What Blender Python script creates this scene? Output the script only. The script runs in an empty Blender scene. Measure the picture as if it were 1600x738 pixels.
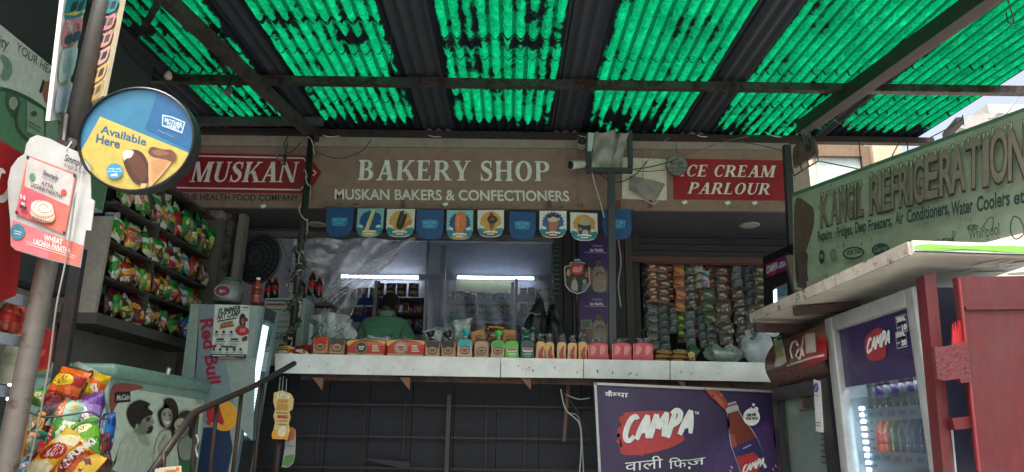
import bpy, bmesh, math, random
from mathutils import Vector as V, Matrix, noise as mnoise
R = math.radians
sc = bpy.context.scene
col = sc.collection
random.seed(7)

# ------------------------------------------------------------------ camera
FPX, PITCH, ROLL = 1100.0, 16.0, 0.8
EYE = V((0, 0, 1.5))
CAMROT = Matrix.Rotation(R(90 + PITCH), 3, 'X') @ Matrix.Rotation(R(ROLL), 3, 'Z')
cam_d = bpy.data.cameras.new('camera'); cam = bpy.data.objects.new('camera', cam_d); col.objects.link(cam)
cam.location = EYE; cam.rotation_euler = CAMROT.to_euler()
cam_d.sensor_width = 36; cam_d.lens = 36 * FPX / 1600; cam_d.clip_start = 0.05; cam_d.clip_end = 2000
sc.camera = cam

# ------------------------------------------------------------------ light
SUN_EL, SUN_AZ = 62.0, 200.0      # azimuth clockwise from +Y: behind the camera, a little left
w = bpy.data.worlds.new('World'); sc.world = w; w.use_nodes = True
nt = w.node_tree
sky = nt.nodes.new('ShaderNodeTexSky'); sky.sky_type = 'NISHITA'; sky.sun_disc = False
sky.sun_elevation = R(SUN_EL); sky.sun_rotation = R(SUN_AZ); sky.air_density = 1.3; sky.dust_density = 8.0; sky.ozone_density = 1.0
haze_n = nt.nodes.new('ShaderNodeHueSaturation'); haze_n.inputs['Saturation'].default_value = .5     # milky, hazy daylight
nt.links.new(sky.outputs[0], haze_n.inputs['Color']); nt.links.new(haze_n.outputs[0], nt.nodes['Background'].inputs[0])
nt.nodes['Background'].inputs[1].default_value = 0.15
sun_d = bpy.data.lights.new('sun', 'SUN'); sun_d.energy = 1.1; sun_d.angle = R(14); sun_d.color = (1, .95, .88)
sun = bpy.data.objects.new('sun', sun_d); col.objects.link(sun)
a, e = R(SUN_AZ), R(SUN_EL)
sdir = V((math.sin(a) * math.cos(e), math.cos(a) * math.cos(e), math.sin(e)))
sun.rotation_euler = (-sdir).to_track_quat('-Z', 'Y').to_euler(); sun.location = sdir * 20
vs = sc.view_settings; vs.view_transform = 'Standard'; vs.look = 'None'; vs.gamma = 1; vs.use_curve_mapping = False
vs.exposure = 1.2
sc.cycles.max_bounces = 7; sc.cycles.diffuse_bounces = 4; sc.cycles.glossy_bounces = 3
sc.cycles.transmission_bounces = 5; sc.cycles.transparent_max_bounces = 14
sc.cycles.caustics_reflective = False; sc.cycles.caustics_refractive = False
sc.cycles.sample_clamp_indirect = 4
sc.cycles.use_denoising = True

# ------------------------------------------------------------------ rays through the lens: where a traced outline meets a plane of the place
def ray(px, py):
    return CAMROT @ V(((px - 800) / FPX, -(py - 369) / FPX, -1))
def PY(px, py, Y):
    d = ray(px, py); return EYE + d * (Y / d.y)
def PX(px, py, X):
    d = ray(px, py); return EYE + d * (X / d.x)
def PZ(px, py, Z):
    d = ray(px, py); return EYE + d * ((Z - EYE.z) / d.z)
def mm(Y):      # metres per photo pixel at depth Y
    return Y / FPX

# ------------------------------------------------------------------ materials
_mc = {}
def srgb(c):
    if isinstance(c, str):
        c = tuple(int(c[i:i + 2], 16) / 255 for i in (0, 2, 4))
    return tuple(x / 12.92 if x <= .04045 else ((x + .055) / 1.055) ** 2.4 for x in c)
class N:
    def __init__(s, name):
        s.m = bpy.data.materials.new(name); s.m.use_nodes = True; s.t = s.m.node_tree
        s.b = s.t.nodes['Principled BSDF']; s.out = s.t.nodes['Material Output']
    def n(s, k, **kw):
        x = s.t.nodes.new('ShaderNode' + k)
        for a_, v_ in kw.items(): setattr(x, a_, v_)
        return x
    def l(s, a_, b_): s.t.links.new(a_, b_)
    def math(s, op, a_, b_=None, clamp=False):
        x = s.n('Math', operation=op, use_clamp=clamp)
        for i, q in enumerate((a_, b_)):
            if q is None: continue
            if isinstance(q, (int, float)): x.inputs[i].default_value = q
            else: s.l(q, x.inputs[i])
        return x.outputs[0]
    def mix(s, f, a_, b_, blend='MIX'):
        x = s.n('MixRGB', blend_type=blend)
        for i, q in enumerate((f, a_, b_)):
            if isinstance(q, (int, float)): x.inputs[i].default_value = q
            elif isinstance(q, tuple): x.inputs[i].default_value = (*q[:3], 1)
            else: s.l(q, x.inputs[i])
        return x.outputs[0]
    def noise(s, scale, detail=4, rough=.55, coord='Object', stretch=None, dist=0):
        tc = s.n('TexCoord'); o = tc.outputs[coord]
        if stretch:
            mp = s.n('Mapping'); mp.inputs['Scale'].default_value = stretch; s.l(o, mp.inputs[0]); o = mp.outputs[0]
        x = s.n('TexNoise'); x.inputs['Scale'].default_value = scale; x.inputs['Detail'].default_value = detail
        x.inputs['Roughness'].default_value = rough; x.inputs['Distortion'].default_value = dist
        s.l(o, x.inputs['Vector']); return x.outputs[0]
    def ramp(s, f, stops, interp='LINEAR'):
        x = s.n('ValToRGB'); x.color_ramp.interpolation = interp
        els = x.color_ramp.elements
        while len(els) < len(stops): els.new(.5)
        for e_, (p, c) in zip(els, stops):
            e_.position = p; e_.color = (*c[:3], 1) if isinstance(c, tuple) else (c, c, c, 1)
        s.l(f, x.inputs[0]); return x.outputs[0]
    def bump(s, h, strength=.3, dist=.01):
        x = s.n('Bump'); x.inputs['Strength'].default_value = strength; x.inputs['Distance'].default_value = dist
        s.l(h, x.inputs['Height']); s.l(x.outputs[0], s.b.inputs['Normal'])
def S(c, rough=.6, grime=.3, metal=0., scale=4., bump=0., rust=None, name=None, spec=.5, dirt=(.05, .045, .04), stretch=None, rustamt=.5):
    """solid paint, plastic, metal or wood with dirt, wear and uneven gloss"""
    k = ('S', c, rough, grime, metal, scale, bump, rust, spec, stretch, rustamt)
    if k in _mc: return _mc[k]
    q = N(name or 'surface_' + (c if isinstance(c, str) else '%02x%02x%02x' % tuple(int(255 * x) for x in c)))
    base = srgb(c)
    n1 = q.noise(scale, 7, .62, stretch=stretch); n2 = q.noise(scale * 9, 3, .6, stretch=stretch)
    f = q.ramp(n1, [(.42, 0.), (.78, 1.)]); 
    v = q.ramp(n2, [(.25, .82), (.75, 1.12)])
    cc = q.mix(1., base, v, 'MULTIPLY')
    cc = q.mix(q.math('MULTIPLY', f, grime), cc, dirt)
    if rust:
        rr = q.ramp(q.noise(scale * 2.3, 8, .7, stretch=stretch), [(1 - rustamt, 0.), (1 - rustamt + .06, 1.)])
        cc = q.mix(rr, cc, srgb(rust))
    q.l(cc, q.b.inputs['Base Color'])
    ro = q.math('ADD', q.math('MULTIPLY', n1, .3), rough - .15, True); q.l(ro, q.b.inputs['Roughness'])
    q.b.inputs['Metallic'].default_value = metal; q.b.inputs['Specular IOR Level'].default_value = spec
    if bump: q.bump(n2, bump, .01)
    _mc[k] = q.m; return q.m
def glow(c, strength, name='lamp_light'):
    k = ('G', c, strength)
    if k in _mc: return _mc[k]
    q = N(name); q.b.inputs['Base Color'].default_value = (.8, .8, .8, 1)
    q.b.inputs['Emission Color'].default_value = (*srgb(c), 1); q.b.inputs['Emission Strength'].default_value = strength
    _mc[k] = q.m; return q.m
def film(tint='ffffff', haze=.08, gloss=.15, rough=.15, name='clear_film', crumple=0., scale=30.):
    """thin clear plastic or glass pane: mostly see-through, some haze, some reflection"""
    k = ('F', tint, haze, gloss, rough, crumple)
    if k in _mc: return _mc[k]
    q = N(name); t = q.t; t.nodes.remove(q.b)
    tr = q.n('BsdfTransparent'); tr.inputs[0].default_value = (*srgb(tint), 1)
    df = q.n('BsdfDiffuse'); df.inputs[0].default_value = (.75, .78, .8, 1)
    tl = q.n('BsdfTranslucent'); tl.inputs[0].default_value = (.75, .78, .8, 1)
    gl = q.n('BsdfGlossy'); gl.inputs['Roughness'].default_value = rough; gl.inputs[0].default_value = (.9, .95, 1, 1)
    hz = q.n('MixShader'); hz.inputs[0].default_value = .4; q.l(df.outputs[0], hz.inputs[1]); q.l(tl.outputs[0], hz.inputs[2])
    m1 = q.n('MixShader'); q.l(tr.outputs[0], m1.inputs[1]); q.l(hz.outputs[0], m1.inputs[2])
    nz = q.noise(6, 6, .65); q.l(q.math('MULTIPLY', q.ramp(nz, [(.3, .45), (.75, 1.6)]), haze), m1.inputs[0])
    fr = q.n('LayerWeight'); fr.inputs[0].default_value = .35
    m2 = q.n('MixShader'); q.l(q.math('MULTIPLY', q.math('ADD', fr.outputs['Fresnel'], .15), gloss * 2.0, True), m2.inputs[0])
    q.l(m1.outputs[0], m2.inputs[1]); q.l(gl.outputs[0], m2.inputs[2]); q.l(m2.outputs[0], q.out.inputs[0])
    if crumple:
        bp = q.n('Bump'); bp.inputs['Strength'].default_value = crumple; bp.inputs['Distance'].default_value = .02
        q.l(q.noise(scale, 5, .6, dist=1.), bp.inputs['Height'])
        for x in (gl, df, tl, fr): q.l(bp.outputs[0], x.inputs['Normal'])
    _mc[k] = q.m; return q.m
def packmat(c1, c2, c3, seed):
    """printed foil pouch: coloured ground, waved band, oval emblem, rows of small light print, crinkles"""
    k = ('P', c1, c2, c3, seed)
    if k in _mc: return _mc[k]
    rnd = random.Random(seed); q = N('printed_foil')
    tc = q.n('TexCoord'); sp = q.n('SeparateXYZ'); q.l(tc.outputs['Generated'], sp.inputs[0])
    x, z = sp.outputs['X'], sp.outputs['Z']
    wob = q.math('MULTIPLY', q.math('SUBTRACT', q.noise(2.5, 2, coord='Generated'), .5), rnd.uniform(.1, .5))
    zz = q.math('ADD', z, q.math('ADD', wob, q.math('MULTIPLY', x, rnd.uniform(-.35, .35))))
    a1 = rnd.uniform(.5, .75); b1 = rnd.uniform(.12, .35)
    band = q.ramp(zz, [(0., 1.), (b1, 0.), (a1, 1.), (min(.97, a1 + rnd.uniform(.12, .3)), 0.)], 'CONSTANT')
    cc = q.mix(band, srgb(c1), srgb(c2))
    ex, ez = rnd.uniform(.38, .62), rnd.uniform(.4, .62)
    dx = q.math('DIVIDE', q.math('SUBTRACT', x, ex), rnd.uniform(.26, .42)); dz = q.math('DIVIDE', q.math('SUBTRACT', zz, ez), rnd.uniform(.1, .18))
    rr = q.math('ADD', q.math('MULTIPLY', dx, dx), q.math('MULTIPLY', dz, dz))
    cc = q.mix(q.math('LESS_THAN', rr, 1.), cc, srgb(c3))
    txt = q.noise(11, 1.5, coord='Generated', stretch=(2.2, 1, 1.))
    inner = q.math('MULTIPLY', q.math('LESS_THAN', rr, .55), q.math('GREATER_THAN', txt, .53))
    lum = sum(srgb(c3))
    cc = q.mix(inner, cc, (.75, .73, .68) if lum < 1.1 else (.25, .02, .02))
    fine = q.math('MULTIPLY', q.math('GREATER_THAN', q.noise(26, 1, coord='Generated', stretch=(1, 1, .55)), .6), q.ramp(zz, [(.0, 0.), (b1 * .4, 1.), (b1 * .85, 0.)], 'CONSTANT'))
    cc = q.mix(q.math('MULTIPLY', fine, .6), cc, (.7, .7, .66))
    pic = q.math('MULTIPLY', q.math('GREATER_THAN', q.noise(5, 3, coord='Generated'), .58), q.ramp(z, [(.0, 0.), (.1, 1.), (.42, 0.)], 'CONSTANT'))
    cc = q.mix(pic, cc, srgb(rnd.choice(['c98a2e', 'e0b040', '7a3c18', 'd8c8a0', '3c7a28'])))
    hs = q.n('HueSaturation'); hs.inputs['Saturation'].default_value = 1.02; hs.inputs['Value'].default_value = .8; q.l(cc, hs.inputs['Color'])
    q.l(hs.outputs[0], q.b.inputs['Base Color']); q.b.inputs['Roughness'].default_value = .28; q.b.inputs['Specular IOR Level'].default_value = .55
    q.bump(q.noise(7, 4, .6, coord='Generated', stretch=(1.6, 1, 1)), .55, .012)
    _mc[k] = q.m; return q.m

# ------------------------------------------------------------------ objects
def origin_of(o):
    p = V((0, 0, 0))
    while o is not None: p += o.location; o = o.parent
    return p
def tag(o, label, cat, group=None, kind=None):
    o['label'] = label; o['category'] = cat
    if group: o['group'] = group
    if kind: o['kind'] = kind
    return o
def thing(name, loc, label, cat, group=None):
    o = bpy.data.objects.new(name, None); col.objects.link(o); o.location = loc; o.empty_display_size = .1
    return tag(o, label, cat, group)
def dup(o, parent=None, loc=None, rot=None, label=None):
    c = o.copy(); col.objects.link(c)
    if parent is not None: c.parent = parent
    if loc is not None: c.location = loc
    if rot is not None: c.rotation_euler = rot
    if label: c['label'] = label
    for ch in [x for x in o.children]: dup(ch, c)
    return c
class MB:
    def __init__(s): s.bm = bmesh.new(); s.mats = []
    def mi(s, m):
        if m not in s.mats: s.mats.append(m)
        return s.mats.index(m)
    def face(s, pts, m, smooth=False):
        vs_ = [s.bm.verts.new(p) for p in pts]
        f = s.bm.faces.new(vs_); f.material_index = s.mi(m); f.smooth = smooth; return f
    def prism(s, pts, off, m, side=None):
        n = len(pts); off = V(off); side = side or m
        a_ = [s.bm.verts.new(p) for p in pts]; b_ = [s.bm.verts.new(V(p) + off) for p in pts]
        f = s.bm.faces.new(a_); f.material_index = s.mi(m)
        f = s.bm.faces.new(b_[::-1]); f.material_index = s.mi(side)
        for i in range(n):
            f = s.bm.faces.new((a_[i], b_[i], b_[(i + 1) % n], a_[(i + 1) % n])); f.material_index = s.mi(side)
    def box(s, c, d, m, rot=None, bev=0.):
        tmp = bmesh.new(); bmesh.ops.create_cube(tmp, size=1)
        for v_ in tmp.verts: v_.co = V((v_.co.x * d[0], v_.co.y * d[1], v_.co.z * d[2]))
        if bev: bmesh.ops.bevel(tmp, geom=list(tmp.edges), offset=bev, segments=2, affect='EDGES', profile=.5)
        mt = Matrix.Translation(V(c))
        if rot is not None: mt = mt @ (rot.to_4x4() if isinstance(rot, Matrix) else Matrix.Rotation(rot, 4, 'Z'))
        s.add(tmp, mt, m, bool(bev)); tmp.free()
    def add(s, bm2, mt, m, smooth=False):
        i = s.mi(m); mp = {v_: s.bm.verts.new(mt @ v_.co) for v_ in bm2.verts}
        for f in bm2.faces:
            try: g = s.bm.faces.new([mp[v_] for v_ in f.verts])
            except ValueError: continue
            g.material_index = i; g.smooth = smooth
    def bar(s, p, q, w_, h_, m, up=(0, 0, 1), bev=0.):
        p, q, up = V(p), V(q), V(up); d = q - p; L = d.length; d.normalize()
        x = d.cross(up)
        if x.length < 1e-4: x = d.cross(V((1, 0, 0)))
        x.normalize(); z = x.cross(d)
        s.box((p + q) / 2, (w_, L, h_), m, Matrix((x, d, z)).transposed(), bev)
    def tube(s, pts, r, m, seg=8, cap=True):
        pts = [V(p) for p in pts]; n = len(pts); rings = []
        rr = r if isinstance(r, (list, tuple)) else [r] * n
        ref = None
        for i, p in enumerate(pts):
            d = (pts[min(i + 1, n - 1)] - pts[max(i - 1, 0)])
            if d.length < 1e-9: d = V((0, 0, 1))
            d.normalize()
            if ref is None: ref = d.orthogonal().normalized()
            ref = (ref - d * ref.dot(d))
            if ref.length < 1e-5: ref = d.orthogonal()
            ref.normalize(); y = d.cross(ref)
            rings.append([s.bm.verts.new(p + (ref * math.cos(6.2832 * k / seg) + y * math.sin(6.2832 * k / seg)) * rr[i]) for k in range(seg)])
        i_ = s.mi(m)
        for a_, b_ in zip(rings, rings[1:]):
            for k in range(seg):
                f = s.bm.faces.new((a_[k], a_[(k + 1) % seg], b_[(k + 1) % seg], b_[k])); f.material_index = i_; f.smooth = True
        if cap:
            for rg in (rings[0][::-1], rings[-1]):
                f = s.bm.faces.new(rg); f.material_index = i_
    def lathe(s, prof, m, mt=None, seg=20, smooth=True):
        mt = mt or Matrix(); rings = []
        for r_, z_ in prof:
            rings.append([s.bm.verts.new(mt @ V((r_ * math.cos(6.28319 * k / seg), r_ * math.sin(6.28319 * k / seg), z_))) for k in range(seg)])
        for j, (a_, b_) in enumerate(zip(rings, rings[1:])):
            mm_ = m[j] if isinstance(m, (list, tuple)) else m
            for k in range(seg):
                f = s.bm.faces.new((a_[k], a_[(k + 1) % seg], b_[(k + 1) % seg], b_[k])); f.material_index = s.mi(mm_); f.smooth = smooth
        for rg, mm_ in ((rings[0][::-1], m[0] if isinstance(m, (list, tuple)) else m), (rings[-1], m[-1] if isinstance(m, (list, tuple)) else m)):
            f = s.bm.faces.new(rg); f.material_index = s.mi(mm_)
    def grid(s, fn, nu, nv, m, smooth=True):
        g = [[s.bm.verts.new(fn(i / nu, j / nv)) for i in range(nu + 1)] for j in range(nv + 1)]
        k = s.mi(m)
        for j in range(nv):
            for i in range(nu):
                f = s.bm.faces.new((g[j][i], g[j][i + 1], g[j + 1][i + 1], g[j + 1][i])); f.material_index = k; f.smooth = smooth
    def build(s, name, parent=None, loc=None, fixn=True, solid=0.):
        me = bpy.data.meshes.new(name)
        if fixn: bmesh.ops.recalc_face_normals(s.bm, faces=s.bm.faces)
        org = origin_of(parent) if parent is not None else V(loc or (0, 0, 0))
        for v_ in s.bm.verts: v_.co -= org
        big = [f for f in s.bm.faces if len(f.verts) > 4]
        if big: bmesh.ops.triangulate(s.bm, faces=big)
        s.bm.to_mesh(me); s.bm.free()
        for m in s.mats: me.materials.append(m)
        o = bpy.data.objects.new(name, me); col.objects.link(o)
        if parent is not None: o.parent = parent
        else: o.location = org
        return o
def sag(p, q, drop, n=12, jit=0., seed=0):
    p, q = V(p), V(q); rnd = random.Random(seed); out = []
    for i in range(n + 1):
        t = i / n; v_ = p.lerp(q, t); v_.z -= drop * 4 * t * (1 - t)
        if 0 < i < n and jit: v_ += V((rnd.uniform(-jit, jit), rnd.uniform(-jit, jit), rnd.uniform(-jit, jit)))
        out.append(v_)
    return out
def smooth_path(pts, n=6):
    pts = [V(p) for p in pts]; out = []
    P_ = [pts[0]] + pts + [pts[-1]]
    for i in range(1, len(P_) - 2):
        a_, b_, c_, d_ = P_[i - 1:i + 3]
        for k in range(n):
            t = k / n
            out.append(.5 * ((2 * b_) + (c_ - a_) * t + (2 * a_ - 5 * b_ + 4 * c_ - d_) * t * t + (3 * b_ - a_ - 3 * c_ + d_) * t ** 3))
    out.append(pts[-1]); return out
def cable(pts, r, m, label, cat='cable', group=None, name='cable', n=6):
    b = MB(); b.tube(smooth_path(pts, n), r, m, 6); o = b.build(name); return tag(o, label, cat, group)

# ------------------------------------------------------------------ printed faces: text and flat artwork lying on a board
class Fr:
    """a board's own plane: origin, unit u (to the right), unit v (up), n toward the viewer"""
    def __init__(s, o, u, v):
        s.o = V(o); s.u = V(u).normalized(); v = V(v); s.v = (v - s.u * v.dot(s.u)).normalized(); s.n = s.u.cross(s.v).normalized()
    def at(s, a_, b_, h=0.): return s.o + s.u * a_ + s.v * b_ + s.n * h
    def hit(s, px, py):
        d = ray(px, py); t = (s.o - EYE).dot(s.n) / d.dot(s.n); q = EYE + d * t - s.o
        return (q.dot(s.u), q.dot(s.v))
_tc = {}
def glyphs(txt, bold=0., shear=0.):
    k = (txt, bold, shear)
    if k in _tc: return _tc[k]
    def mk(t_):
        c = bpy.data.curves.new('lettering', 'FONT'); c.body = t_; c.offset = bold; c.shear = shear; c.fill_mode = 'FRONT'; c.resolution_u = 4
        o = bpy.data.objects.new('lettering', c); col.objects.link(o)
        dg = bpy.context.evaluated_depsgraph_get(); ev = o.evaluated_get(dg); me = ev.to_mesh()
        vs_ = [(v_.co.x, v_.co.y) for v_ in me.vertices]; fs = [tuple(p.vertices) for p in me.polygons]
        ev.to_mesh_clear(); bpy.data.objects.remove(o); bpy.data.curves.remove(c); return vs_, fs
    vs_, fs = mk(txt)
    if ('cap', bold) not in _tc:
        hv, _ = mk('H'); _tc[('cap', bold)] = max(y for x, y in hv)
    cap = _tc[('cap', bold)]
    x0 = min(x for x, y in vs_); x1 = max(x for x, y in vs_)
    r_ = ([((x - x0) / (x1 - x0), y / cap) for x, y in vs_], fs, (x1 - x0) / cap)
    _tc[k] = r_; return r_
class Art:
    def __init__(s, fr, name, parent, step=.0004, start=.0006, rough=.5, grime=.2):
        s.fr = fr; s.mb = MB(); s.name = name; s.parent = parent; s.h = start; s.step = step; s.rough = rough; s.grime = grime
    def ink(s, c): return c if not isinstance(c, (str, tuple)) else S(c, s.rough, s.grime, scale=3.)
    def lift(s): s.h += s.step
    def uv(s, pts, px): return [s.fr.hit(*p) for p in pts] if px else pts
    def poly(s, pts, c, px=True):
        s.lift(); s.mb.face([s.fr.at(x, y, s.h) for x, y in s.uv(pts, px)], s.ink(c))
    def blob(s, pts, c, px=True, n=5):
        q = s.uv(pts, px); P_ = [V((x, y, 0)) for x, y in q]; out = []; m = len(P_)
        for i in range(m):
            a_, b_, c_, d_ = P_[i - 1], P_[i], P_[(i + 1) % m], P_[(i + 2) % m]
            for k in range(n):
                t = k / n; v_ = .5 * ((2 * b_) + (c_ - a_) * t + (2 * a_ - 5 * b_ + 4 * c_ - d_) * t * t + (3 * b_ - a_ - 3 * c_ + d_) * t ** 3)
                out.append((v_.x, v_.y))
        s.poly(out, c, False)
    def ell(s, cx, cy, rx, ry, c, px=True, rot=0., seg=28, star=0., spikes=0):
        pts = []
        if spikes: seg = spikes * 2
        for k in range(seg):
            t = 6.28319 * k / seg; f = 1 + (star if spikes and k % 2 else 0)
            x, y = rx * f * math.cos(t), ry * f * math.sin(t)
            pts.append((cx + x * math.cos(rot) - y * math.sin(rot), cy + x * math.sin(rot) + y * math.cos(rot)))
        s.poly(pts, c, px)
    def line(s, pts, wd, c, px=True, closed=False):
        """a stroke, wd in metres"""
        q = [V((x, y, 0)) for x, y in s.uv(pts, px)]; n = len(q); L = []; Rr = []
        ws = wd if isinstance(wd, (list, tuple)) else [wd] * n
        for i in range(n):
            if closed: d = q[(i + 1) % n] - q[i - 1]
            else: d = q[min(i + 1, n - 1)] - q[max(i - 1, 0)]
            if d.length < 1e-9: d = V((1, 0, 0))
            d.normalize(); nn = V((-d.y, d.x, 0)) * ws[i] / 2; L.append(q[i] + nn); Rr.append(q[i] - nn)
        s.lift(); m = s.ink(c)
        for i in range(n if closed else n - 1):
            j = (i + 1) % n
            s.mb.face([s.fr.at(p.x, p.y, s.h) for p in (Rr[i], Rr[j], L[j], L[i])], m)
    def curve(s, pts, wd, c, px=True, n=5):
        q = smooth_path([V((x, y, 0)) for x, y in s.uv(pts, px)], n)
        if isinstance(wd, (list, tuple)):
            m = len(q); k = len(wd) - 1
            wd = [wd[min(int(i / (m - 1) * k), k - 1)] * (1 - (i / (m - 1) * k - min(int(i / (m - 1) * k), k - 1))) + wd[min(int(i / (m - 1) * k), k - 1) + 1] * (i / (m - 1) * k - min(int(i / (m - 1) * k), k - 1)) for i in range(m)]
        s.line([(p.x, p.y) for p in q], wd, c, False)
    def text(s, t_, bl, br, tl, c, px=True, bold=0., shear=0., h=None, clip=None):
        """the words fill the parallelogram: baseline bl..br, capital height up to tl"""
        vs_, fs, asp = glyphs(t_, bold, shear); b0, b1, b2 = [V((*p, 0)) for p in s.uv([bl, br, tl], px)]
        s.lift(); m = s.ink(c); i = s.mb.mi(m); hh = s.h if h is None else h
        if clip:        # cut the glyph off past this share of its width (half letters)
            t2 = bmesh.new(); w2 = [t2.verts.new((x, y, 0)) for x, y in vs_]
            for f in fs:
                try: t2.faces.new([w2[k] for k in f])
                except ValueError: pass
            bmesh.ops.bisect_plane(t2, geom=t2.verts[:] + t2.edges[:] + t2.faces[:], plane_co=(clip, 0, 0), plane_no=(1, 0, 0), clear_outer=True)
            t2.verts.index_update(); vs_ = [(v_.co.x / clip, v_.co.y) for v_ in t2.verts]; fs = [tuple(v_.index for v_ in f.verts) for f in t2.faces]; t2.free()
        vv = []
        for x, y in vs_:
            p = b0 + (b1 - b0) * x + (b2 - b0) * y; vv.append(s.mb.bm.verts.new(s.fr.at(p.x, p.y, hh)))
        for f in fs:
            try: g = s.mb.bm.faces.new([vv[k] for k in f]); g.material_index = i
            except ValueError: pass
    def textm(s, t_, x, y, cap, c, bold=0., shear=0., w_=None, align='C'):
        """words in the board's metres"""
        asp = glyphs(t_, bold, shear)[2]; wd = w_ or cap * asp
        x0 = x - wd / 2 if align == 'C' else x if align == 'L' else x - wd
        s.text(t_, (x0, y), (x0 + wd, y), (x0, y + cap), c, False, bold, shear)
    def build(s): return s.mb.build(s.name, s.parent, fixn=False)

# a bold roman with serifs, cut from strokes (capital height 1)
def serif_glyph(ch, T=.2, t=.075, sf=.075, sh=.05):
    P_ = []
    def rect(x0, y0, x1, y1): P_.append([(x0, y0), (x1, y0), (x1, y1), (x0, y1)])
    def stem(x, w_=T, top=True, bot=True, s1=sf, s2=sf):
        rect(x, 0, x + w_, 1)
        for y0, y1, on in ((0, sh, bot), (1 - sh, 1, top)):
            if on:
                rect(x - s1, y0, x + w_ + s2, y1)
                k = .045
                for a_, b_ in ((x, -k), (x + w_, k)):
                    yy = (y1, y1 + k) if y0 == 0 else (y0, y0 - k)
                    P_.append([(a_, yy[0]), (a_ + b_, yy[0]), (a_, yy[1])] if (b_ > 0) == (y0 == 0) else [(a_ + b_, yy[0]), (a_, yy[0]), (a_, yy[1])])
    def diag(x0, y0, x1, y1, w_): P_.append([(x0, y0), (x0 + w_, y0), (x1 + w_, y1), (x1, y1)])
    def ring(cx, cy, rx, ry, a0, a1, wx=T, wy=t, n=22):
        for k in range(n):
            q = []
            for aa, inn in ((k, 0), (k + 1, 0), (k + 1, 1), (k, 1)):
                an = R(a0 + (a1 - a0) * aa / n); q.append((cx + (rx - wx * inn) * math.cos(an), cy + (ry - wy * inn) * math.sin(an)))
            P_.append(q)
    adv = .8
    if ch == 'I': stem(.1); adv = .4
    elif ch == 'H': stem(.09); stem(.62); rect(.29, .47, .62, .47 + t); adv = .92
    elif ch == 'L': stem(.09); rect(.29, 0, .62, .06); P_.append([(.62, 0), (.67, 0), (.68, .24), (.64, .24)]); adv = .74
    elif ch == 'E':
        stem(.09); rect(.29, 0, .62, .06); rect(.29, .94, .6, 1); rect(.29, .48, .5, .48 + t)
        P_.append([(.6, 0), (.66, 0), (.69, .22), (.65, .22)]); P_.append([(.58, 1), (.58, .77), (.62, .77), (.63, 1)]); rect(.48, .4, .52, .64); adv = .76
    elif ch in 'PR':
        stem(.09, top=True, s2=0 if True else sf); rect(.29, .93, .42, 1); rect(.29, .45, .42, .45 + t); ring(.42, .725, .31, .275, -90, 90)
        if ch == 'R': diag(.66, 0, .36, .47, .2); rect(.6, 0, .92, sh); adv = .9
        else: adv = .78
    elif ch == 'B':
        stem(.09, s2=0); rect(.29, .93, .4, 1); rect(.29, .5, .42, .5 + t * .8); rect(.29, 0, .42, t); ring(.4, .76, .27, .24, -90, 90, .18); ring(.42, .28, .32, .28, -90, 90); adv = .84
    elif ch == 'K':
        stem(.09); diag(.29, .42, .66, .95, .1); diag(.66, .05, .38, .55, .22); rect(.6, .95, .88, 1); rect(.58, 0, .95, sh); adv = .94
    elif ch == 'A':
        diag(.1, .03, .4, .98, .09); diag(.58, .03, .36, 1., .22); rect(.22, .3, .65, .3 + t); rect(0, 0, .29, sh); rect(.5, 0, .9, sh); adv = .88
    elif ch == 'N':
        rect(.1, 0, .1 + t + .01, .97); rect(0, 0, .28, sh); diag(.7, 0, .08, 1, .2); rect(.78, .1, .78 + t + .01, 1); rect(.68, 1 - sh, .96, 1); rect(-.02, 1 - sh, .22, 1); adv = .97
    elif ch == 'M':
        rect(.12, 0, .12 + t + .01, .97); rect(.0, 0, .3, sh); diag(.46, .02, .1, 1, .2); diag(.52, .02, .78, 1, .09); stem(.82, .21, top=True); rect(0, 1 - sh, .26, 1); adv = 1.16
    elif ch == 'U':
        rect(.09, .3, .29, 1); rect(0, 1 - sh, .38, 1); rect(.66, .3, .66 + t + .01, 1); rect(.57, 1 - sh, .84, 1)
        for k in range(20):
            q = []
            for aa, o_ in ((k, 0), (k + 1, 0), (k + 1, 1), (k, 1)):
                an = R(180 + 180 * aa / 20); f_ = aa / 20
                if o_ == 0: q.append((.4175 + .3275 * math.cos(an), .3 + .315 * math.sin(an)))
                else: q.append((.475 + .185 * math.cos(an), .3 + .225 * math.sin(an)))
            P_.append(q)
        adv = .86
    elif ch == 'Y':
        diag(.32, .4, .04, .97, .21); diag(.42, .42, .66, .97, .09); rect(.32, 0, .52, .45); rect(.22, 0, .62, sh); rect(-.04, 1 - sh, .34, 1); rect(.56, 1 - sh, .86, 1); adv = .82
    elif ch == 'O': ring(.44, .5, .4, .515, 0, 360, .2, .07, 36); adv = .9
    elif ch == 'C':
        ring(.44, .5, .4, .515, 48, 312, .2, .07, 30); P_.append([(.66, .66), (.73, .66), (.74, .99), (.7, .99), (.66, .86)]); P_.append([(.68, .1), (.75, .2), (.74, .26), (.64, .16)]); adv = .8
    elif ch == 'S':
        sp = smooth_path([V(p + (0,)) for p in [(.53, .80), (.46, .93), (.32, .965), (.17, .89), (.14, .73), (.26, .58), (.44, .46), (.53, .3), (.48, .12), (.33, .035), (.17, .07), (.09, .22)]], 5)
        m = len(sp); L = []
        for i, p in enumerate(sp):
            d = (sp[min(i + 1, m - 1)] - sp[max(i - 1, 0)]).normalized(); f_ = i / (m - 1)
            wd = .07 + .15 * math.exp(-((f_ - .5) / .2) ** 2); nn = V((-d.y, d.x, 0)) * wd / 2; L.append((p + nn, p - nn))
        for (a_, b_), (c_, d_) in zip(L, L[1:]): P_.append([(b_.x, b_.y), (d_.x, d_.y), (c_.x, c_.y), (a_.x, a_.y)])
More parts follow.
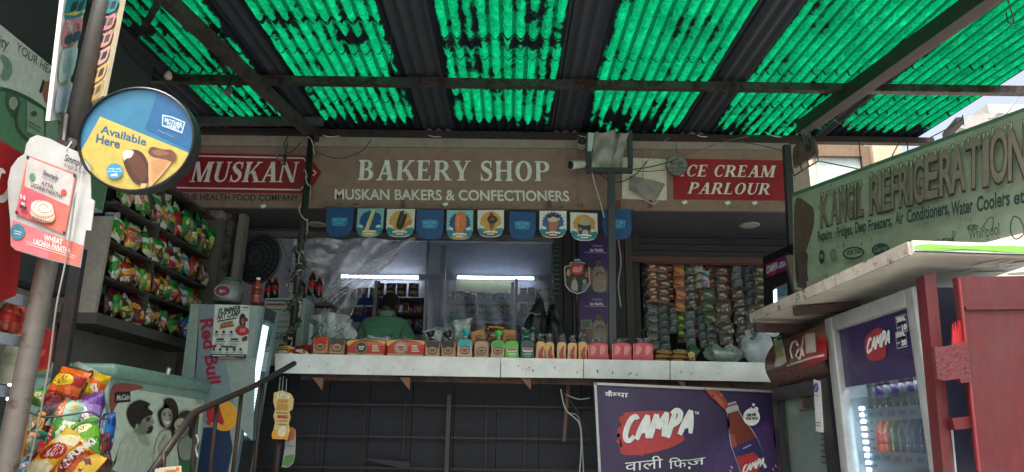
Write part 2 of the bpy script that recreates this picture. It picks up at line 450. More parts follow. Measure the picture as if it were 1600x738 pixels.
        P_.append([(.52, .66), (.56, .66), (.57, 1.), (.53, 1.), (.5, .9)]); P_.append([(.06, 0), (.1, 0), (.13, .12), (.1, .34), (.06, .34)]); adv = .66
    return P_, adv
def serif_text(art, txt, bl, br, tl, c, px=True, shear=0., track=.06, depth=0.):
    polys, x = [], 0.
    for ch in txt:
        if ch == ' ': x += .42; continue
        g, adv = serif_glyph(ch)
        for p in g: polys.append([(a_ + x + shear * b_, b_) for a_, b_ in p])
        x += adv + track
    W = x - track
    b0, b1, b2 = [V((*p, 0)) for p in art.uv([bl, br, tl], px)]
    m = art.ink(c); art.lift(); base = art.h
    for i, p in enumerate(polys):
        q = [b0 + (b1 - b0) * (a_ / W) + (b2 - b0) * b_ for a_, b_ in p]
        area = sum(q[k].x * q[(k + 1) % len(q)].y - q[(k + 1) % len(q)].x * q[k].y for k in range(len(q)))
        if area < 0: q = q[::-1]
        hh = base + depth + (i % 7) * .00006
        if depth:
            art.mb.prism([art.fr.at(v_.x, v_.y, hh) for v_ in q], art.fr.n * -(hh - base), m)
        else: art.mb.face([art.fr.at(v_.x, v_.y, hh) for v_ in q], m)
    art.h = base + depth + .0006
# ================================================================== ground
dark = S('24272b', .7, .4); black = S('15171a', .55, .3); steel = S('4a4b4d', .5, .5, .6, rust='3a2a22'); iron = S('2e2d2e', .6, .5, .3, rust='40302a')
white = S('d8dad6', .5, .35, scale=3); woodm = S('6b4a36', .75, .5, scale=5, stretch=(1, 8, 1), bump=.3)
b = MB(); b.face([(-300, -300, 0), (300, -300, 0), (300, 300, 0), (-300, 300, 0)], S('b0aeaa', .9, .35, scale=.7, bump=.4))
o = b.build('ground'); o['kind'] = 'structure'; 
b = MB(); b.box((0, -6.5, .004), (120, 6, .008), S('77777a', .9, .3, scale=1.2, bump=.4)); o = b.build('road'); o['kind'] = 'structure'

# ================================================================== canopy of green corrugated sheets
ZR, SR = PY(800, 205, 5.3).z, .055
RN = V((0, -SR, 1)).normalized()
def RP(px, py, dz=0.):
    d = ray(px, py); t = (ZR + dz - 5.3 * SR - EYE.z) / (d.z - SR * d.y); return EYE + d * t
def rz(Y): return ZR + SR * (Y - 5.3)
PIT = .0765
def roofmat(seed, half, dirt, back, laps, slope=1.3):
    """green fibreglass lit through from above; matted leaves and soot lying on top block the light along the troughs"""
    q = N('green_fibreglass'); t = q.t; t.nodes.remove(q.b)
    tc = q.n('TexCoord'); sp = q.n('SeparateXYZ'); q.l(tc.outputs['Object'], sp.inputs[0]); x, y = sp.outputs['X'], sp.outputs['Y']
    ofs = q.n('Mapping'); q.l(tc.outputs['Object'], ofs.inputs[0]); ofs.inputs['Location'].default_value = (seed * 3.7, seed * 1.3, 0); ofs.inputs['Scale'].default_value = (1.8, .8, 1)
    n1 = q.n('TexNoise'); n1.inputs['Scale'].default_value = 2.6; n1.inputs['Detail'].default_value = 8; n1.inputs['Roughness'].default_value = .66; q.l(ofs.outputs[0], n1.inputs[0])
    n2 = q.n('TexNoise'); n2.inputs['Scale'].default_value = 60; n2.inputs['Detail'].default_value = 5; n2.inputs['Roughness'].default_value = .72; n2.inputs['Distortion'].default_value = 2.; q.l(tc.outputs['Object'], n2.inputs[0])
    n3 = q.n('TexNoise'); n3.inputs['Scale'].default_value = 12; n3.inputs['Detail'].default_value = 5; n3.inputs['Roughness'].default_value = .65; n3.inputs['Distortion'].default_value = .8; q.l(tc.outputs['Object'], n3.inputs[0])
    ph = q.math('COSINE', q.math('MULTIPLY', x, 6.28319 / PIT))           # +1 on the crests seen from below as troughs above
    edge = q.math('POWER', q.math('ABSOLUTE', q.math('DIVIDE', x, half)), 9)
    front = q.math('MULTIPLY', q.math('SUBTRACT', y, back), slope)          # leaves swept up against the shop front
    front = q.math('MAXIMUM', front, 0)
    wob = q.math('ADD', y, q.math('ADD', q.math('MULTIPLY', ph, .014), q.math('MULTIPLY', n3.outputs[0], .05)))
    lapw = None
    for yy, wd, am in laps:
        k_ = q.math('MULTIPLY', q.math('LESS_THAN', q.math('ABSOLUTE', q.math('SUBTRACT', wob, yy)), wd), am)
        lapw = k_ if lapw is None else q.math('ADD', lapw, k_)
    m = q.math('ADD', n1.outputs[0], q.math('MULTIPLY', q.math('SUBTRACT', n2.outputs[0], .5), .26)); m = q.math('ADD', m, q.math('MULTIPLY', q.math('SUBTRACT', n3.outputs[0], .5), .36))
    m = q.math('ADD', m, q.math('MULTIPLY', ph, .06)); m = q.math('ADD', m, q.math('MULTIPLY', edge, .26)); m = q.math('ADD', m, front); m = q.math('ADD', m, lapw)
    f = q.ramp(m, [(dirt, 0.), (dirt + .03, 1.)])
    cl = q.ramp(q.math('ADD', q.math('MULTIPLY', n2.outputs[0], .6), q.math('MULTIPLY', n3.outputs[0], .4)), [(.36, 0.), (.5, .45), (.62, 1.)])
    cl = q.math('MULTIPLY', cl, q.ramp(n1.outputs[0], [(.3, 1.), (.62, .45)]))
    gr = q.mix(cl, (.0005, .045, .016), (.003, .44, .165))
    gr = q.mix(q.math('MULTIPLY', q.math('GREATER_THAN', q.math('ADD', ph, q.math('MULTIPLY', q.math('SUBTRACT', n3.outputs[0], .5), 2.4)), .5), .85), gr, (.0005, .03, .012))
    tl = q.n('BsdfTranslucent'); q.l(gr, tl.inputs[0])
    df = q.n('BsdfDiffuse'); df.inputs[0].default_value = (.01, .12, .06, 1)
    ad = q.n('MixShader'); ad.inputs[0].default_value = .12; q.l(tl.outputs[0], ad.inputs[1]); q.l(df.outputs[0], ad.inputs[2])
    dk = q.n('BsdfDiffuse'); dk.inputs[0].default_value = (.016, .022, .028, 1)
    mx = q.n('MixShader'); q.l(f, mx.inputs[0]); q.l(ad.outputs[0], mx.inputs[1]); q.l(dk.outputs[0], mx.inputs[2]); q.l(mx.outputs[0], q.out.inputs[0])
    return q.m
Y0, Y1 = 2.55, 5.42
canopy = thing('canopy', (0, 4, ZR - 1), 'corrugated canopy of see-through green sheets with dark grime bands over the shop front', 'canopy')
def corr(x0, x1, name, m, z=0., ya=Y0, yb=Y1, amp=.011, rough_end=0.):
    b = MB(); n = max(8, int((x1 - x0) / PIT * 10)); xc = (x0 + x1) / 2
    rnd = random.Random(int(x0 * 100))
    def fn(u, v):
        x = x0 + (x1 - x0) * u; y = ya + (yb - ya) * v
        if rough_end and v in (0, 1): y += rnd.uniform(-rough_end, rough_end)
        return V((x - xc, y, rz(y) + z + amp * math.cos((x - xc) * 6.28319 / PIT)))
    b.grid(fn, n, 14, m); me_o = b.build(name, fixn=False)
    me_o.location = (xc, 0, 0); me_o.parent = canopy; me_o.location = (xc - canopy.location.x, -canopy.location.y, -canopy.location.z)
    return me_o
gb = [(252, 402), (440, 628), (688, 882), (934, 1133), (1184, 1412), (1424, 1600)]
gx = [(RP(p, 100).x, RP(q_, 100).x) for p, q_ in gb]
gx[-1] = (gx[-1][0], RP(1492, 180).x)
darksheet = S('2a323b', .75, .5, .0, scale=6, stretch=(1, .3, 1), bump=.2)
dirts = [.545, .57, .57, .62, .635, .685]
backs = [4.98, 5.0, 5.0, 4.50, 4.62, 4.95]
lapl = [[(3.75, .06, .12), (4.3, .01, .2)], [(3.62, .02, .14), (3.82, .05, .09), (4.0, .008, .3), (4.75, .008, .2)], [(3.78, .012, .25), (3.86, .06, .12), (4.5, .01, .2), (4.05, .008, .2)], [(4.05, .008, .25), (4.42, .06, .10)], [(4.2, .008, .25), (4.5, .05, .1), (4.75, .01, .2)], [(4.1, .008, .2), (4.6, .01, .2), (4.85, .012, .2)]]
prev = -3.9
for i, (xa, xb) in enumerate(gx):
    corr(prev - .03, xa + .02, 'dark_sheet', darksheet, z=.016, rough_end=.02)
    corr(xa, xb, 'green_sheet', roofmat(i + 2, (xb - xa) / 2, dirts[i], backs[i], lapl[i], .32 if i in (3, 4) else 1.3), z=0)
    prev = xb
def beam(p, q_, w_, h_, name, m=iron):
    b = MB(); b.bar(p, q_, w_, h_, m); return b.build(name, canopy)
yp = RP(800, 121).y
beam((-3.7, yp, rz(yp) - .05), (3.5, yp, rz(yp) - .05), .05, .055, 'purlin', steel)
ye = 5.27
beam((-3.3, ye, rz(ye) - .055), (PY(1455, 212, ye).x, ye, rz(ye) - .055), .06, .05, 'edge_beam', iron)
beam((-3.9, Y0 + .05, rz(Y0) - .05), (3.4, Y0 + .05, rz(Y0) - .05), .05, .06, 'purlin', steel)
p, q_ = RP(262, 0, -.09), RP(500, 222, -.09); d = (q_ - p); p = p - d * .8
beam(p, q_, .065, .075, 'rafter', S('45403f', .6, .4, .2, rust='332a26'))
p, q_ = RP(1530, 0, -.1), RP(1252, 200, -.1); d = q_ - p; p = p - d * .6
beam(p, q_, .075, .1, 'rafter', iron); s = V((.1, .0, .03)); beam(p + s, q_ + s, .05, .07, 'rafter', black)
p, q_ = RP(245, 8, -.12), RP(220, 52, -.12); beam(p, q_, .03, .03, 'brace', steel)
p, q_ = RP(340, 72, -.1), RP(352, 112, -.1); beam(p, q_, .02, .03, 'brace', steel)
beam(PY(300, 190, 5.05), PY(505, 190, 5.05), .05, .06, 'brace', S('3d4247', .6, .4))
for px in (508, 672, 905, 1090, 1205):
    p = PY(px, 212, 5.26); b = MB(); b.tube(smooth_path([p + V((-.05, 0, .03)), p + V((0, -.02, -.01)), p + V((.06, -.02, -.02)), p + V((.12, 0, .0))], 4), .004, white, 5); b.build('tie_wire', canopy)

# ================================================================== the bakery building
ZS0, ZS1 = PY(800, 329, 5.3).z, PY(800, 233, 5.3).z
bak = thing('bakery_building', (0, 6.5, 0), 'single storey bakery behind the white counter with lit shelves inside', 'shop building')
plaster = S('b9b4ad', .8, .5, scale=2); wallwhite = S('9aa1ae', .7, .35, scale=1.5); navy = S('20262f', .6, .3)
XL, XR, YB, ZF, ZC = -2.36, 2.62, 7.45, .95, 3.55
def wall(name, c, d, m): b = MB(); b.box(c, d, m); return b.build(name, bak)
wall('floor', (.1, 6.45, ZF / 2), (5.3, 2.3, ZF), S('6a655f', .7, .4))
wall('back_wall', (.1, YB + .1, 2.25), (5.6, .2, 4.5), wallwhite)
wall('side_wall', (XL - .1, 6.4, 2.2), (.2, 1.9, 4.4), plaster)
wall('side_wall', (XR + .1, 6.55, 1.58), (.2, 2.0, 3.16), S('5b5a5c', .8, .4))
wall('ceiling', (.13, 6.72, ZC + .06), (4.95, 1.5, .12), S('8c939c', .8, .3))
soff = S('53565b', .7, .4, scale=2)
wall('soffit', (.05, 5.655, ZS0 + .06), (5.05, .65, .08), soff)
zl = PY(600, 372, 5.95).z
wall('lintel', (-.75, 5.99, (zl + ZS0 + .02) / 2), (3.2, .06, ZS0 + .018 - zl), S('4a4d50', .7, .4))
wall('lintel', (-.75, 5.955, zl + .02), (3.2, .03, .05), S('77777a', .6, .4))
wall('front_wall', (-.6, 5.47, (ZS0 + .1 + 5.2) / 2), (6.0, .28, 5.2 - ZS0 - .1), S('a89c92', .8, .4))
zr0, zr1 = PY(1100, 404, 5.95).z, PY(1100, 360, 5.8).z
b = MB()
for k in range(4):
    h_ = (zr1 + .05 - zr0) / 4; b.box((1.75, 5.975 + .012 * k % 2, zr0 + h_ * (k + .5)), (1.75, .05, h_ - .008), navy)
b.build('shutter_box', bak)
wall('beam', (1.75, 5.95, zr0 - .02), (1.75, .06, .05), S('5d3c34', .7, .4))
wall('back_wall', (1.78, 6.75, 2.3), (1.75, .05, 2.9), S('231d24', .8, .3))  # near-black colour stands for the deep shade of this bay
for px, m_, wd in ((872, S('3a3a3a', .8, .5, stretch=(6, 1, .6), bump=.3), .07), (886, S('2b2c2e', .8, .4), .07), (899, S('3f3c39', .8, .5, stretch=(6, 1, .6), bump=.3), .06), (967, S('2f2f31', .8, .4, bump=.3), .08), (981, S('45403b', .8, .5, stretch=(6, 1, .6), bump=.3), .06)):
    p = PY(px, 400, 5.92); wall('pillar', (p.x, 5.92, 2.1), (wd, .07, 2.3), m_)
for px, wd, m_ in ((330, .13, S('4e4a47', .8, .5)), (352, .06, S('6b6762', .8, .5, rust='3a3630')), (372, .05, S('8b8883', .8, .5))):
    p = PY(px, 420, 5.6); wall('pillar', (p.x, 5.6, 2.2), (wd, .1, 2.5), m_)
p = PY(666, 450, 5.93); wall('window_frame', (p.x, 5.93, 2.45), (.022, .03, 1.6), S('70767c', .5, .3, .4))
p = PY(690, 470, 6.3); wall('pillar', (p.x, 6.3, 2.2), (.05, .05, 2.0), S('6b7078', .5, .3))
p = PY(887, 400, 5.99); q_ = PY(992, 400, 5.99)
wall('partition', ((p.x + q_.x) / 2 - .02, 5.985, 2.2), (q_.x - p.x + .1, .04, 2.4), S('35343a', .8, .4))
wall('partition', (q_.x - .14, 6.7, 2.2), (.06, 1.38, 2.6), S('55585e', .8, .4))  # unseen wall added to keep tube light out of the sachet bay
wall('front_wall', (-2.95, 5.47, 1.63), (1.0, .28, 3.24), S('6e6963', .8, .5))
# dark planked base below the counter with its grille
yb = 5.32
plank = S('1b2028', .8, .35, scale=2.5, stretch=(1, 1, .4), bump=.2)
base = thing('base_wall', (0, yb, 0), 'dark boarded wall below the counter behind thin iron bars', 'wall')
for k in range(14):
    x0 = -1.95 + k * .31; b = MB(); zk = PY(429, 552.5, 4.93).z - .034; b.box((x0 + .15, yb + .03 + .004 * (k % 3), zk / 2), (.305, .04, zk), plank); b.build('plank', base)
for py in (634, 684, 733, 782, 830):
    z = PY(700, py, yb - .03).z; b = MB(); b.bar((-1.9, yb - .03, z), (2.3, yb - .03, z), .01, .014, S('2c2b2c', .6, .5, .3)); b.build('rail', base)
for px in (500, 570, 632, 760, 820): 
    x = PY(px, 660, yb - .02).x; b = MB(); b.bar((x, yb - .018, .1), (x, yb - .018, 1.76), .007, .007, S('242426', .6, .4), up=(0, 1, 0)); b.build('bar', base)
x = PY(701, 650, yb - .06).x; b = MB(); b.bar((x, yb - .06, .1), (x, yb - .06, 1.8), .03, .03, S('4b4541', .7, .5, .2), up=(0, 1, 0)); b.build('post', base)
b = MB(); fp = [PY(x_, y_, yb - .045) for x_, y_ in ((568, 716), (640, 722), (640, 734), (590, 724))]; b.prism(fp, (0, .01, 0), black); tag(b.build('wood_splinter'), 'thin black splinter of board stuck on the bars below the counter', 'board')

# ================================================================== counter
counter = thing('counter', (0, 5.2, ZF), 'long white counter with dented white front panels holding the bread', 'counter')
YC = 4.93
ends = [(429, 552.5, 583), (782, 559, 589.5), (912, 561.5, 591), (1047, 564, 593.5), (1206, 567, 597)]
panel = S('d6dcd9', .45, .14, scale=1.1, dirt=(.2, .17, .13))
for (xa, ta, ba), (xb, tb, bb) in zip(ends, ends[1:]):
    g = .7
    pts = [PY(xa + g, ba, YC), PY(xb - g, bb, YC), PY(xb - g, tb, YC), PY(xa + g, ta, YC)]
    b = MB(); b.prism(pts, (0, .02, 0), panel); pn = b.build('front_panel', counter)
    b = MB(); rnd = random.Random(xa)
    for k in range(9):
        px, py = rnd.uniform(xa + 6, xb - 6), rnd.uniform(ta + 12, ba - 4); c = PY(px, py, YC - .0008); s_ = rnd.uniform(.002, .005); L = rnd.choice([1, 1, 1, 3])
        b.face([c + V((-s_, 0, -s_)), c + V((s_, 0, -s_ * L)), c + V((s_, 0, s_)), c + V((-s_, 0, s_ * L))], S('4a4038', .8, .2))
    b.build('screw', pn, fixn=False)
zt0, zt1 = PY(429, 552.5, YC).z, PY(1206, 567, YC).z
def ctop(x):
    xa, xb = PY(429, 552, YC).x, PY(1206, 567, YC).x; return zt0 + (zt1 - zt0) * (x - xa) / (xb - xa)
xa, xb = PY(429, 552, YC).x, PY(1206, 567, YC).x
b = MB(); b.prism([(xa, YC + .021, zt0 - .03), (xb + .3, YC + .021, zt1 - .032), (xb + .3, YC + .021, zt1 - .002), (xa, YC + .021, zt0 - .002)], (0, .95, 0), S('b9bfbc', .5, .3)); b.build('top', counter)
b = MB(); b.prism([PY(470, 593, YC + .06), PY(1205, 607, YC + .06), PY(1205, 598, YC + .06), PY(470, 584, YC + .06)], (0, .05, 0), S('4c362a', .8, .6, scale=3, rust='2c221c')); b.build('wood_rail', counter)
for px in (498, 634, 823, 1063): 
    p = PY(px, 590, YC + .03); b = MB(); b.prism([p + V((-.045, 0, 0)), p + V((.03, 0, 0)), p + V((.03, 0, -.085))], (0, .025, 0), S('7a5a44', .8, .4)); b.build('bracket', counter)

# ================================================================== shop sign over the opening
tan_ = S('8a7266', .6, .3, scale=1.6, dirt=(.12, .1, .085), stretch=(1, 1, 1))
sg = thing('shop_sign', PY(800, 329, 5.3), 'long beige BAKERY SHOP sign with a red arrow panel and red ice cream panel', 'sign')
YS = 5.28
b = MB(); b.prism([PY(232, 323, YS), PY(1233, 330.5, YS), PY(1233, 235, YS), PY(232, 228, YS)], (0, .04, 0), tan_); b.build('board', sg)
b = MB(); b.prism([PY(232, 227, YS), PY(1233, 234.4, YS), PY(1233, 217, YS), PY(232, 208, YS)], (0, .035, 0), S('968c84', .6, .4, scale=2)); b.build('top_band', sg)
ul, ur = PY(232, 323, YS), PY(1233, 330.5, YS)
fs = Fr(ul, ur - ul, V((0, 0, 1)))
A = Art(fs, 'red_arrow_panel', sg, start=.001)
red = S('8c1526', .5, .25, scale=2)
A.poly([(270, 238), (480, 243), (503, 270), (481, 303), (270, 300)], red)
A.line([(276, 293.5), (469, 297), (482, 284)], .012, 'd8d6d2'); A.line([(276, 243.5), (474, 247.5), (487, 262)], .012, 'd8d6d2')
A.line([(489, 266), (494, 270), (489, 275)], .01, 'd8d6d2')
A.build()
A = Art(fs, 'brand_lettering', sg, start=.006); serif_text(A, 'MUSKAN', (296, 285), (462, 285.5), (304, 253.5), 'dcdad6', shear=.0, track=.03, depth=.003); A.build()
A = Art(fs, 'small_lettering', sg); A.text('THE HEALTH FOOD COMPANY', (285, 312.5), (467, 314.5), (285, 303), '23211f', bold=.015); A.build()
A = Art(fs, 'shop_lettering', sg, start=.004); serif_text(A, 'BAKERY SHOP', (559, 282), (860, 284), (561, 251), 'e2e2df', depth=.008); A.build()
A = Art(fs, 'trade_lettering', sg); A.text('MUSKAN BAKERS & CONFECTIONERS', (523, 311.5), (890, 314.5), (523, 295.5), 'dcdcd8', bold=.02); A.build()
A = Art(fs, 'registered_mark', sg); A.ell(496, 240, 4.2, 4.4, '3a302c'); A.ell(496, 240, 3.4, 3.6, tan_); A.text('R', (494, 242.3), (498, 242.3), (494, 237.5), '3a302c', bold=.01); A.build()
A = Art(fs, 'ice_cream_panel', sg, start=.001); A.poly([(1052, 248), (1226, 251), (1226, 314), (1052, 312)], S('941224', .5, .2, scale=2)); A.build()
A = Art(fs, 'ice_cream_lettering', sg, start=.003)
serif_text(A, 'ICE CREAM', (1061, 276), (1210, 277.5), (1062, 258), 'e4dcd6', shear=.18, depth=.004); serif_text(A, 'PARLOUR', (1073, 303.5), (1201, 305), (1075, 286), 'e4dcd6', shear=.18, depth=.004); A.build()
A = Art(fs, 'wear_marks', sg); rnd = random.Random(4)
for k in range(46):
    px, py = rnd.uniform(480, 1220), rnd.uniform(318, 327); A.poly([(px, py), (px + rnd.uniform(2, 16), py + .3), (px + rnd.uniform(2, 10), py + rnd.uniform(.7, 1.6))], '4d4037')
for k in range(20):
    px, py = rnd.uniform(290, 470), rnd.uniform(316, 325); A.poly([(px, py), (px + rnd.uniform(1, 5), py + .5), (px + rnd.uniform(1, 4), py + 1.3)], '4d4037')
for px in (470, 902, 1003): A.line([(px, 236), (px + .5, 326)], .003, '5a4a40')
for px, t_ in ((630, ''), (858, ''), (966, ''), (1015, '')): A.poly([(px - 3, 315), (px + 3, 315), (px + 3, 327), (px - 3, 327)], '7d3327' if px in (966, 1015) else '5d453c')
A.text('1A', (903, 326), (912, 326), (903, 320), '4a3f39')
for px, py in ((696, 321), (1068, 318), (1135, 319), (1177, 319), (413, 324)): A.poly([(px - 5, py - 1), (px + 3, py - 3), (px + 5, py + 1), (px - 1, py + 4)], 'e0ddd8')
A.build()
# recessed downlights in the soffit
for px, py in ((495, 350), (1171, 351)):
    p = PZ(px, py, ZS0 + .019); b = MB(); b.lathe([(.075, 0), (.085, -.006), (.07, -.014), (.06, -.01)], S('b8b6b0', .5, .2), Matrix.Translation(p), 24); b.lathe([(.058, -.008), (.05, -.0085)], S('8a8a88', .4, .2), Matrix.Translation(p), 24)
    tag(b.build('downlight'), 'round unlit downlight in the soffit ' + ('beside the wire wrapped post' if px < 800 else 'above the hanging sachets'), 'downlight', 'downlights under the sign')
# pale paper panel with a curled sheet on the sign
A_fr = Fr(PY(972, 312, YS - .012), V((1, 0, 0)), V((0, 0, 1)))
pn = thing('notice_panel', PY(1005, 312, YS - .01), 'cream paper panel on the sign with its grey sheet peeled and curling', 'notice')
b = MB(); b.prism([PY(972, 311, YS - .008), PY(1042, 313, YS - .008), PY(1041, 249, YS - .008), PY(972, 246, YS - .008)], (0, .006, 0), S('d6cdbd', .8, .25)); b.build('backing', pn)
def curl(u, v):
    p0, p1, p2, p3 = PY(983, 298, YS - .03), PY(1022, 318, YS - .06), PY(1040, 287, YS - .02), PY(984, 274, YS - .03)
    q = (p0.lerp(p1, u)).lerp(p3.lerp(p2, u), v); q.y -= .03 * math.sin(u * 5) * (1 - v) + .02 * mnoise.noise(q * 12); return q
b = MB(); b.grid(curl, 10, 8, S('8f8883', .8, .3)); b.build('peeled_sheet', pn, fixn=False)
b = MB(); b.tube(smooth_path([PY(x_, y_, YS - .05) for x_, y_ in ((985, 303), (1004, 311), (1022, 319), (1031, 305), (1040, 287))], 4), [.003] * 21, white, 5); b.build('torn_edge', pn)

# ================================================================== neighbouring building and far houses
nb = thing('cream_building', (4.5, 9, 0), 'cream rendered building with a wood framed window behind the canopy end', 'building')
cream = S('dccdbc', .85, .25, scale=1.2)
def nwall(name, c, d, m): b = MB(); b.box(c, d, m); return b.build(name, nb)
p0, p1 = PY(1225, 300, 8), PY(1330, 232, 8)
nwall('wall', (4.6, 8.2, 2.4), (4.4, .35, 5.1), cream)
fr_m = S('7c6650', .7, .4, scale=3)
xs0, xs1, zt = PY(1270, 260, 8).x, PY(1352, 260, 8).x, PY(1300, 236, 8).z
nwall('window_frame', ((xs0 + xs1) / 2, 7.99, zt), (xs1 - xs0, .07, .17), fr_m)
nwall('window_frame', (xs1, 7.985, zt - .5), (.1, .065, 1.1), fr_m)
nwall('window_pane', ((xs0 + xs1) / 2, 8.02, zt - .55), (xs1 - xs0 - .1, .02, .95), S('b9c6c4', .15, .2))
p = PY(1385, 232, 7.9); nwall('wall_panel', (p.x, 7.95, p.z - .6), (.35, .12, 1.4), S('c4b096', .8, .3))
pe = PY(1530, 195, 10); eave = thing('far_house', (pe.x, 11, 0), 'pale grey house with a jutting flat eave at the far end of the canopy', 'house')
b = MB(); b.box((pe.x + 1.0, 11.5, 2.6), (3.6, 2, 5.2), S('cfccc4', .8, .2)); b.build('wall', eave)
b = MB(); p = [PY(1500, 200, 9.5), PY(1535, 205, 9.5), PY(1560, 176, 9.5), PY(1515, 180, 9.5)]; b.prism(p, (.6, 2, .0), S('a8a8a4', .8, .2)); b.build('eave', eave)
b = MB(); p0 = PY(1560, 172, 10.4); b.box((p0.x + .9, 10.6, p0.z), (2.2, .5, .16), S('b9bab6', .8, .3)); b.build('parapet', eave)
# ================================================================== pouches
def pouch_bm(w_, h_, t_, seed, m, mb=None, mt=None, crimp=.07, nu=9, nv=12):
    rnd = random.Random(seed); b = mb or MB(); mt = mt or Matrix(); ofs = V((seed * 3.1, seed * 1.7, 0)); tw = rnd.uniform(-.25, .25)
    def mk(sgn):
        def fn(u, v):
            x = (u - .5) * 2; z = (v - .5) * 2
            vv = max(0, 1 - (abs(z) / (1 - crimp)) ** 3) if abs(z) < 1 - crimp else 0
            prof = (max(0, 1 - abs(x) ** 2.6) ** .6) * vv ** .75
            pinch = 1 - .07 * vv
            n_ = mnoise.noise(V((x * 1.7, z * 1.7, sgn)) + ofs)
            y = -sgn * t_ / 2 * prof * (1 + .35 * n_) + (.06 * h_ * n_ + tw * x * z * .12 * w_) * .5
            zz = z * h_ / 2
            if v in (0, 1): zz += (.006 * h_ if int(u * nu) % 2 else -.006 * h_)
            return mt @ V((x * w_ / 2 * pinch, y, zz + .015 * h_ * mnoise.noise(V((x * 2, 5, z)) + ofs)))
        return fn
    b.grid(mk(1), nu, nv, m); b.grid(mk(-1), nu, nv, m); return b
PAL = {'red': [('a81420', 'e0d8c8', 'e8c020'), ('b01c22', '701018', 'e8e4dc')], 'green': [('1f8c2c', 'd8dcc8', 'd8281c'), ('2c9a3a', '156020', 'e8e0a0')],
       'dark green': [('14502c', '0c3018', 'd8c060')], 'orange': [('d86418', 'a81c18', 'f0d030'), ('c8581c', 'f0c040', '8c1018')], 'yellow': [('d8b428', 'e8e0b0', 'b02018'), ('c8a81c', 'd86018', 'f0ecd8')],
       'blue': [('1c4a9c', '2c7ac8', 'e0e4e8'), ('18387c', '101c44', 'd8b030')], 'purple': [('5c2c84', '8c6cb0', 'e8e4f0')], 'maroon': [('6c1424', '3c0a14', 'd8a840')], 'black': [('1c1820', '3a2c44', 'c83020'), ('201c1c', '501418', 'd8d0c0')],
       'white': [('c8ccc4', '3c7ca8', 'b82428'), ('d0ccc0', '2c8c3c', 'c82828')], 'teal': [('1c7c6c', 'a8d0b8', 'e07030')], 'lime': [('6cac28', '3c8c24', 'e8e8b0')], 'brown': [('6c4a30', 'a8804c', 'e0d0b0')], 'pink': [('c86c74', 'e0b8a8', '8c2430')], 'silver': [('7c8c90', 'a8b4b4', '506870')]}
def pm(cn, seed): 
    c = PAL[cn][seed % len(PAL[cn])]; return packmat(*c, seed % 5 + sum(map(ord, cn)))
def pouch(name, label, cat, group, c, w_, h_, t_, cn, seed, rot=None, mt=None):
    o = pouch_bm(w_, h_, t_, seed, pm(cn, seed)).build(name, fixn=True)
    o.matrix_world = Matrix.Translation(V(c)) @ (rot or Matrix()); return tag(o, label, cat, group)
ORD = ['first', 'second', 'third', 'fourth', 'fifth', 'sixth', 'seventh', 'eighth', 'ninth', 'tenth', 'eleventh', 'twelfth', 'thirteenth', 'fourteenth', 'fifteenth', 'sixteenth', 'seventeenth', 'eighteenth', 'nineteenth', 'twentieth', 'twenty-first', 'twenty-second', 'twenty-third', 'twenty-fourth', 'twenty-fifth', 'twenty-sixth', 'twenty-seventh', 'twenty-eighth']

# ================================================================== left wall, its sign, the snack rack
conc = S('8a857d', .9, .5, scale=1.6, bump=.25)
lw = thing('side_building', (-3.2, 3.2, 0), 'grey cement side wall running along the left edge up to the bakery', 'wall')
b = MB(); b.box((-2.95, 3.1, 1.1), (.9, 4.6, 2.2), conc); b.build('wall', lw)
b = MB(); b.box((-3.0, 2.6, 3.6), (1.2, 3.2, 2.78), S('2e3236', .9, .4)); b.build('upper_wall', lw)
b = MB(); b.box((-2.49, 3.9, 1.35), (.03, .05, 1.5), S('3a3836', .9, .4)); b.build('joint', lw)
XW = -2.32
ft = Fr(PX(0, 241, XW), V((0, 1, 0)), V((0, 0, 1)))
hs = thing('wall_sign', PX(60, 200, XW), 'pale and green painted sign reading YOUR HEALTH high on the left wall', 'sign')
a0, a1 = ft.hit(-160, 150)[0], ft.hit(166, 300)[0]; zb = ft.hit(10, 250)[1]; zt = ft.hit(60, 87)[1]
b = MB(); b.prism([ft.at(a0, zb), ft.at(a1, zb), ft.at(a1, zt), ft.at(a0, zt)], (-.05, 0, 0), S('b9c2bb', .6, .25)); b.build('board', hs)
A = Art(ft, 'sign_print', hs, start=.001)
g1 = S('4f7a5c', .6, .25)
A.poly([(a0, zb + .005)] + [(a1 - .005, zb + .005), (a1 - .005, zb + (zt - zb) * .3)] + [ft.hit(x, y) for x, y in ((110, 214), (80, 182), (50, 160), (20, 145), (0, 139))] + [(a0, zb + (zt - zb) * .62)], g1, False)
A.curve([(0, 139), (20, 144), (50, 158), (80, 180), (112, 212)], .02, '2c5038')
A.text('YOUR HEALTH', (24, 79), (100, 133), (27, 66), '3c4644', bold=.0)
A.text('ity', (-3, 72), (13, 78), (-2, 54), '33403c', shear=.3)
A.text('Ri', (60, 143), (80, 158), (63, 122), '2f2c2c', bold=.03, shear=.2); A.ell(80, 150, 13, 24, '8c5a4c', rot=-.3); A.text('sh', (76, 157), (92, 168), (78, 143), '3a3230', shear=.2)
A.curve([(0, 88), (8, 96), (12, 108), (5, 120), (0, 118)], [.02, .05, .05, .01], '6c8a78')
A.blob([(8, 150), (18, 144), (28, 150), (30, 166), (22, 178), (10, 172)], '3f5346'); A.blob([(14, 154), (22, 152), (26, 162), (20, 172), (13, 166)], '8f9c8c'); A.text('X', (14, 182), (24, 188), (15, 172), '2c3a30')
A.poly([(40, 158), (66, 172), (66, 220), (40, 205)], '7f9a86'); A.poly([(70, 176), (88, 188), (88, 232), (70, 222)], '74907c'); A.ell(51, 178, 5, 4.5, '3c5040'); A.line([(42, 190), (62, 201)], .008, '4c6250'); A.line([(42, 196), (60, 206)], .006, '4c6250')
A.curve([(26, 168), (24, 195), (34, 212), (46, 222)], .015, '31503c')
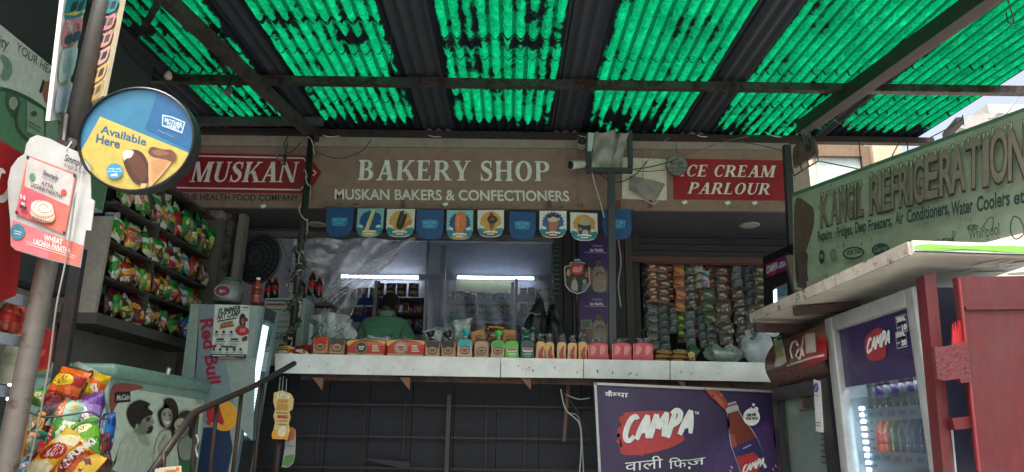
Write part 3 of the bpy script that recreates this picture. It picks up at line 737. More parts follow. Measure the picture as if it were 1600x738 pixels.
A.text('MOST', (22, 249), (62, 272), (24, 237), '1d2420', bold=.04)
A.build()

def shelfz(px, py): return PX(px, py, XW + .3).z
rack = thing('wall_rack', PX(220, 505, -2.3), 'open steel wall rack crammed with rows of snack packets above the freezer', 'rack')
XF = -2.28                       # open face of the rack
rm = S('4a4744', .7, .5, .2, rust='3a2a20')
ra, rb_, rzb = PX(152, 487, XF).y, PX(318, 470, XF).y, PX(220, 508, XF).z
rzt = PX(240, 300, XF).z + .12
b = MB(); b.box((XF - .16, (ra + rb_) / 2, rzb - .04), (.36, rb_ - ra + .06, .06), S('4c4a46', .8, .5)); b.build('base', rack)
b = MB(); b.box((XF - .31, (ra + rb_) / 2, (rzb + rzt) / 2), (.03, rb_ - ra, rzt - rzb), S('2c2c2a', .8, .4)); b.build('back', rack)
b = MB(); b.prism([(XF - .5, ra - .03, rzb - .01), (XF + .005, ra - .03, rzb - .01), (XF + .005, ra - .03, PX(150, 325, XF).z), (XF - .5, ra - .03, PX(150, 325, XF).z)], (0, .025, 0), S('9a958b', .8, .4)); b.build('side_panel', rack)
b = MB(); b.prism([(XF - .33, rb_ + .01, rzb), (XF + .06, rb_ + .01, rzb), (XF + .06, rb_ + .01, rzt), (XF - .33, rb_ + .01, rzt)], (0, .06, 0), S('5b5651', .8, .5)); b.build('side_panel', rack)
b = MB(); b.tube(smooth_path([PX(312, 415, XF + .07), PX(317, 418, XF + .1), PX(317, 434, XF + .1), PX(311, 438, XF + .07)], 4), .006, S('8a8780', .4, .3, .6)); b.build('handle', rack)
ymid = PX(236, 420, XF).y
b = MB(); b.box((XF - .14, ymid, (rzb + rzt) / 2), (.3, .02, rzt - rzb), rm); b.build('divider', rack)
levels = [rzb, PX(262, 470, XF).z, PX(262, 419, XF).z, PX(262, 362, XF).z]
for z in levels[1:] + [rzt]:
    b = MB(); b.box((XF - .14, (ra + rb_) / 2, z - .008), (.29, rb_ - ra - .01, .016), rm); b.bar((XF - .02, ra, z + .004), (XF - .02, rb_, z + .004), .008, .014, rm); b.build('shelf', rack)
rowcol = [
 ['black', 'red', 'red', 'red', 'white', 'maroon', 'green', 'green', 'black', 'blue', 'black'],
 ['green', 'red', 'black', 'lime', 'yellow', 'maroon', 'yellow', 'green', 'orange', 'red', 'lime', 'orange', 'white'],
 ['green', 'orange', 'orange', 'green', 'green', 'green', 'red', 'red', 'white', 'red', 'maroon', 'yellow'],
 ['green', 'white', 'green', 'white', 'maroon', 'teal', 'red', 'green', 'brown', 'blue', 'white', 'green']]
rown = ['bottom', 'third', 'second', 'top']
rnd = random.Random(11)
for r_, row in enumerate(rowcol):
    row = [c_ for k_, c_ in enumerate(row) for c_ in ([c_] if k_ % 4 == 3 else [c_, ['green', 'dark green', 'maroon', 'white', 'green', 'black', 'dark green'][(k_ + r_) % 7]])]  # extra packets mostly dark, imitating the dimmer light under the canopy
    n = len(row); z0 = levels[r_]; zh = ([*levels[1:], rzt][r_] - z0)
    for k, cn in enumerate(row):
        y = ra + .05 + (rb_ - ra - .09) * (k + .5) / n
        if abs(y - ymid) < .025: y += .03
        h_ = zh * rnd.uniform(.5, .66); w_ = (rb_ - ra) / n * rnd.uniform(1.25, 1.7)
        rot = Matrix.Rotation(R(90 + rnd.uniform(-18, 18)), 4, 'Z') @ Matrix.Rotation(R(rnd.uniform(-14, 4)), 4, 'X') @ Matrix.Rotation(R(rnd.uniform(-20, 20)), 4, 'Y')
        pouch('snack_packet', f'{cn} snack packet, {ORD[k]} from the aisle end, {rown[r_]} shelf of the wall rack', 'snack packet', 'snack packets in the wall rack',
              (XF - .004 + rnd.uniform(-.02, .02), y, z0 + h_ / 2 + rnd.uniform(-.005, .012)), w_, h_, .055, cn, rnd.randrange(99), rot)
        if k % 2 == 0:
            c2 = row[(k + 3) % n]; h2 = zh * rnd.uniform(.62, .72)
            pouch('snack_packet', f'{c2} snack packet behind the {ORD[k]} one from the aisle end, {rown[r_]} rack shelf', 'snack packet', 'snack packets in the wall rack',
                  (XF - .06, y + .03, z0 + h2 / 2 + zh * .2), w_, h2, .05, c2, rnd.randrange(99), Matrix.Rotation(R(90 + rnd.uniform(-30, 30)), 4, 'Z') @ Matrix.Rotation(R(rnd.uniform(-20, 20)), 4, 'Y'))

# ================================================================== leaning pole with its two poster boards
def pole_pt(px, py, Y=2.1): return PY(px, py, Y)
YP = 2.1
pl = thing('leaning_pole', pole_pt(105, 232), 'long iron pole slanting down the left edge, dark above, rusty and painted sunlit pale below', 'pole')
b = MB(); q0, q1 = pole_pt(111, 226), pole_pt(163, 2); d = q1 - q0
qb = pole_pt(7, 748); dn = (qb - q0).normalized(); qg = q0 + dn * ((q0.z - .0) / -dn.z)
b.tube([q0 + d * .03, q1, q1 + d * .6], .033, S('55534f', .5, .35, .4, rust='3a322c', rustamt=.3), 20); b.build('shaft', pl)
b = MB(); b.tube([q0 + d * .06, q0, qb, qg], .029, S('77716a', .5, .4, .3, rust='5c463a', rustamt=.46, scale=3), 20); b.build('lower_shaft', pl)  # paler tone paints in sunlight on the lower pole, over its rust
b = MB(); m_ = S('4a4844', .5, .4, .5, rust='3a3028')
b.prism([pole_pt(96, 176, 2.06), pole_pt(103, 176, 2.06), pole_pt(98, 226, 2.06), pole_pt(88, 224, 2.06)], (.0, .07, 0), m_); b.prism([pole_pt(101, 178, 2.055), pole_pt(106, 178, 2.055), pole_pt(100, 226, 2.055), pole_pt(96, 228, 2.055)], (0, .008, 0), S('9a9a96', .3, .2, .7))
b.bar(pole_pt(92, 222, 2.05), pole_pt(120, 232, 2.05), .02, .018, m_); b.build('bracket', pl)
def post_board(name, quad, Yd, lab, seed, cells, bgc, thick):
    c = [PY(x_, y_, Y_) for (x_, y_), Y_ in zip(quad, Yd)]
    o = thing(name, c[0], lab, 'poster board', None)
    f = Fr(c[0], c[1] - c[0], c[3] - c[0]); b = MB(); c = [f.at(*f.hit(*q_)) for q_ in quad]
    b.prism(c, f.n * -.012, S(bgc, .45, .12)); b.build('board', o)
    A = Art(f, 'poster_print', o, start=.001, grime=.1); 
    def bl(u, v): 
        p = (c[0].lerp(c[1], u)).lerp(c[3].lerp(c[2], u), v) - c[0]; return (p.dot(f.u), p.dot(f.v))
    cells(A, bl); A.build(); return o
def left_cells(A, bl):
    def cell(v0, v1, c, w0=.12, w1=.96):
        A.blob([bl(w0, v0), bl((w0 + w1) / 2, v0 - .02), bl(w1, v0 + .03), bl(w1, v1), bl((w0 + w1) / 2, v1 + .02), bl(w0, v1 - .01)], c, False)
    cell(.82, .99, '2c8c9c'); cell(.86, .86, 'd8c860')
    A.poly([bl(.3, .87), bl(.55, .89), bl(.6, .97), bl(.35, .95)], '2a3440', False); A.poly([bl(.6, .87), bl(.85, .9), bl(.9, .98), bl(.66, .95)], '303c38', False)
    cell(.6, .8, 'c88890'); A.textm('TREAT', *bl(.42, .74), .02, 'e8e0dc', bold=.03); A.textm('TIME', *bl(.42, .705), .02, 'e8e0dc', bold=.03); A.ell(*bl(.78, .745), .016, .012, 'a83448', False)
    A.blob([bl(.2, .62), bl(.5, .6), bl(.52, .68), bl(.25, .67)], '2c5468', False); A.blob([bl(.58, .62), bl(.9, .63), bl(.92, .7), bl(.62, .69)], '2c4c60', False)
    cell(.32, .55, 'b4d4d4'); A.blob([bl(.3, .38), bl(.7, .38), bl(.74, .48), bl(.34, .48)], '9cc4cc', False); cell(.08, .24, 'c0d4e4'); A.blob([bl(.4, .1), bl(.8, .12), bl(.7, .2)], 'a0c0dc', False)  # pale lower prints paint in the washed-out glare
post_board('poster_board', [(78, 189), (98, 186), (136, -4), (100, -4)], [2.0, 2.12, 2.12, 2.0], 'long white poster board with ice cream prints and a lower half painted pale as glare', 1, left_cells, 'dcdcd6', .01)
def right_cells(A, bl):
    cols = ['3c8c9c', 'c88c94', 'd09a90', 'd4a8a0', 'd8b070', 'c8a868']
    for k, c in enumerate(cols[::-1]):
        v0 = .02 + k * .165; A.blob([bl(.05, v0), bl(.5, v0 - .01), bl(.9, v0 + .02), bl(.92, v0 + .145), bl(.5, v0 + .125), bl(.06, v0 + .14)], c, False)
        for u in (.14, .52): A.poly([bl(u, v0 + .03), bl(u + .28, v0 + .04), bl(u + .32, v0 + .11), bl(u + .06, v0 + .10)], ['34444c', '4c5c5c', '6c6250', '3c4850'][(k + int(u * 4)) % 4], False)
post_board('poster_board', [(133, 166), (160, 150), (191, -4), (167, -4)], [2.14, 2.04, 2.02, 2.12], 'long tan poster board with rows of dark product prints, touching the round sign', 2, right_cells, 'c8bc9c', .01)

# round sign "Available Here"
cR = PY(215, 218, 2.0); rr = 94 * mm(2.0) * 1.0
ru = (PY(300, 246, 2.0) - PY(134, 190, 2.0)).normalized(); rv_ = V((.0, -.06, 1))
fr_ = Fr(cR, V((1, .03, 0)), V((0, -.12, 1)))
rs = thing('round_sign', cR, 'round blue and yellow lightbox sign reading Available Here in a black rim', 'sign')
RX, RY = 95 * mm(2.06) * .985, 81 * mm(2.06) * 1.085
def rimpt(k, f=1., h=0., n=56): t = 6.28319 * k / n; return fr_.at(RX * f * math.cos(t), RY * f * math.sin(t), h)
b = MB(); rim = S('1d2022', .35, .25)
n = 56
for k in range(n):
    j = k + 1
    for (f0, h0), (f1, h1) in zip([(.965, .004), (.975, .014), (1., .012), (1.01, 0), (1.01, -.04), (.97, -.045)], [(.975, .014), (1., .012), (1.01, 0), (1.01, -.04), (.97, -.045), (.0, -.045)]):
        b.face([rimpt(k, f0, h0), rimpt(j, f0, h0), rimpt(j, f1, h1), rimpt(k, f1, h1)] if f1 else [rimpt(k, f0, h0), rimpt(j, f0, h0), fr_.at(0, 0, h1)], rim, True)
b.build('rim', rs)
b = MB(); b.face([rimpt(k, .968, .003) for k in range(n)], S('35789a', .3, .14, scale=2)); b.build('face', rs, fixn=False)
A = Art(fr_, 'sign_print', rs, start=.0036, rough=.3, grime=.08)
def clip_in(pts):
    out = []
    for p in pts:
        x, y = fr_.hit(*p); q = math.hypot(x / RX, y / RY)
        if q > .965: x, y = x * .965 / q, y * .965 / q
        out.append((x, y))
    return out
def arc(px0, px1, nn=18):      # rim points from one pixel to another, clockwise in the picture
    x0, y0 = fr_.hit(*px0); x1, y1 = fr_.hit(*px1); t0, t1 = math.atan2(y0 / RY, x0 / RX), math.atan2(y1 / RY, x1 / RX)
    if t1 > t0: t1 -= 6.28319
    return [(RX * .965 * math.cos(t0 + (t1 - t0) * k / nn), RY * .965 * math.sin(t0 + (t1 - t0) * k / nn)) for k in range(nn + 1)]
A.poly([fr_.hit(227, 202), fr_.hit(243, 160)] + arc((247, 140), (308, 238)), S('27608f', .3, .1), False)
A.poly([fr_.hit(158, 183)] + [fr_.hit(304, 243)] + arc((305, 243), (128, 236)), S('c2b058', .35, .14), False)
A.text('Available', (158, 208), (229, 229), (160, 196), '2c5a78', bold=.02); A.text('Here', (151, 223), (188, 233), (153, 210), '2c5a78', bold=.02)
A.poly([(254, 198), (286, 210), (291, 192), (270, 183), (255, 180)], 'b8d0dc'); A.poly([(256, 196), (284.5, 207), (288.5, 193), (269.5, 185), (257, 182.5)], '2f6c98')
A.text('MOTHER', (259, 192), (286, 201), (259.5, 185), 'd8e4ea', bold=.02); A.text('DAIRY', (262, 199), (282, 206), (262.5, 193), 'd8e4ea', bold=.02); A.text('Happy Food', (249, 206), (272, 216), (249.5, 203), '7fa4c0')
A.blob([(196, 240), (210, 235), (224, 240), (233, 256), (237, 275), (230, 288), (216, 289), (204, 276), (195, 255)], '4a2c22'); A.blob([(200, 243), (212, 239), (222, 246), (229, 262), (231, 278), (222, 283), (208, 268)], '5c3828')
A.blob([(194, 240), (202, 236), (211, 238), (207, 247), (200, 249), (196, 252)], 'd8d0c4'); A.poly([(222, 288), (232, 288), (229, 296), (222, 296)], 'c8a878')
A.blob([(236, 241), (250, 236), (264, 244), (272, 250), (262, 266), (246, 284), (236, 292), (234, 262)], 'c89c74'); A.poly([(238, 250), (268, 252), (240, 288)], 'b88a5c')
A.blob([(234, 240), (240, 231), (256, 235), (270, 236), (278, 245), (272, 254), (262, 251), (252, 249), (242, 247)], '6c4634'); A.blob([(240, 238), (252, 236), (266, 241), (258, 245), (246, 244)], '8c6248')
A.ell(182, 269, 12.5, 12, '3a94bc'); A.textm('made with', *fr_.hit(182, 266.5), .006, 'd8e8ee'); A.textm('goodness of', *fr_.hit(182, 270.5), .006, 'd8e8ee'); A.textm('milk', *fr_.hit(182, 277), .009, 'e8f0f4', bold=.03)
A.line([(257, 286), (275, 272)], .003, '8c7c3c'); A.line([(136, 250), (150, 268)], .003, '8c7c3c')
A.build()

# hanging card
YH = 2.0
cd = thing('hanging_card', PY(100, 228, YH), 'white and pink die cut card for wheat lachha paratha hanging from the leaning pole', 'advert card')
cf = Fr(PY(20, 390, YH), PY(125, 416, YH) - PY(20, 390, YH), PY(50, 212, 2.0) - PY(20, 390, YH))
out = [(17, 385), (15, 360), (18, 345), (14, 310), (13, 285), (17, 262), (28, 247), (38, 240), (42, 225), (48, 215), (60, 211), (80, 216), (110, 228), (135, 240), (152, 258), (164, 272), (162, 300), (168, 306), (167, 330), (160, 334), (160, 352), (148, 353), (146, 364), (128, 417), (118, 416), (40, 392), (24, 390)]
out = [(17, 384), (16, 345), (13, 315), (12, 285), (17, 262), (28, 247), (38, 241), (41, 226), (47, 216), (58, 211), (78, 217), (104, 230), (135, 243), (141, 260), (142, 310), (148, 314), (142, 360), (134, 360), (125, 418), (60, 402), (24, 391)]
b = MB(); b.prism([cf.at(*cf.hit(*p)) for p in out], cf.n * -.004, S('b2b5b2', .5, .2, scale=1.5)); b.build('card', cd)
A = Art(cf, 'card_print', cd, start=.001, rough=.45, grime=.1); pk = S('d0685c', .45, .12)
A.poly([(20, 344), (130, 384), (124.5, 416), (60, 400.5), (24, 390), (18, 382)], S('d2747a', .45, .12)); A.poly([(76, 364.5), (130, 384), (124.5, 416), (76, 404)], pk)
A.text('WHEAT', (69, 375), (98, 383), (70, 366.5), 'e8dcd8', bold=.03); A.text('LACHHA PARATHA', (53, 381), (111, 397), (54, 373), 'e8dcd8', bold=.02)
A.line([(40, 377), (119, 401)], .0016, 'e4d0cc'); A.line([(42, 381), (117, 404)], .0016, 'e4d0cc'); A.ell(29, 363, 11, 12, '3c8090', spikes=16, star=.06); A.line([(23, 361), (35, 364)], .002, 'c8dce0'); A.line([(24, 365), (34, 367.5)], .002, 'c8dce0')
A.poly([(45, 244), (121, 273), (103, 368), (26, 335)], pk); A.poly([(45, 246), (118, 275), (110, 323), (40, 292)], 'b6b5b2'); A.poly([(40, 292), (74, 307), (68, 352), (26, 333)], 'cc5c6c')
for q_ in ([(44, 244), (48, 246), (47, 251), (43, 249)], [(117, 272), (121, 274), (120, 279), (116, 277)], [(27, 330), (31, 332), (30, 337), (26, 335)], [(101, 362), (105, 364), (104, 368), (100, 367)]): A.poly(q_, '2c2a2a')
A.ell(53, 278, 4.5, 6, '4c8c5c'); A.ell(102, 302, 4.4, 5, 'c04838'); A.text('Simmply', (69, 274), (94, 284), (70, 267), '2a2a2a', shear=.3, bold=.02); A.text('Fresh & Easy', (68, 280), (90, 288), (68.5, 276.5), '4a4a4a')
A.text('ATTA', (67, 290), (86, 297), (68, 284.5), '4a2c28', bold=.02); A.text('LACHHA PARATHA', (51, 293), (100, 312), (52, 286.5), '4a2c28', bold=.02)
for k in range(5):
    A.ell(70, 338 - k * 3, 20 - k * .6, 11.5 - k * .3, ['b89c84', 'd8c4b0', 'b89880', 'dccab6', 'e2d4c4'][k], rot=.25)
A.curve([(58, 328), (62, 318), (76, 316), (86, 324), (82, 333), (70, 334), (64, 328), (70, 321), (78, 325), (74, 329)], .0024, 'a08470')
A.line([(37, 306), (38, 313)], .005, 'e0d4d0'); A.line([(42, 308), (43, 315)], .005, 'e0d4d0'); A.text('5', (37, 325), (44, 327), (37.5, 318), 'e0d4d0', bold=.03); A.poly([(36, 321), (47, 326), (46, 331), (35, 327)], '4a3030')
A.text('5 PARATHAS', (50, 343), (86, 355), (51, 338), '3a2422', bold=.01)
A.text('Simmply', (105, 254), (134, 265), (106, 243), '2a2a2a', shear=.3, bold=.03); A.text('Fresh & Easy', (105, 264), (139, 276), (106, 257.5), '3a3a3a')
A.line([(118, 375), (134, 262)], .002, 'b8bab6'); A.build()
b = MB(); b.tube([PY(104, 233, YH - .005), PY(112, 222, 2.05)], .002, white, 5); b.build('string', cd)

# ================================================================== lit cola fridge at the left edge
XC = -1.55
cf_t = thing('drinks_fridge', PX(40, 700, XC), 'lit red cola fridge at the left edge with bottles standing on its shelves', 'fridge')
fc = Fr(PX(0, 500, XC), V((0, 1, 0)), V((0, 0, 1)))
def cx(px, py, h=0.): return fc.at(*fc.hit(px, py), h)
redp = S('9c1a1e', .4, .25, scale=2)
hx = [cx(-170, 330), cx(2, 460), cx(48, 250), cx(-170, 60)]
b = MB(); b.prism([cx(-200, 560), cx(25, 462), cx(52, 250), cx(-200, 100)], (-.1, 0, 0), redp); b.build('header', cf_t)
A = Art(fc, 'header_script', cf_t, start=.001); A.curve([(8, 270), (-1, 268), (-8, 290), (-6, 310), (6, 306), (14, 290)], [.006, .02, .03, .02, .012, .004], 'd8d0cc'); A.curve([(-10, 312), (4, 312), (12, 300), (16, 282)], [.004, .02, .02, .004], 'd8d0cc'); A.build()
frm = S('a59a90', .5, .35, .35, rust='6a4c3a', rustamt=.38, scale=3)
b = MB(); b.prism([cx(4, 748, -.004), cx(20, 752, -.004), cx(80, 432, -.004), cx(66, 424, -.004)], (-.015, 0, 0), frm); b.build('door_frame', cf_t)
ins = S('d0d8da', .5, .2)
bx = MB(); bx.prism([cx(-220, 800, -.45), cx(10, 800, -.45), cx(75, 420, -.45), cx(-220, 330, -.45)], (-.03, 0, 0), ins); bx.build('back_panel', cf_t)
b = MB()
for t in [k / 26 for k in range(27)]:
    p = cx(104 - 83 * t * 1.0, 425 + 340 * t, .002); 
    if t < .6: b.box(cx(52 - 22 * t / .6, 436 + 100 * t / .6, .006), (.004, .004, .004), glow('ffffff', .8, 'led_dot'))
b.build('led_strip', cf_t)
b = MB(); b.tube([PX(24, 560, XC - .15), PX(16, 625, XC - .15)], .012, glow('e8f4ff', 4, 'glint_glow'), 8); b.build('glint_tube', cf_t)  # glowing tube added to imitate a bright glint and brighten the inside
for k, (px, py) in enumerate(((45, 467), (30, 528), (12, 607), (-5, 690))):
    p = cx(px + 20, py + 8, -.06); q_ = cx(px - 110, py - 60, -.06); z = p.z
    b = MB(); b.box((XC - .25, (p.y + q_.y) / 2 - .1, z), (.38, abs(p.y - q_.y) + .25, .008), S('c4ccd0', .3, .15, .4)); b.box((XC - .055, (p.y + q_.y) / 2 - .1, z + .006), (.012, abs(p.y - q_.y) + .25, .035), S('aab8c4', .3, .15, .3)); b.build('shelf', cf_t)
def bottle(name, label, cat, group, loc, h, r, liquid, cap, lab, proto={}):
    k = (liquid, cap, lab, round(h / r, 2))
    if k in proto: return dup(proto[k], loc=loc, label=label) if True else None
    t = thing(name, loc, label, cat, group); mt = Matrix.Translation(V(loc))
    b = MB(); b.lathe([(r * .8, 0), (r, h * .04), (r, h * .3), (r * .9, h * .45), (r, h * .6), (r * .85, h * .72), (r * .38, h * .87), (r * .38, h * .92)], S(liquid, .15, .05, spec=.7), mt, 14); b.build('bottle_body', t)
    b = MB(); b.lathe([(r * .42, h * .91), (r * .44, h), (r * .38, h * 1.005)], S(cap, .4, .1), mt, 12); b.build('cap', t)
    b = MB(); b.lathe([(r * 1.012, h * .34), (r * .93, h * .45), (r * 1.01, h * .58)], S(lab, .4, .1), mt, 14); b.build('bottle_label', t)
    proto[k] = t; return t
for k, (px, py, l_) in enumerate(((12, 521, 'e06848'), (26, 523, 'c84830'), (4, 518, 'a83c28'))):
    p = PX(px, py, XC - .09); bottle('drink_bottle', f'small red drink bottle, {ORD[k]} from the leaning door frame inside the left fridge', 'bottle', 'bottles in the left fridge', p, .105, .022, l_, 'd8d4d0', 'c83028')
p = PX(14, 600, XC - .12); t = bottle('drink_bottle', 'pale cream bottle on the lower shelf of the left fridge', 'bottle', None, p, .17, .036, 'c8ccae', 'd8d8d0', 'b8c09c')
p = PX(22, 690, XC - .12); bottle('drink_bottle', 'orange drink bottle at the bottom of the left fridge', 'bottle', None, p + V((0, .0, -.06)), .2, .035, 'd07c28', 'd8d0c0', 'd89038')
t = thing('red_box', PX(62, 575, -1.75), 'small red plastic box hanging in the gap beyond the left fridge', 'box')
b = MB(); b.prism([PX(50, 578, -1.75), PX(68, 574, -1.75), PX(76, 516, -1.75), PX(62, 510, -1.75)], (-.01, .06, 0), S('b01c1c', .35, .15)); b.build('body', t)
b = MB(); b.prism([PX(57, 560, -1.748), PX(68, 556, -1.748), PX(70, 546, -1.748), PX(60, 550, -1.748)], (.004, 0, 0), S('d05048', .35, .15)); b.build('front_tab', t)
b = MB(); b.bar(PY(85, 640, 3.0), PY(125, 390, 3.0), .05, .03, iron, up=(0, 1, 0)); tag(b.build('iron_strut'), 'dark iron strut standing between the left fridge and the chest freezer', 'strut')
b = MB(); b.bar(PX(100, 482, -2.4), PX(300, 531, -2.4), .03, .05, iron); tag(b.build('wall_angle'), 'dark iron angle along the wall under the snack rack', 'angle iron')
cable([PY(118, 300, 1.98), PY(104, 400, 1.99), PY(88, 480, 2.0), PY(75, 580, 2.05), PY(56, 680, 2.1), PY(40, 745, 2.15)], .0025, S('8a8882', .6, .2), 'grey cord hanging from the paratha card down past the snack basket', 'cord')

# ================================================================== chest freezer
XZ = -1.9
fz = thing('chest_freezer', PX(240, 735, XZ), 'pale green chest freezer with a family picture on its front below the snack rack', 'freezer')
ff = Fr(PX(165, 738, XZ), V((0, 1, 0)), V((0, 0, 1)))
ya, yb2 = PX(168, 650, XZ).y, PX(322, 650, XZ).y; zt = PX(250, 596, XZ).z
mint = S('86a79c', .45, .25, scale=2)
b = MB(); b.box((XZ - .24, (ya + yb2) / 2, zt / 2 + .2), (.48, yb2 - ya + .06, zt - .4), mint, bev=.02); b.build('body', fz)
b = MB(); b.box((XZ - .23, (ya + yb2) / 2, zt + .012), (.52, yb2 - ya + .1, .07), S('6f9488', .45, .25), bev=.025); b.build('lid_rim', fz)
p = PX(252, 592, XZ); b = MB(); b.tube([p + V((.03, 0, .02)), p + V((.035, 0, .06))], .012, S('c8ccc8', .3, .2, .6), 10); b.build('lock', fz)
A = Art(ff, 'front_picture', fz, start=.0035, step=.0006, grime=.15)
def fp_(px, py): return ff.hit(px, py)
A.poly([(172, 603), (318, 626), (305, 760), (160, 760)], S('c2d4c4', .5, .15)); A.poly([(164, 722), (236, 716), (312, 690), (306, 760), (158, 760)], S('3c7a4a', .5, .15))
A.blob([(173, 604), (204, 600), (222, 606), (198, 614), (180, 634), (171, 650)], '8c4a44')
A.poly([(177, 613), (202, 612), (202, 628), (177, 630)], '191b1b'); A.text("McCain", (180, 626), (200.5, 624), (180, 617.5), 'c8ccc4', bold=.03, shear=.2)
skin1, skin2, skin3 = '8c9284', 'a6a898', '767c70'
A.blob([(178.9, 721.7), (186.6, 691.7), (204.6, 674.6), (219.2, 681.4), (233.7, 684.0), (238.0, 700.3), (236.3, 736.6), (177.7, 736.6)], 'b4c2b2')
A.blob([(208.0, 674.6), (216.2, 680.1), (226.9, 683.1), (231.2, 696.0), (222.6, 696.0), (213.2, 685.3)], '9aa896')
A.blob([(210.6, 668.1), (214.0, 655.3), (226.9, 648.0), (234.2, 646.3), (235.9, 653.2), (238.9, 660.0), (235.0, 664.3), (234.6, 670.3), (230.3, 677.1), (222.6, 680.6), (214.0, 679.7), (208.0, 673.7)], skin1)
A.blob([(214.0, 661.7), (222.6, 659.6), (226.9, 670.3), (222.6, 678.0), (214.0, 677.1), (210.6, 671.1)], skin3)
A.blob([(207.2, 664.3), (210.6, 662.6), (212.3, 667.7), (209.8, 671.1)], skin2)
A.blob([(195.2, 649.7), (196.5, 638.6), (203.3, 630.0), (215.8, 625.3), (229.0, 629.2), (231.6, 633.5), (223.0, 635.6), (233.7, 642.0), (235.9, 647.2), (227.3, 651.0), (219.2, 656.6), (215.3, 664.3), (212.3, 661.7), (208.9, 664.3), (207.2, 670.3), (200.3, 662.6)], '15191a')
A.blob([(227.7, 669.0), (233.7, 666.0), (236.7, 667.7), (235.4, 672.0), (232.9, 676.3), (227.7, 678.0), (225.2, 674.6), (230.3, 672.4)], '232623')
A.line([(225.2, 655.7), (231.6, 653.2)], .012, '23262a')
A.line([(226.0, 658.7), (231.2, 657.0)], .006, '3a3e3a')
A.blob([(238.0, 736.6), (239.7, 696.0), (246.1, 678.8), (256.8, 672.4), (266.3, 678.8), (272.3, 696.0), (274.0, 736.6)], 'bcc8b6')
A.blob([(246.6, 662.6), (243.6, 644.6), (251.7, 636.0), (262.0, 636.0), (253.4, 628.3), (256.8, 622.3), (268.0, 624.1), (274.4, 636.9), (274.4, 655.3), (270.5, 674.6), (266.3, 696.0), (262.0, 696.0), (264.6, 674.6), (256.8, 670.3), (250.0, 666.9)], '15181a')
A.blob([(249.1, 644.6), (256.0, 638.2), (262.8, 641.2), (265.4, 652.3), (262.4, 663.9), (256.8, 669.0), (251.7, 663.0), (248.7, 654.0)], skin2)
A.blob([(262.0, 644.6), (265.0, 652.3), (262.0, 663.0), (257.7, 667.7), (260.3, 655.3)], skin3)
A.blob([(251.7, 657.0), (256.8, 658.7), (262.0, 657.4), (259.4, 662.6), (255.1, 662.6)], 'dfe2d6')
A.line([(250.9, 648.9), (254.3, 648.0)], .008, '23262a')
A.line([(258.6, 648.5), (262.4, 649.3)], .008, '23262a')
A.line([(250.0, 645.9), (254.7, 644.6)], .005, '33363a')
A.line([(258.1, 645.0), (262.8, 645.9)], .005, '33363a')
A.blob([(243.2, 696.0), (248.3, 689.6), (253.4, 678.8), (257.7, 684.0), (258.6, 700.3), (252.6, 717.4), (244.9, 708.8)], skin2)
A.blob([(274.0, 700.3), (280.8, 684.8), (295.4, 679.7), (303.1, 686.6), (299.7, 700.3), (291.1, 717.4), (278.3, 717.4)], '8c968a')
A.blob([(269.7, 662.6), (274.0, 648.9), (283.4, 642.0), (295.4, 643.7), (302.7, 653.2), (303.1, 674.6), (295.4, 685.3), (289.4, 681.4), (292.8, 670.3), (286.0, 657.4), (278.3, 655.7)], '1d2022')
A.blob([(266.3, 665.2), (270.1, 656.6), (279.1, 653.2), (287.7, 660.0), (289.4, 672.0), (282.5, 681.4), (272.3, 681.4), (267.1, 675.4), (268.8, 670.3)], skin2)
A.blob([(278.3, 661.7), (287.7, 664.3), (288.5, 673.7), (282.5, 680.6), (276.5, 677.1)], skin3)
A.line([(270.5, 666.9), (274.8, 665.6)], .006, '2a2c2c')
A.blob([(267.1, 675.4), (270.5, 674.6), (271.0, 676.7), (268.4, 677.6)], '6c5a54')
A.text('100%', (300, 630), (312, 632), (300, 624), '4c5c50')
A.build()
# basket of snack packets in front of the freezer
YB2 = 2.78
bk = thing('wire_basket', PY(110, 740, YB2), 'wire basket heaped with bright snack packets in front of the chest freezer', 'basket')
b = MB(); gm = S('5a6a5e', .5, .3, .5)
ring = [PY(35, 640, 2.72), PY(60, 618, 2.95), PY(100, 575, 3.05), PY(150, 590, 3.05), PY(168, 645, 2.85), PY(163, 655, 2.68), PY(140, 644, 2.6), PY(110, 648, 2.58), PY(70, 652, 2.58), PY(35, 640, 2.72)]
b.tube(smooth_path(ring, 5), .004, gm, 6); b.build('top_ring', bk)
b = MB()
for px, py, Y in ((32, 650, 2.7), (40, 655, 2.66), (50, 650, 2.62), (60, 652, 2.6), (160, 655, 2.68), (166, 650, 2.75)):
    p = PY(px, py, Y); b.tube([p, p + V((.02 if px < 100 else -.02, .03, -.6))], .003, gm, 5)
b.build('wire', bk)
b = MB(); pts = [PY(92, 590, 3.08), PY(100, 572, 3.08), PY(122, 565, 3.08), PY(150, 580, 3.08), PY(162, 610, 3.08), PY(160, 720, 3.0), PY(60, 720, 3.0), PY(62, 620, 3.05)]
b.prism(pts, (0, .012, 0), S('a8b8a8', .6, .2)); b.build('backing_card', bk)
packs = [('brown', 44, 685, 18, 60, 20, 2.72), ('blue', 50, 735, 34, 34, 10, 2.66), ('lime', 68, 622, 26, 26, 20, 2.9), ('maroon', 131, 602, 26, 40, -20, 3.0), ('yellow', 150, 606, 24, 40, 10, 2.95), ('blue', 164, 680, 18, 62, -6, 2.8),
 ('maroon', 70, 662, 34, 76, 14, 2.76), ('teal', 56, 688, 20, 28, 20, 2.66), ('red', 70, 720, 36, 46, 8, 2.62), ('purple', 142, 648, 30, 62, -12, 2.76), ('maroon', 158, 712, 24, 60, -18, 2.68), ('orange', 104, 606, 46, 54, 12, 2.82),
 ('teal', 106, 648, 44, 38, -75, 2.72), ('green', 98, 683, 46, 42, -80, 2.66), ('lime', 132, 692, 42, 66, -22, 2.62), ('yellow', 88, 716, 48, 74, 32, 2.56), ('orange', 122, 728, 52, 52, -62, 2.52)]
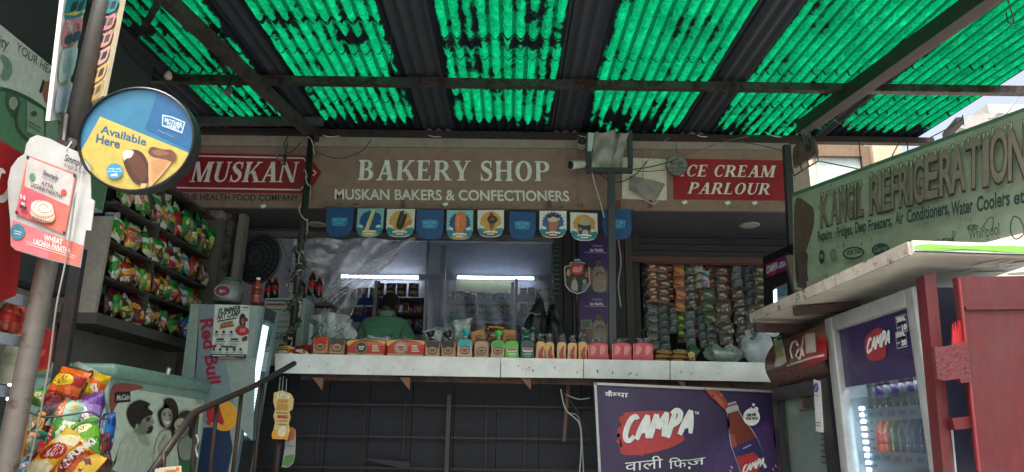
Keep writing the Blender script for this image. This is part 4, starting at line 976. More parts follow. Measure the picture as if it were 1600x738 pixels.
nm = ['brown foil packet at the near edge of the wire basket', 'deep blue packet low in the near corner of the wire basket', 'small lime packet at the back of the wire basket', 'dark maroon packet peeking out beside the orange one on top', 'slim yellow packet at the back of the wire basket next to the freezer', 'blue packet squeezed against the freezer side of the wire basket',
 'tall dark red packet at the near side of the heap', 'small teal and orange packet below the dark red one', 'crimson packet low in the heap under the dark red one', 'purple packet on the freezer side of the heap', 'maroon packet low on the freezer side of the heap', 'orange packet topmost on the heap in the wire basket', 'teal packet lying just under the orange one', 'green packet lying crosswise in the middle of the heap', 'lime green packet leaning on the green one', 'yellow packet with a pale seam at the bottom of the heap', 'orange red packet with big white letters at the bottom of the heap']
for k, ((cn, px, py, w_, h_, an, Y), lb) in enumerate(zip(packs, nm)):
    c = PY(px, py, Y); rot = Matrix.Rotation(R(-16), 4, 'X') @ Matrix.Rotation(R(an), 4, 'Y') @ Matrix.Rotation(R((k * 37 % 30) - 15), 4, 'Z')
    o = pouch('snack_packet', lb, 'snack packet', 'snack packets in the basket', c, w_ * mm(Y) * 1.1, h_ * mm(Y) * 1.1, .085, cn, k + 3, rot)
    if k == len(packs) - 1:
        f2 = Fr(c, V((1, 0, 0)), V((0, .28, 1))); f2.o = c + f2.n * .05
        A = Art(f2, 'pouch_lettering', o, start=.0); A.text('FUNKI', (110, 727), (143, 742), (117, 712), 'd8d4cc', bold=.05); A.build()
# ================================================================== energy drink fridge seen from its side
Yq = 4.5
ef = thing('energy_fridge', PY(330, 738, Yq), 'silver blue drinks fridge with Red Bull down its side and a lit glass door', 'fridge')
c4 = [PY(262, 760, Yq), PY(359, 760, Yq), PY(407, 478, Yq), PY(298, 475, Yq)]
off = PY(432, 497, 4.79) - c4[2]; off.z = 0
b = MB(); b.prism(c4, V((off.x * .4, off.y, 0)), S('82958f', .35, .15, scale=2)); b.build('body', ef)
fe = Fr(c4[0], c4[1] - c4[0], c4[3] - c4[0])
A = Art(fe, 'side_print', ef, start=.001, rough=.35, grime=.1)
A.poly([(312, 476), (333, 476), (333, 476), (368, 640), (330, 668), (300, 650), (308, 560)], S('6d8288', .4, .1))
A.poly([(318, 668), (358, 668), (364, 700), (352, 760), (305, 760)], S('16284c', .35, .1)); 
A.ell(350, 650, 22, 24, 'd0962c'); A.poly([(372, 664), (362, 560), (400, 560), (395, 690)], S('82958f', .35, .15, scale=2)); A.poly([(318, 676), (358, 676), (364, 700), (340, 720), (314, 720)], S('16284c', .35, .1))
A.blob([(322, 648), (326, 636), (334, 632), (342, 634), (346, 646), (350, 660), (340, 656), (332, 660), (326, 656)], 'a0202c'); A.blob([(322, 660), (326, 655), (331, 660), (327, 665)], 'a0202c'); A.blob([(338, 658), (346, 656), (350, 664), (344, 662)], 'a0202c')
A.text('Red Bull', (313.5, 500), (326, 601), (333, 497.5), '8a2038', bold=.03); A.build()
b = MB(); e1 = [c4[1] + V((.002, 0, 0)), c4[1] + off, c4[2] + off, c4[2] + V((.002, 0, 0))]
def dl(u, v, h=0.):
    p = (e1[0].lerp(e1[1], u)).lerp(e1[3].lerp(e1[2], u), v); return p + V((off.y, -off.x, 0)).normalized() * h
fm_ = S('2a3236', .4, .2)
for u0, u1, v0, v1 in ((0, .16, 0, 1), (.84, 1, 0, 1), (.16, .84, .93, 1), (.16, .84, 0, .24)):
    b.prism([dl(u0, v0, .012), dl(u1, v0, .012), dl(u1, v1, .012), dl(u0, v1, .012)], V((-.02, 0, 0)), fm_ if v1 - v0 < .9 else S('6f8890', .4, .2))
b.build('door_frame', ef)
b = MB()
b.prism([dl(.28, .27, .004), dl(.55, .27, .004), dl(.6, .9, .004), dl(.3, .9, .004)], V((-.004, 0, 0)), glow('e6f2ff', 2.2, 'fridge_led')); b.build('led_panel', ef)
b = MB()
for k in range(40):
    v = .28 + .6 * k / 40; b.face([dl(.28, v, .0055), dl(.56, v, .0055), dl(.56, v + .004, .0055), dl(.28, v + .004, .0055)], S('7c8c94', .5, .1))
b.build('shelf_edge', ef, fixn=False)
b = MB(); b.face([dl(.16, .24, .009), dl(.84, .24, .009), dl(.84, .93, .009), dl(.16, .93, .009)], film('dceaf0', .05, .2, .05, 'pane')); b.build('glass_pane', ef)
ps = thing('camp_poster', fe.at(*fe.hit(360, 560)), 'pale SUMMER ART CAMP poster taped to the silver blue fridge', 'poster')
fq = Fr(fe.o + fe.n * .004, fe.u, fe.v)
b = MB(); b.prism([fq.at(*fq.hit(*p)) for p in ((330, 560), (386, 562), (390, 477), (336, 476))], fq.n * -.002, S('b9c8bc', .6, .1)); b.build('sheet', ps)
A = Art(fq, 'poster_print', ps, start=.0006, step=.0003, grime=.05); K = '20242a'
A.text('SUMMER', (340, 491), (376, 485.5), (341, 482.5), K, bold=.04, shear=.15); A.text('ART CAMP', (338, 500), (375, 493), (339, 492), K, bold=.04, shear=.1); A.line([(340, 502.5), (370, 497)], .009, K)
A.poly([(344, 506), (364, 501), (366, 510), (343, 515)], 'c08a5c'); A.text('CANVAS', (346, 508.5), (363, 505.5), (346.5, 504), '3c1c18', bold=.04); A.text('PAINTING', (344, 514), (365, 510.5), (344.5, 509.5), '3c1c18', bold=.04)
A.blob([(374, 506), (375, 494), (380, 490), (384, 496), (383, 512), (378, 510)], '1c1a1e'); A.blob([(377, 502), (380, 497), (382, 503), (380, 508)], '8c5a4a'); A.blob([(368, 515), (376, 508), (388, 514), (388, 522), (378, 525), (370, 522)], '8c2c30'); A.poly([(375, 514), (384, 513), (384, 519), (375, 520)], 'c86464')
A.ell(385, 500, 3, 3, '5c2428'); A.blob([(378, 530), (382, 526), (387, 526), (386, 532), (380, 534)], '5c3028'); A.line([(378, 480.5), (389, 481)], .006, '3c4440'); A.line([(379, 484.5), (388, 485)], .004, '8c9890')
for px in (339, 350, 362): A.ell(px, 519, 2.2, 2.2, '2a2e32'); A.line([(px - 4, 523), (px + 4, 523)], .004, '5c6864'); A.line([(px - 4, 525.5), (px + 3, 525.5)], .003, '7c8884')
for px in (345, 367): A.line([(px - 6, 530.5), (px + 6, 530.5)], .011, '2a2e32'); A.line([(px - 8, 534), (px + 8, 534)], .004, '4c5854'); A.line([(px - 8, 538), (px + 6, 538.3)], .004, '4c5854')
A.line([(346, 542), (370, 542.5)], .01, '2a2e32')
for px in (335, 345, 356, 367, 377): A.ell(px, 546.5, 2.2, 2.2, '2a2e32'); A.line([(px - 3, 551), (px + 3, 551)], .003, '5c6864')
A.poly([(330.5, 553.5), (386.5, 554.5), (386, 561), (330, 559.5)], '1f1e26'); A.line([(333, 556), (355, 556.3)], .006, 'b8bcc0'); A.line([(358, 556.3), (383, 556.8)], .004, 'a8acb0'); A.line([(342, 558.5), (368, 559)], .003, 'a8acb0'); A.line([(330, 561), (386, 562.5)], .004, '8c3038')
A.build()

# goods on top of the fridge, fan, white carton, post
jr = thing('storage_jar', PY(355, 474, 4.72), 'clear plastic jar with a red oval emblem standing on the silver blue fridge', 'jar')
p = PY(355, 474, 4.72); b = MB(); b.lathe([(.085, 0), (.095, .02), (.095, .1), (.07, .135), (.07, .15)], film('a8c0c0', .35, .2, .1, 'tinted_jar'), Matrix.Translation(p), 20); b.lathe([(.08, .004), (.088, .02), (.086, .09)], S('3a4448', .7, .2), Matrix.Translation(p), 16); b.build('jar_body', jr)
b = MB(); b.lathe([(.074, .148), (.076, .165), (.06, .17)], S('34504c', .5, .2), Matrix.Translation(p), 20); b.build('lid', jr)
fj = Fr(p + V((0, -.1, .065)), V((1, 0, 0)), V((0, 0, 1))); A = Art(fj, 'emblem', jr); A.ell(0, 0, .056, .042, '9cb0b4', False); A.ell(0, 0, .05, .036, '7c2434', False); A.textm('ice', 0, -.012, .024, 'c8c4c4', bold=.05); A.build()
bottle('sauce_bottle', 'red sauce bottle with a white cap standing on the silver blue fridge', 'bottle', None, PY(399, 476, 4.72), .185, .034, '8c3a30', 'd8d8d4', '6c241c')
for k, (px, py, s_) in enumerate(((418, 470, 1.), (428, 466, .9), (462, 462, 1.), (470, 468, .9), (486, 462, 1.1), (497, 465, .9))):
    Y = 5.6; p = PY(px, py, Y); bottle('cola_bottle', f'dark cola bottle with a red label, {ORD[k]} from the sauce bottle on the back ledge', 'bottle', 'cola bottles on the ledge', p, .185 * s_, .032, '2a1614', 'b02020', 'b01c20')
b = MB(); p0, p1 = PY(408, 472, 5.62), PY(520, 468, 5.62); b.box(((p0.x + p1.x) / 2, 5.64, p0.z - .02), (p1.x - p0.x, .14, .025), S('4a4644', .7, .4)); tag(b.build('bottle_ledge'), 'narrow dark ledge carrying the cola bottles behind the wire wrapped post', 'ledge')
fn = thing('wall_fan', PY(405, 405, 5.75), 'dark round fan in a wire guard on the white wall behind the post', 'fan')
p = PY(404, 405, 5.75); tilt = Matrix.Translation(p) @ Matrix.Rotation(R(90), 4, 'X') @ Matrix.Rotation(R(-15), 4, 'Y')
b = MB()
for rr_ in (.06, .1, .14, .18, .212): b.tube([tilt @ V((rr_ * math.cos(k * .2618), rr_ * math.sin(k * .2618), .055 - .05 * (rr_ / .212) ** 2)) for k in range(25)], .003 if rr_ < .2 else .011, S('5c6066', .5, .3, .3), 6, False)
for k in range(24): a_ = k * .2618; b.tube([tilt @ V((r_ * math.cos(a_), r_ * math.sin(a_), .055 - .05 * (r_ / .212) ** 2)) for r_ in (.03, .12, .212)], .0022, S('5c6066', .5, .3, .3), 4)
b.build('guard', fn)
b = MB(); b.lathe([(.05, -.08), (.055, .04), (.03, .055)], S('2c3036', .5, .3), tilt, 16); b.build('hub', fn)
for k in range(3):
    b = MB(); a_ = k * 2.094
    b.grid(lambda u, v, a_=a_: tilt @ V(((.05 + .14 * u) * math.cos(a_ + (v - .5) * 1.7), (.05 + .14 * u) * math.sin(a_ + (v - .5) * 1.7), .03 * (v - .5))), 4, 6, S('232a34', .5, .2)); b.build('blade', fn, fixn=False)
b = MB(); b.lathe([(.21, -.012), (.21, -.02), (.0, -.021)], S('262c36', .7, .2), tilt, 28); b.build('back_plate', fn)
wb = thing('white_carton', PY(445, 545, 5.25), 'white printed carton standing behind the lit fridge door', 'carton')
fw = Fr(PY(413, 546, 5.25), V((1, 0, 0)), V((0, 0, 1))); b = MB(); b.prism([PY(x_, y_, 5.25) for x_, y_ in ((408, 570), (470, 570), (478, 466), (414, 466))], (0, .25, 0), S('98a8a2', .6, .2)); b.build('box', wb)
A = Art(fw, 'carton_print', wb, start=.002); A.line([(416, 470), (474, 470)], .01, '3a3438'); A.line([(416, 476), (445, 476)], .016, '8c2c34'); A.line([(448, 476), (472, 476)], .016, '5c2430'); A.line([(416, 484), (440, 484)], .008, '4a5456'); A.line([(420, 492), (466, 492)], .006, '6c7a78'); A.line([(424, 503), (455, 503)], .02, '7c8a86'); A.line([(416, 511), (470, 511)], .008, '5c6a68')
A.text('GID', (428, 530), (450, 530), (428, 520), '34403e', bold=.01); A.build()
pp = thing('wire_wrapped_post', PY(455, 552, 5.08), 'thin black post wound with white and green ribbon at the counter end', 'post')
a_, b_ = PY(454, 552, 5.08), PY(487, 212, 5.16); b = MB(); b.tube([a_, b_], .026, S('1e2022', .5, .4), 12); b.build('shaft', pp)
b = MB(); hel = []
ax = (b_ - a_); 
for k in range(121):
    t = k / 120; rad = .034 + .008 * math.sin(k * 1.9); an = t * 34 + .6 * math.sin(k * .7); hel.append(a_.lerp(b_, t) + V((math.cos(an) * rad, -math.sin(an) * rad, .015 * math.sin(k * 1.3))))
b.tube(hel, .005, S('b0aa90', .6, .3), 5); b.build('ribbon', pp)
b = MB(); hel = []
for k in range(121):
    t = .0 + .5 * k / 120; rad = .04 + .014 * math.sin(k * 2.3); an = -t * 50; hel.append(a_.lerp(b_, t) + V((math.cos(an) * rad, -math.sin(an) * rad, .02 * math.sin(k * 1.7))))
b.tube(hel, .011, S('3e4a40', .6, .3), 5); b.build('ribbon', pp)
b = MB(); rnd = random.Random(2)
for k in range(90):
    t = rnd.uniform(.02, .42); c = a_.lerp(b_, t) + V((rnd.uniform(-.06, .05), rnd.uniform(-.06, 0), rnd.uniform(-.02, .02))); s_ = rnd.uniform(.012, .03)
    d1 = V((rnd.uniform(-1, 1), rnd.uniform(-1, 1), rnd.uniform(-1, 1))).normalized() * s_; d2 = V((rnd.uniform(-1, 1), rnd.uniform(-1, 1), rnd.uniform(-1, 1))).normalized() * s_ * .6
    b.face([c, c + d1, c + d1 + d2, c + d2], [S('3c4a3e', .4, .2), S('6a7468', .4, .2), S('22282a', .4, .2), S('a8a894', .4, .2)][k % 4])
o = b.build('garland', pp, fixn=False); o['kind'] = 'stuff'

# ================================================================== stair railing, hanging cards
rl = thing('stair_railing', PY(300, 745, 3.0), 'dark iron stair railing climbing past the chest freezer to the counter', 'railing')
hp = [PY(460, 568, 4.4), PY(398, 603, 4.0), PY(312, 641, 3.5), PY(300, 648, 3.4), PY(232, 745, 3.0)]
rm_ = S('3a3836', .5, .4, .4, rust='4a352a')
b = MB(); b.tube(hp, .016, rm_, 10); b.build('handrail', rl)
for (x0, y0), (x1, y1), Y in (((411, 596), (396, 745), 4.08), ((378, 610), (363, 745), 3.88), ((340, 627), (327, 745), 3.66), ((308, 644), (299, 745), 3.46), ((256, 706), (254, 760), 3.1)):
    b = MB(); b.tube([PY(x0, y0, Y), PY(x1, y1, Y)], .011, rm_, 8); b.build('baluster', rl)
cable([PY(307, 680, 3.4), PY(310, 690, 3.38), PY(306, 700, 3.4), PY(309, 715, 3.38)], .005, S('8c8c88', .6, .2), 'pale twist of string tied round a stair baluster', 'string')
def hangcard(lab, outl, Y, c, paint, nstr):
    o = thing('hanging_card', PY(*outl[0], Y), lab, 'advert card'); f = Fr(PY(outl[0][0], outl[0][1], Y), V((1, 0, 0)), V((0, 0, 1)))
    b = MB(); b.prism([f.at(*f.hit(*q_)) for q_ in outl], V((0, .004, 0)), S(c, .5, .12)); b.build('card', o)
    A = Art(f, 'card_print', o, start=.001, grime=.08); paint(A); A.build()
    b = MB()
    for (x0, y0), (x1, y1) in nstr: b.tube([PY(x0, y0, Y), PY(x1, y1, Y + .05)], .003, S('8c9090', .4, .2, .5), 5)
    if nstr: b.build('hook', o)
def mango(A):
    A.poly([(433, 615), (452, 618), (452, 623), (433, 620)], 'dcdcd4'); A.text('Fresh', (436, 619.5), (449, 621.5), (436, 616.5), '3a3c44', bold=.02)
    A.text('KULFI', (434, 629), (449, 630), (434.5, 624), 'a8702c', bold=.05); A.poly([(433, 631), (451, 632), (450, 642), (432, 641)], 'b88a44'); A.line([(432, 645), (450, 646)], .005, '4a4038')
    A.text('MANGO', (434, 653.5), (450, 654.5), (434.5, 648), '9c2c1c', bold=.05); A.text('FLAVOUR', (434, 659), (449, 660), (434.5, 656), 'b04c28', bold=.03); A.line([(433, 663), (449, 664)], .006, '8c7c5c')
    A.blob([(426, 684), (428, 672), (438, 676), (446, 670), (450, 682), (444, 686)], 'd89838'); A.blob([(434, 676), (440, 666), (447, 668), (446, 680), (438, 682)], 'd8d0b4')
hangcard('tall cream mango flavour card with scalloped edges hanging at the counter corner', [(425, 686), (428, 668), (430, 660), (427, 650), (430, 640), (427, 628), (428, 614), (441, 610), (455, 616), (459, 624), (457, 640), (452, 643), (454, 652), (451, 662), (453, 672), (449, 687)], 4.45, 'ccb878', mango, [((436, 612), (438, 590)), ((441, 611), (443, 588)), ((447, 612), (448, 592))])
def tagp(A): A.blob([(449, 672), (456, 668), (461, 672), (460, 684), (452, 690), (447, 686)], 'a85c34'); A.poly([(446, 712), (460, 710), (458, 722), (450, 730), (441, 726)], '4c7c40'); A.line([(449, 697), (458, 698)], .006, '5c6860')
hangcard('small pale tag with an orange top and green foot hanging below the mango card', [(440, 730), (445, 700), (446, 686), (449, 672), (456, 667), (462, 672), (462, 688), (461, 712), (458, 724), (450, 731)], 4.5, '8c948c', tagp, [])
def yel(A): A.text('OFFER', (258, 741), (277, 740), (258, 735), 'b06a28', bold=.04); A.ell(278, 733, 3, 3, 'c8782c')
hangcard('small white and yellow card at the foot of the stair railing', [(241, 752), (242, 733), (258, 730), (283, 728), (284, 752)], 3.0, 'ccc0a0', yel, [])
b = MB(); b.tube([PY(437, 690, 4.5), PY(430, 745, 4.5)], .02, iron, 8); tag(b.build('iron_stub'), 'dark iron stub post below the mango card', 'post')
# bulbs and wires under the canopy at the left
for k, (px, py, lb) in enumerate(((263, 118, 'small unlit bulb under the purlin near the round sign'), (356, 143, 'dusty unlit bulb hanging under the left rafter'))):
    p = RP(px, py, -.16); t = thing('light_bulb', p, lb, 'bulb'); b = MB(); b.lathe([(.004, -.03), (.02, -.024), (.026, -.005), (.018, .016), (.011, .026)], S('b8a89c' if k == 0 else '5c5048', .3, .2), Matrix.Translation(p), 14); b.build('globe', t)
    b = MB(); b.lathe([(.013, .024), (.013, .05), (.006, .055)], black, Matrix.Translation(p), 10); b.tube([p + V((0, 0, .05)), p + V((.01, .02, .15))], .003, black, 5); b.build('holder', t)
blackw = S('1b1c1e', .6, .3)
cable([RP(338, 118, -.1), RP(342, 140, -.16), RP(352, 143, -.13)], .003, blackw, 'black wire looping to the dusty bulb under the left rafter', 'wire')
cable([RP(186, 60, -.05), RP(230, 110, -.1), RP(330, 165, -.12), RP(430, 198, -.08), RP(478, 205, -.05)], .003, blackw, 'long black wire slung across the dark canopy corner above the round sign', 'wire')
cable([RP(402, 122, -.06), RP(418, 135, -.1), RP(424, 160, -.11), RP(440, 190, -.1)], .005, blackw, 'black wire running down beside the left rafter', 'wire')
cable([RP(610, 20, -.02), RP(612, 70, -.1), RP(608, 122, -.1)], .0025, blackw, 'thin black wire hanging from the second green sheet', 'wire')
cable([PY(455, 205, 5.2), PY(444, 226, 5.15), PY(450, 240, 5.15), PY(462, 232, 5.15), PY(470, 222, 5.18)], .004, blackw, 'tangle of black wire above the red arrow panel', 'wire')
cable([PY(500, 240, 5.2), PY(530, 248, 5.2), PY(565, 236, 5.2), PY(580, 218, 5.22)], .003, blackw, 'black wire drooping on the sign above the letter B', 'wire')
cable([PY(436, 232, 5.2), PY(432, 245, 5.2), PY(440, 250, 5.2), PY(446, 240, 5.2)], .007, S('6a6c70', .5, .2), 'grey cable loop above the red arrow panel', 'cable')
p = PY(444, 258, 5.2); b = MB(); b.tube([p, p + V((0, 0, .09))], .013, S('2a3430', .5, .3), 8); b.tube([p + V((0, 0, .09)), p + V((.0, .03, .22))], .004, blackw, 5); tag(b.build('lamp_holder'), 'small black lamp holder dangling in front of the red arrow panel', 'lamp holder')
for k, pts in enumerate(([(245, 485), (220, 495), (180, 505), (150, 522)], [(228, 540), (230, 510), (234, 490), (224, 520)], [(108, 560), (104, 520), (107, 500), (118, 490)])):
    cable([PX(x_, y_, -2.42) for x_, y_ in pts], .008, blackw, ['black pipe like cable along the wall below the snack rack', 'black cable drop on the cement wall behind the freezer', 'thin looped cable by the iron strut on the cement wall'][k], 'cable')
# ================================================================== lit interior: tubes, shelves, goods
lamps = thing('tube_light', PY(594, 432, YB - .02), 'glowing white tube light above the man in the green shirt', 'tube light', 'tube lights in the shop')
def tube_light(root, x0, x1, py):
    p, q_ = PY(x0, py, YB - .1), PY(x1, py, YB - .1); q_.z = p.z
    b = MB(); b.tube([p + V((.03, 0, 0)), q_ - V((.03, 0, 0))], .015, glow('eef4ff', 8), 12); b.build('tube', root)
    b = MB(); b.box((p + q_) / 2 + V((0, .06, .012)), ((q_ - p).length, .03, .03), S('6c7278', .4, .1)); b.build('batten', root)
    for e_ in (p, q_): b = MB(); b.box(e_, (.05, .05, .05), S('d8d8d8', .4, .1)); b.build('end_cap', root)
tube_light(lamps, 530, 658, 432)
l2 = thing('tube_light', PY(774, 433, YB - .02), 'glowing white tube light behind the hazy plastic panel', 'tube light', 'tube lights in the shop'); tube_light(l2, 711, 838, 433.5)

def shelf_unit(name, lab, x0, x1, pys, Y, dpt, cshelf, cpost, lip=.05, back=None):
    t = thing(name, PY((x0 + x1) / 2, pys[-1], Y), lab, 'shelf')
    for py in pys:
        p, q_ = PY(x0, py, Y), PY(x1, py, Y); z = (p.z + q_.z) / 2
        b = MB(); b.box(((p.x + q_.x) / 2, Y + dpt / 2, z - .01), (q_.x - p.x, dpt, .018), cshelf); b.box(((p.x + q_.x) / 2, Y - .008, z - lip / 2 + .002), (q_.x - p.x, .014, lip), cshelf); b.build('shelf_board', t)
    for px in (x0, x1):
        p, q_ = PY(px, pys[0] - 26, Y), PY(px, pys[-1] + 60, Y); p.x = (p.x + q_.x) / 2
        b = MB(); b.box((p.x, Y - .02, (p.z + q_.z) / 2), (.03, .03, p.z - q_.z), cpost); b.build('upright', t)
    return t
Ys = 6.95
blue_m = S('27409c', .45, .2); 
shelf_unit('blue_shelf', 'blue shop shelf under the glowing tube, stacked with snack packs behind the man', 498, 584, (466, 493, 520), Ys, .3, blue_m, S('c8ccd0', .5, .2))
shelf_unit('dark_shelf', 'dark shelf on the far side of the man holding black pouches and bright packs', 588, 664, (466, 489, 513), Ys + .05, .3, S('2c3038', .6, .3), S('6c7078', .5, .3), .025)
shelf_unit('goods_shelf', 'pale blue shelf unit seen through the hazy plastic panel, full of packs', 698, 800, (468, 491, 520), Ys, .3, S('7ca0c0', .5, .2), S('6c8cb4', .5, .2))
shelf_unit('end_shelf', 'narrow grey shelf with small boxes at the far end behind the hazy plastic panel', 806, 868, (462, 487, 512), Ys, .25, S('8c9498', .5, .2), S('7c8488', .5, .2), .02)
def row(py, x0, x1, n, cols, hpx, lab, name='snack_pack', Y=Ys, kind='pouch', cat='snack packet', grp=None, seed=0):
    rnd = random.Random(seed * 7 + py)
    for k in range(n):
        px = x0 + (x1 - x0) * (k + .5) / n; h = hpx * mm(Y) * rnd.uniform(.85, 1.08); w_ = (x1 - x0) / n * mm(Y) * .96; c = PY(px, py, Y); c.y += .09 + rnd.uniform(0, .04); cn = cols[k % len(cols)]
        lb = f'{cn} {lab}, {ORD[k]} from the {"man" if x0 > 590 and x0 < 690 else "post side"}'
        if kind == 'pouch': pouch(name, lb, cat, grp, c + V((0, 0, h / 2 + .004)), w_, h, .06, cn, rnd.randrange(60), Matrix.Rotation(R(rnd.uniform(-14, 14)), 4, 'Z') @ Matrix.Rotation(R(rnd.uniform(-12, 6)), 4, 'X'))
        else:
            t = thing(name, c, lb, cat, grp); b = MB(); b.box(c + V((0, .05, h / 2 + .004)), (w_ * .92, .1, h), pm(cn, rnd.randrange(9)), bev=.004); b.build('carton', t)
            b = MB(); b.box(c + V((0, -.002, h * .45)), (w_ * .6, .004, h * .4), S(rnd.choice(['d8d4c8', 'c8b060', 'a83028']), .4, .1)); b.build('front_label', t)
row(466, 522, 582, 6, ['purple', 'blue', 'maroon', 'orange', 'purple', 'white'], 20, 'pack on the top board of the blue shelf', grp='packs on the blue shelf')
row(493, 512, 560, 5, ['brown', 'white', 'white', 'orange', 'white'], 17, 'small carton on the middle board of the blue shelf', 'small_carton', kind='box', cat='carton', grp='packs on the blue shelf')
row(493, 561, 582, 3, ['purple', 'maroon', 'purple'], 17, 'pouch ending the middle row of the blue shelf', grp='packs on the blue shelf')
for k, px in enumerate((592, 610, 627, 646)):
    t = pouch('black_pouch', f'black pouch with a pale yellow print, {ORD[k]} from the blue shelf on the dark shelf', 'pouch', 'black pouches on the dark shelf', PY(px, 464, Ys + .02) + V((0, 0, .07)), .105, .14, .04, 'black', 4, Matrix.Rotation(R(k * 5 - 8), 4, 'Z'))
    f = Fr(PY(px, 456, Ys + .02) + V((0, -.035, 0)), V((1, 0, 0)), V((0, 0, 1))); A = Art(f, 'pouch_print', t, start=0); A.ell(0, -.012, .034, .02, 'b8b478', False); A.line([(-.03, .04), (.03, .04)], .012, '5c8c74', False); A.line([(-.048, .07), (.048, .07), (.048, -.05), (-.048, -.05)], .006, '7c8c88', False, True); A.build()
row(489, 626, 664, 4, ['orange', 'red', 'yellow', 'white'], 18, 'pouch on the middle board of the dark shelf', Y=Ys + .05, grp='packs on the dark shelf')
row(513, 630, 664, 4, ['purple', 'black', 'white', 'brown'], 16, 'pouch on the lowest board of the dark shelf', Y=Ys + .05, grp='packs on the dark shelf')
row(468, 700, 800, 9, ['blue', 'blue', 'red', 'white', 'blue', 'teal', 'blue', 'blue', 'silver'], 15, 'pack on the top board behind the hazy panel', grp='packs behind the hazy panel')
row(491, 700, 800, 9, ['purple', 'maroon', 'red', 'purple', 'purple', 'blue', 'blue', 'maroon', 'blue'], 19, 'pack on the middle board behind the hazy panel', grp='packs behind the hazy panel')
row(520, 696, 800, 9, ['lime', 'yellow', 'lime', 'brown', 'yellow', 'lime', 'yellow', 'green', 'lime'], 17, 'pack on the lowest board behind the hazy panel', grp='packs behind the hazy panel')
row(462, 812, 862, 4, ['white', 'lime', 'white', 'silver'], 15, 'box on the top board of the end shelf', 'small_carton', kind='box', cat='carton', grp='boxes on the end shelf')
row(487, 812, 862, 4, ['silver', 'white', 'brown', 'white'], 15, 'box on the middle board of the end shelf', 'small_carton', kind='box', cat='carton', grp='boxes on the end shelf')
b = MB(); p = PY(757, 447, YB - .01); b.box((p.x, YB - .012, p.z), (.62, .02, .14), S('7c8260', .7, .2)); tag(b.build('wall_board'), 'olive board on the back wall under the second tube light', 'board')
# plastic film drape and hazy panel
pane = thing('plastic_sheet', PY(768, 545, 5.9), 'hazy clear plastic panel closing the bay beside the man', 'plastic sheet')
def pfn(u, v):
    p = PY(667 + 203 * u, 548 - 178 * v, 5.88); p.y += .012 * math.sin(u * 25 + v * 3) + .02 * mnoise.noise(V((u * 6, v * 4, 1))); return p
b = MB(); b.grid(pfn, 40, 20, film('c8d2e0', .12, .1, .2, 'hazy_plastic', .25, 6.)); b.build('panel_sheet', pane, fixn=False)
dr = thing('plastic_drape', PY(560, 372, 5.75), 'crumpled clear plastic sheet gathered aside over the counter near the man', 'plastic sheet')
L0 = [(478, 378), (476, 440), (478, 505)]; 
def dfn(u, v):
    # v 0 at the hem, 1 at the top; the free edge sweeps from the gathered hem up to the fixing near the fourth flag
    xl = 470 + 8 * (1 - v); yt = 372; xr_t, yr_t = 652, 374; xr_b, yr_b = 541, 534
    xt, ytp = xl + (xr_t - xl) * u, yt + (yr_t - yt) * u
    bx_, by_ = 480 + (xr_b - 480) * u, 470 + (yr_b - 470) * u ** 1.5
    sagx = -34 * math.sin(v * math.pi) * u ** 2 * (1 - v * .3); x_ = bx_ + (xt - bx_) * v + sagx; y_ = by_ + (ytp - by_) * v
    p = PY(x_, y_, 5.72); ph_ = (u * 1.0 + (1 - v) * .35)
    p.y += .05 * math.sin(ph_ * 16 + v * 2) * (.4 + .6 * u) + .05 * mnoise.noise(V((u * 5, v * 7, 3))) + .02 * mnoise.noise(V((u * 14, v * 16, 5))); return p
b = MB(); b.grid(dfn, 46, 40, film('ffffff', .42, .45, .14, 'crumpled_plastic', .8, 16.)); b.build('drape_sheet', dr, fixn=False)
b = MB()
for k in range(6):
    q_ = [PY(x_ + (k - 4) * (1.5 + .05 * (652 - x_)) * .6, y_ + (k - 4) * .055 * (654 - x_) * .5 + 1.2 * math.sin(k * 2.1 + x_), 5.66 + .012 * math.sin(k * 3)) for x_, y_ in ((650, 374), (600, 410), (560, 440), (520, 466), (496, 482 + k * 4))]
    b.tube(smooth_path(q_, 5), [.002 + .006 * i / 20 for i in range(21)], film('ffffff', .3, .4, .12, 'rolled_plastic'), 6)
b.build('gathered_edge', dr)
cable([PY(652, 376, 5.85), PY(700, 381, 5.85), PY(790, 378, 5.85), PY(880, 370, 5.85)], .004, S('8c8468', .6, .2), 'pale cord strung along the top of the hazy plastic panel', 'cord')
cable([PY(435, 366, 5.6), PY(448, 400, 5.5), PY(462, 424, 5.5), PY(480, 446, 5.5), PY(494, 470, 5.5)], .008, S('787c80', .4, .2), 'grey plastic edge cord hanging beside the wire wrapped post', 'cord')

# ================================================================== the man behind the counter, seen from behind
XM, YM = PY(602, 500, 6.25).x, 6.25
man = thing('person', (XM, YM, ZF), 'man in a green collared shirt seen from behind, head turned a little, behind the counter', 'person')
def skin_mesh(name, verts, edges, radii, m, parent, sub=2, root=0):
    me = bpy.data.meshes.new(name); me.from_pydata([V(v_) for v_ in verts], edges, []); o = bpy.data.objects.new(name, me); col.objects.link(o)
    sk = o.modifiers.new('s', 'SKIN'); sk.use_smooth_shade = True
    for i, r_ in enumerate(radii):
        me.skin_vertices[0].data[i].radius = r_ if isinstance(r_, tuple) else (r_, r_)
    me.skin_vertices[0].data[root].use_root = True
    su = o.modifiers.new('d', 'SUBSURF'); su.levels = sub; su.render_levels = sub
    dg = bpy.context.evaluated_depsgraph_get(); nm_ = bpy.data.meshes.new_from_object(o.evaluated_get(dg)); bpy.data.objects.remove(o)
    for p in nm_.polygons: p.use_smooth = True
    nm_.materials.clear(); nm_.materials.append(m); r_ = bpy.data.objects.new(name, nm_); col.objects.link(r_); r_.parent = parent; return r_
skin_m = S('5c3a2c', .5, .1); shirt = S('62a07c', .85, .12, scale=3, bump=.15)
ztop = PY(607, 456, YM).z - ZF        # crown of the head
hz_ = ztop - .12
TURN = -.02
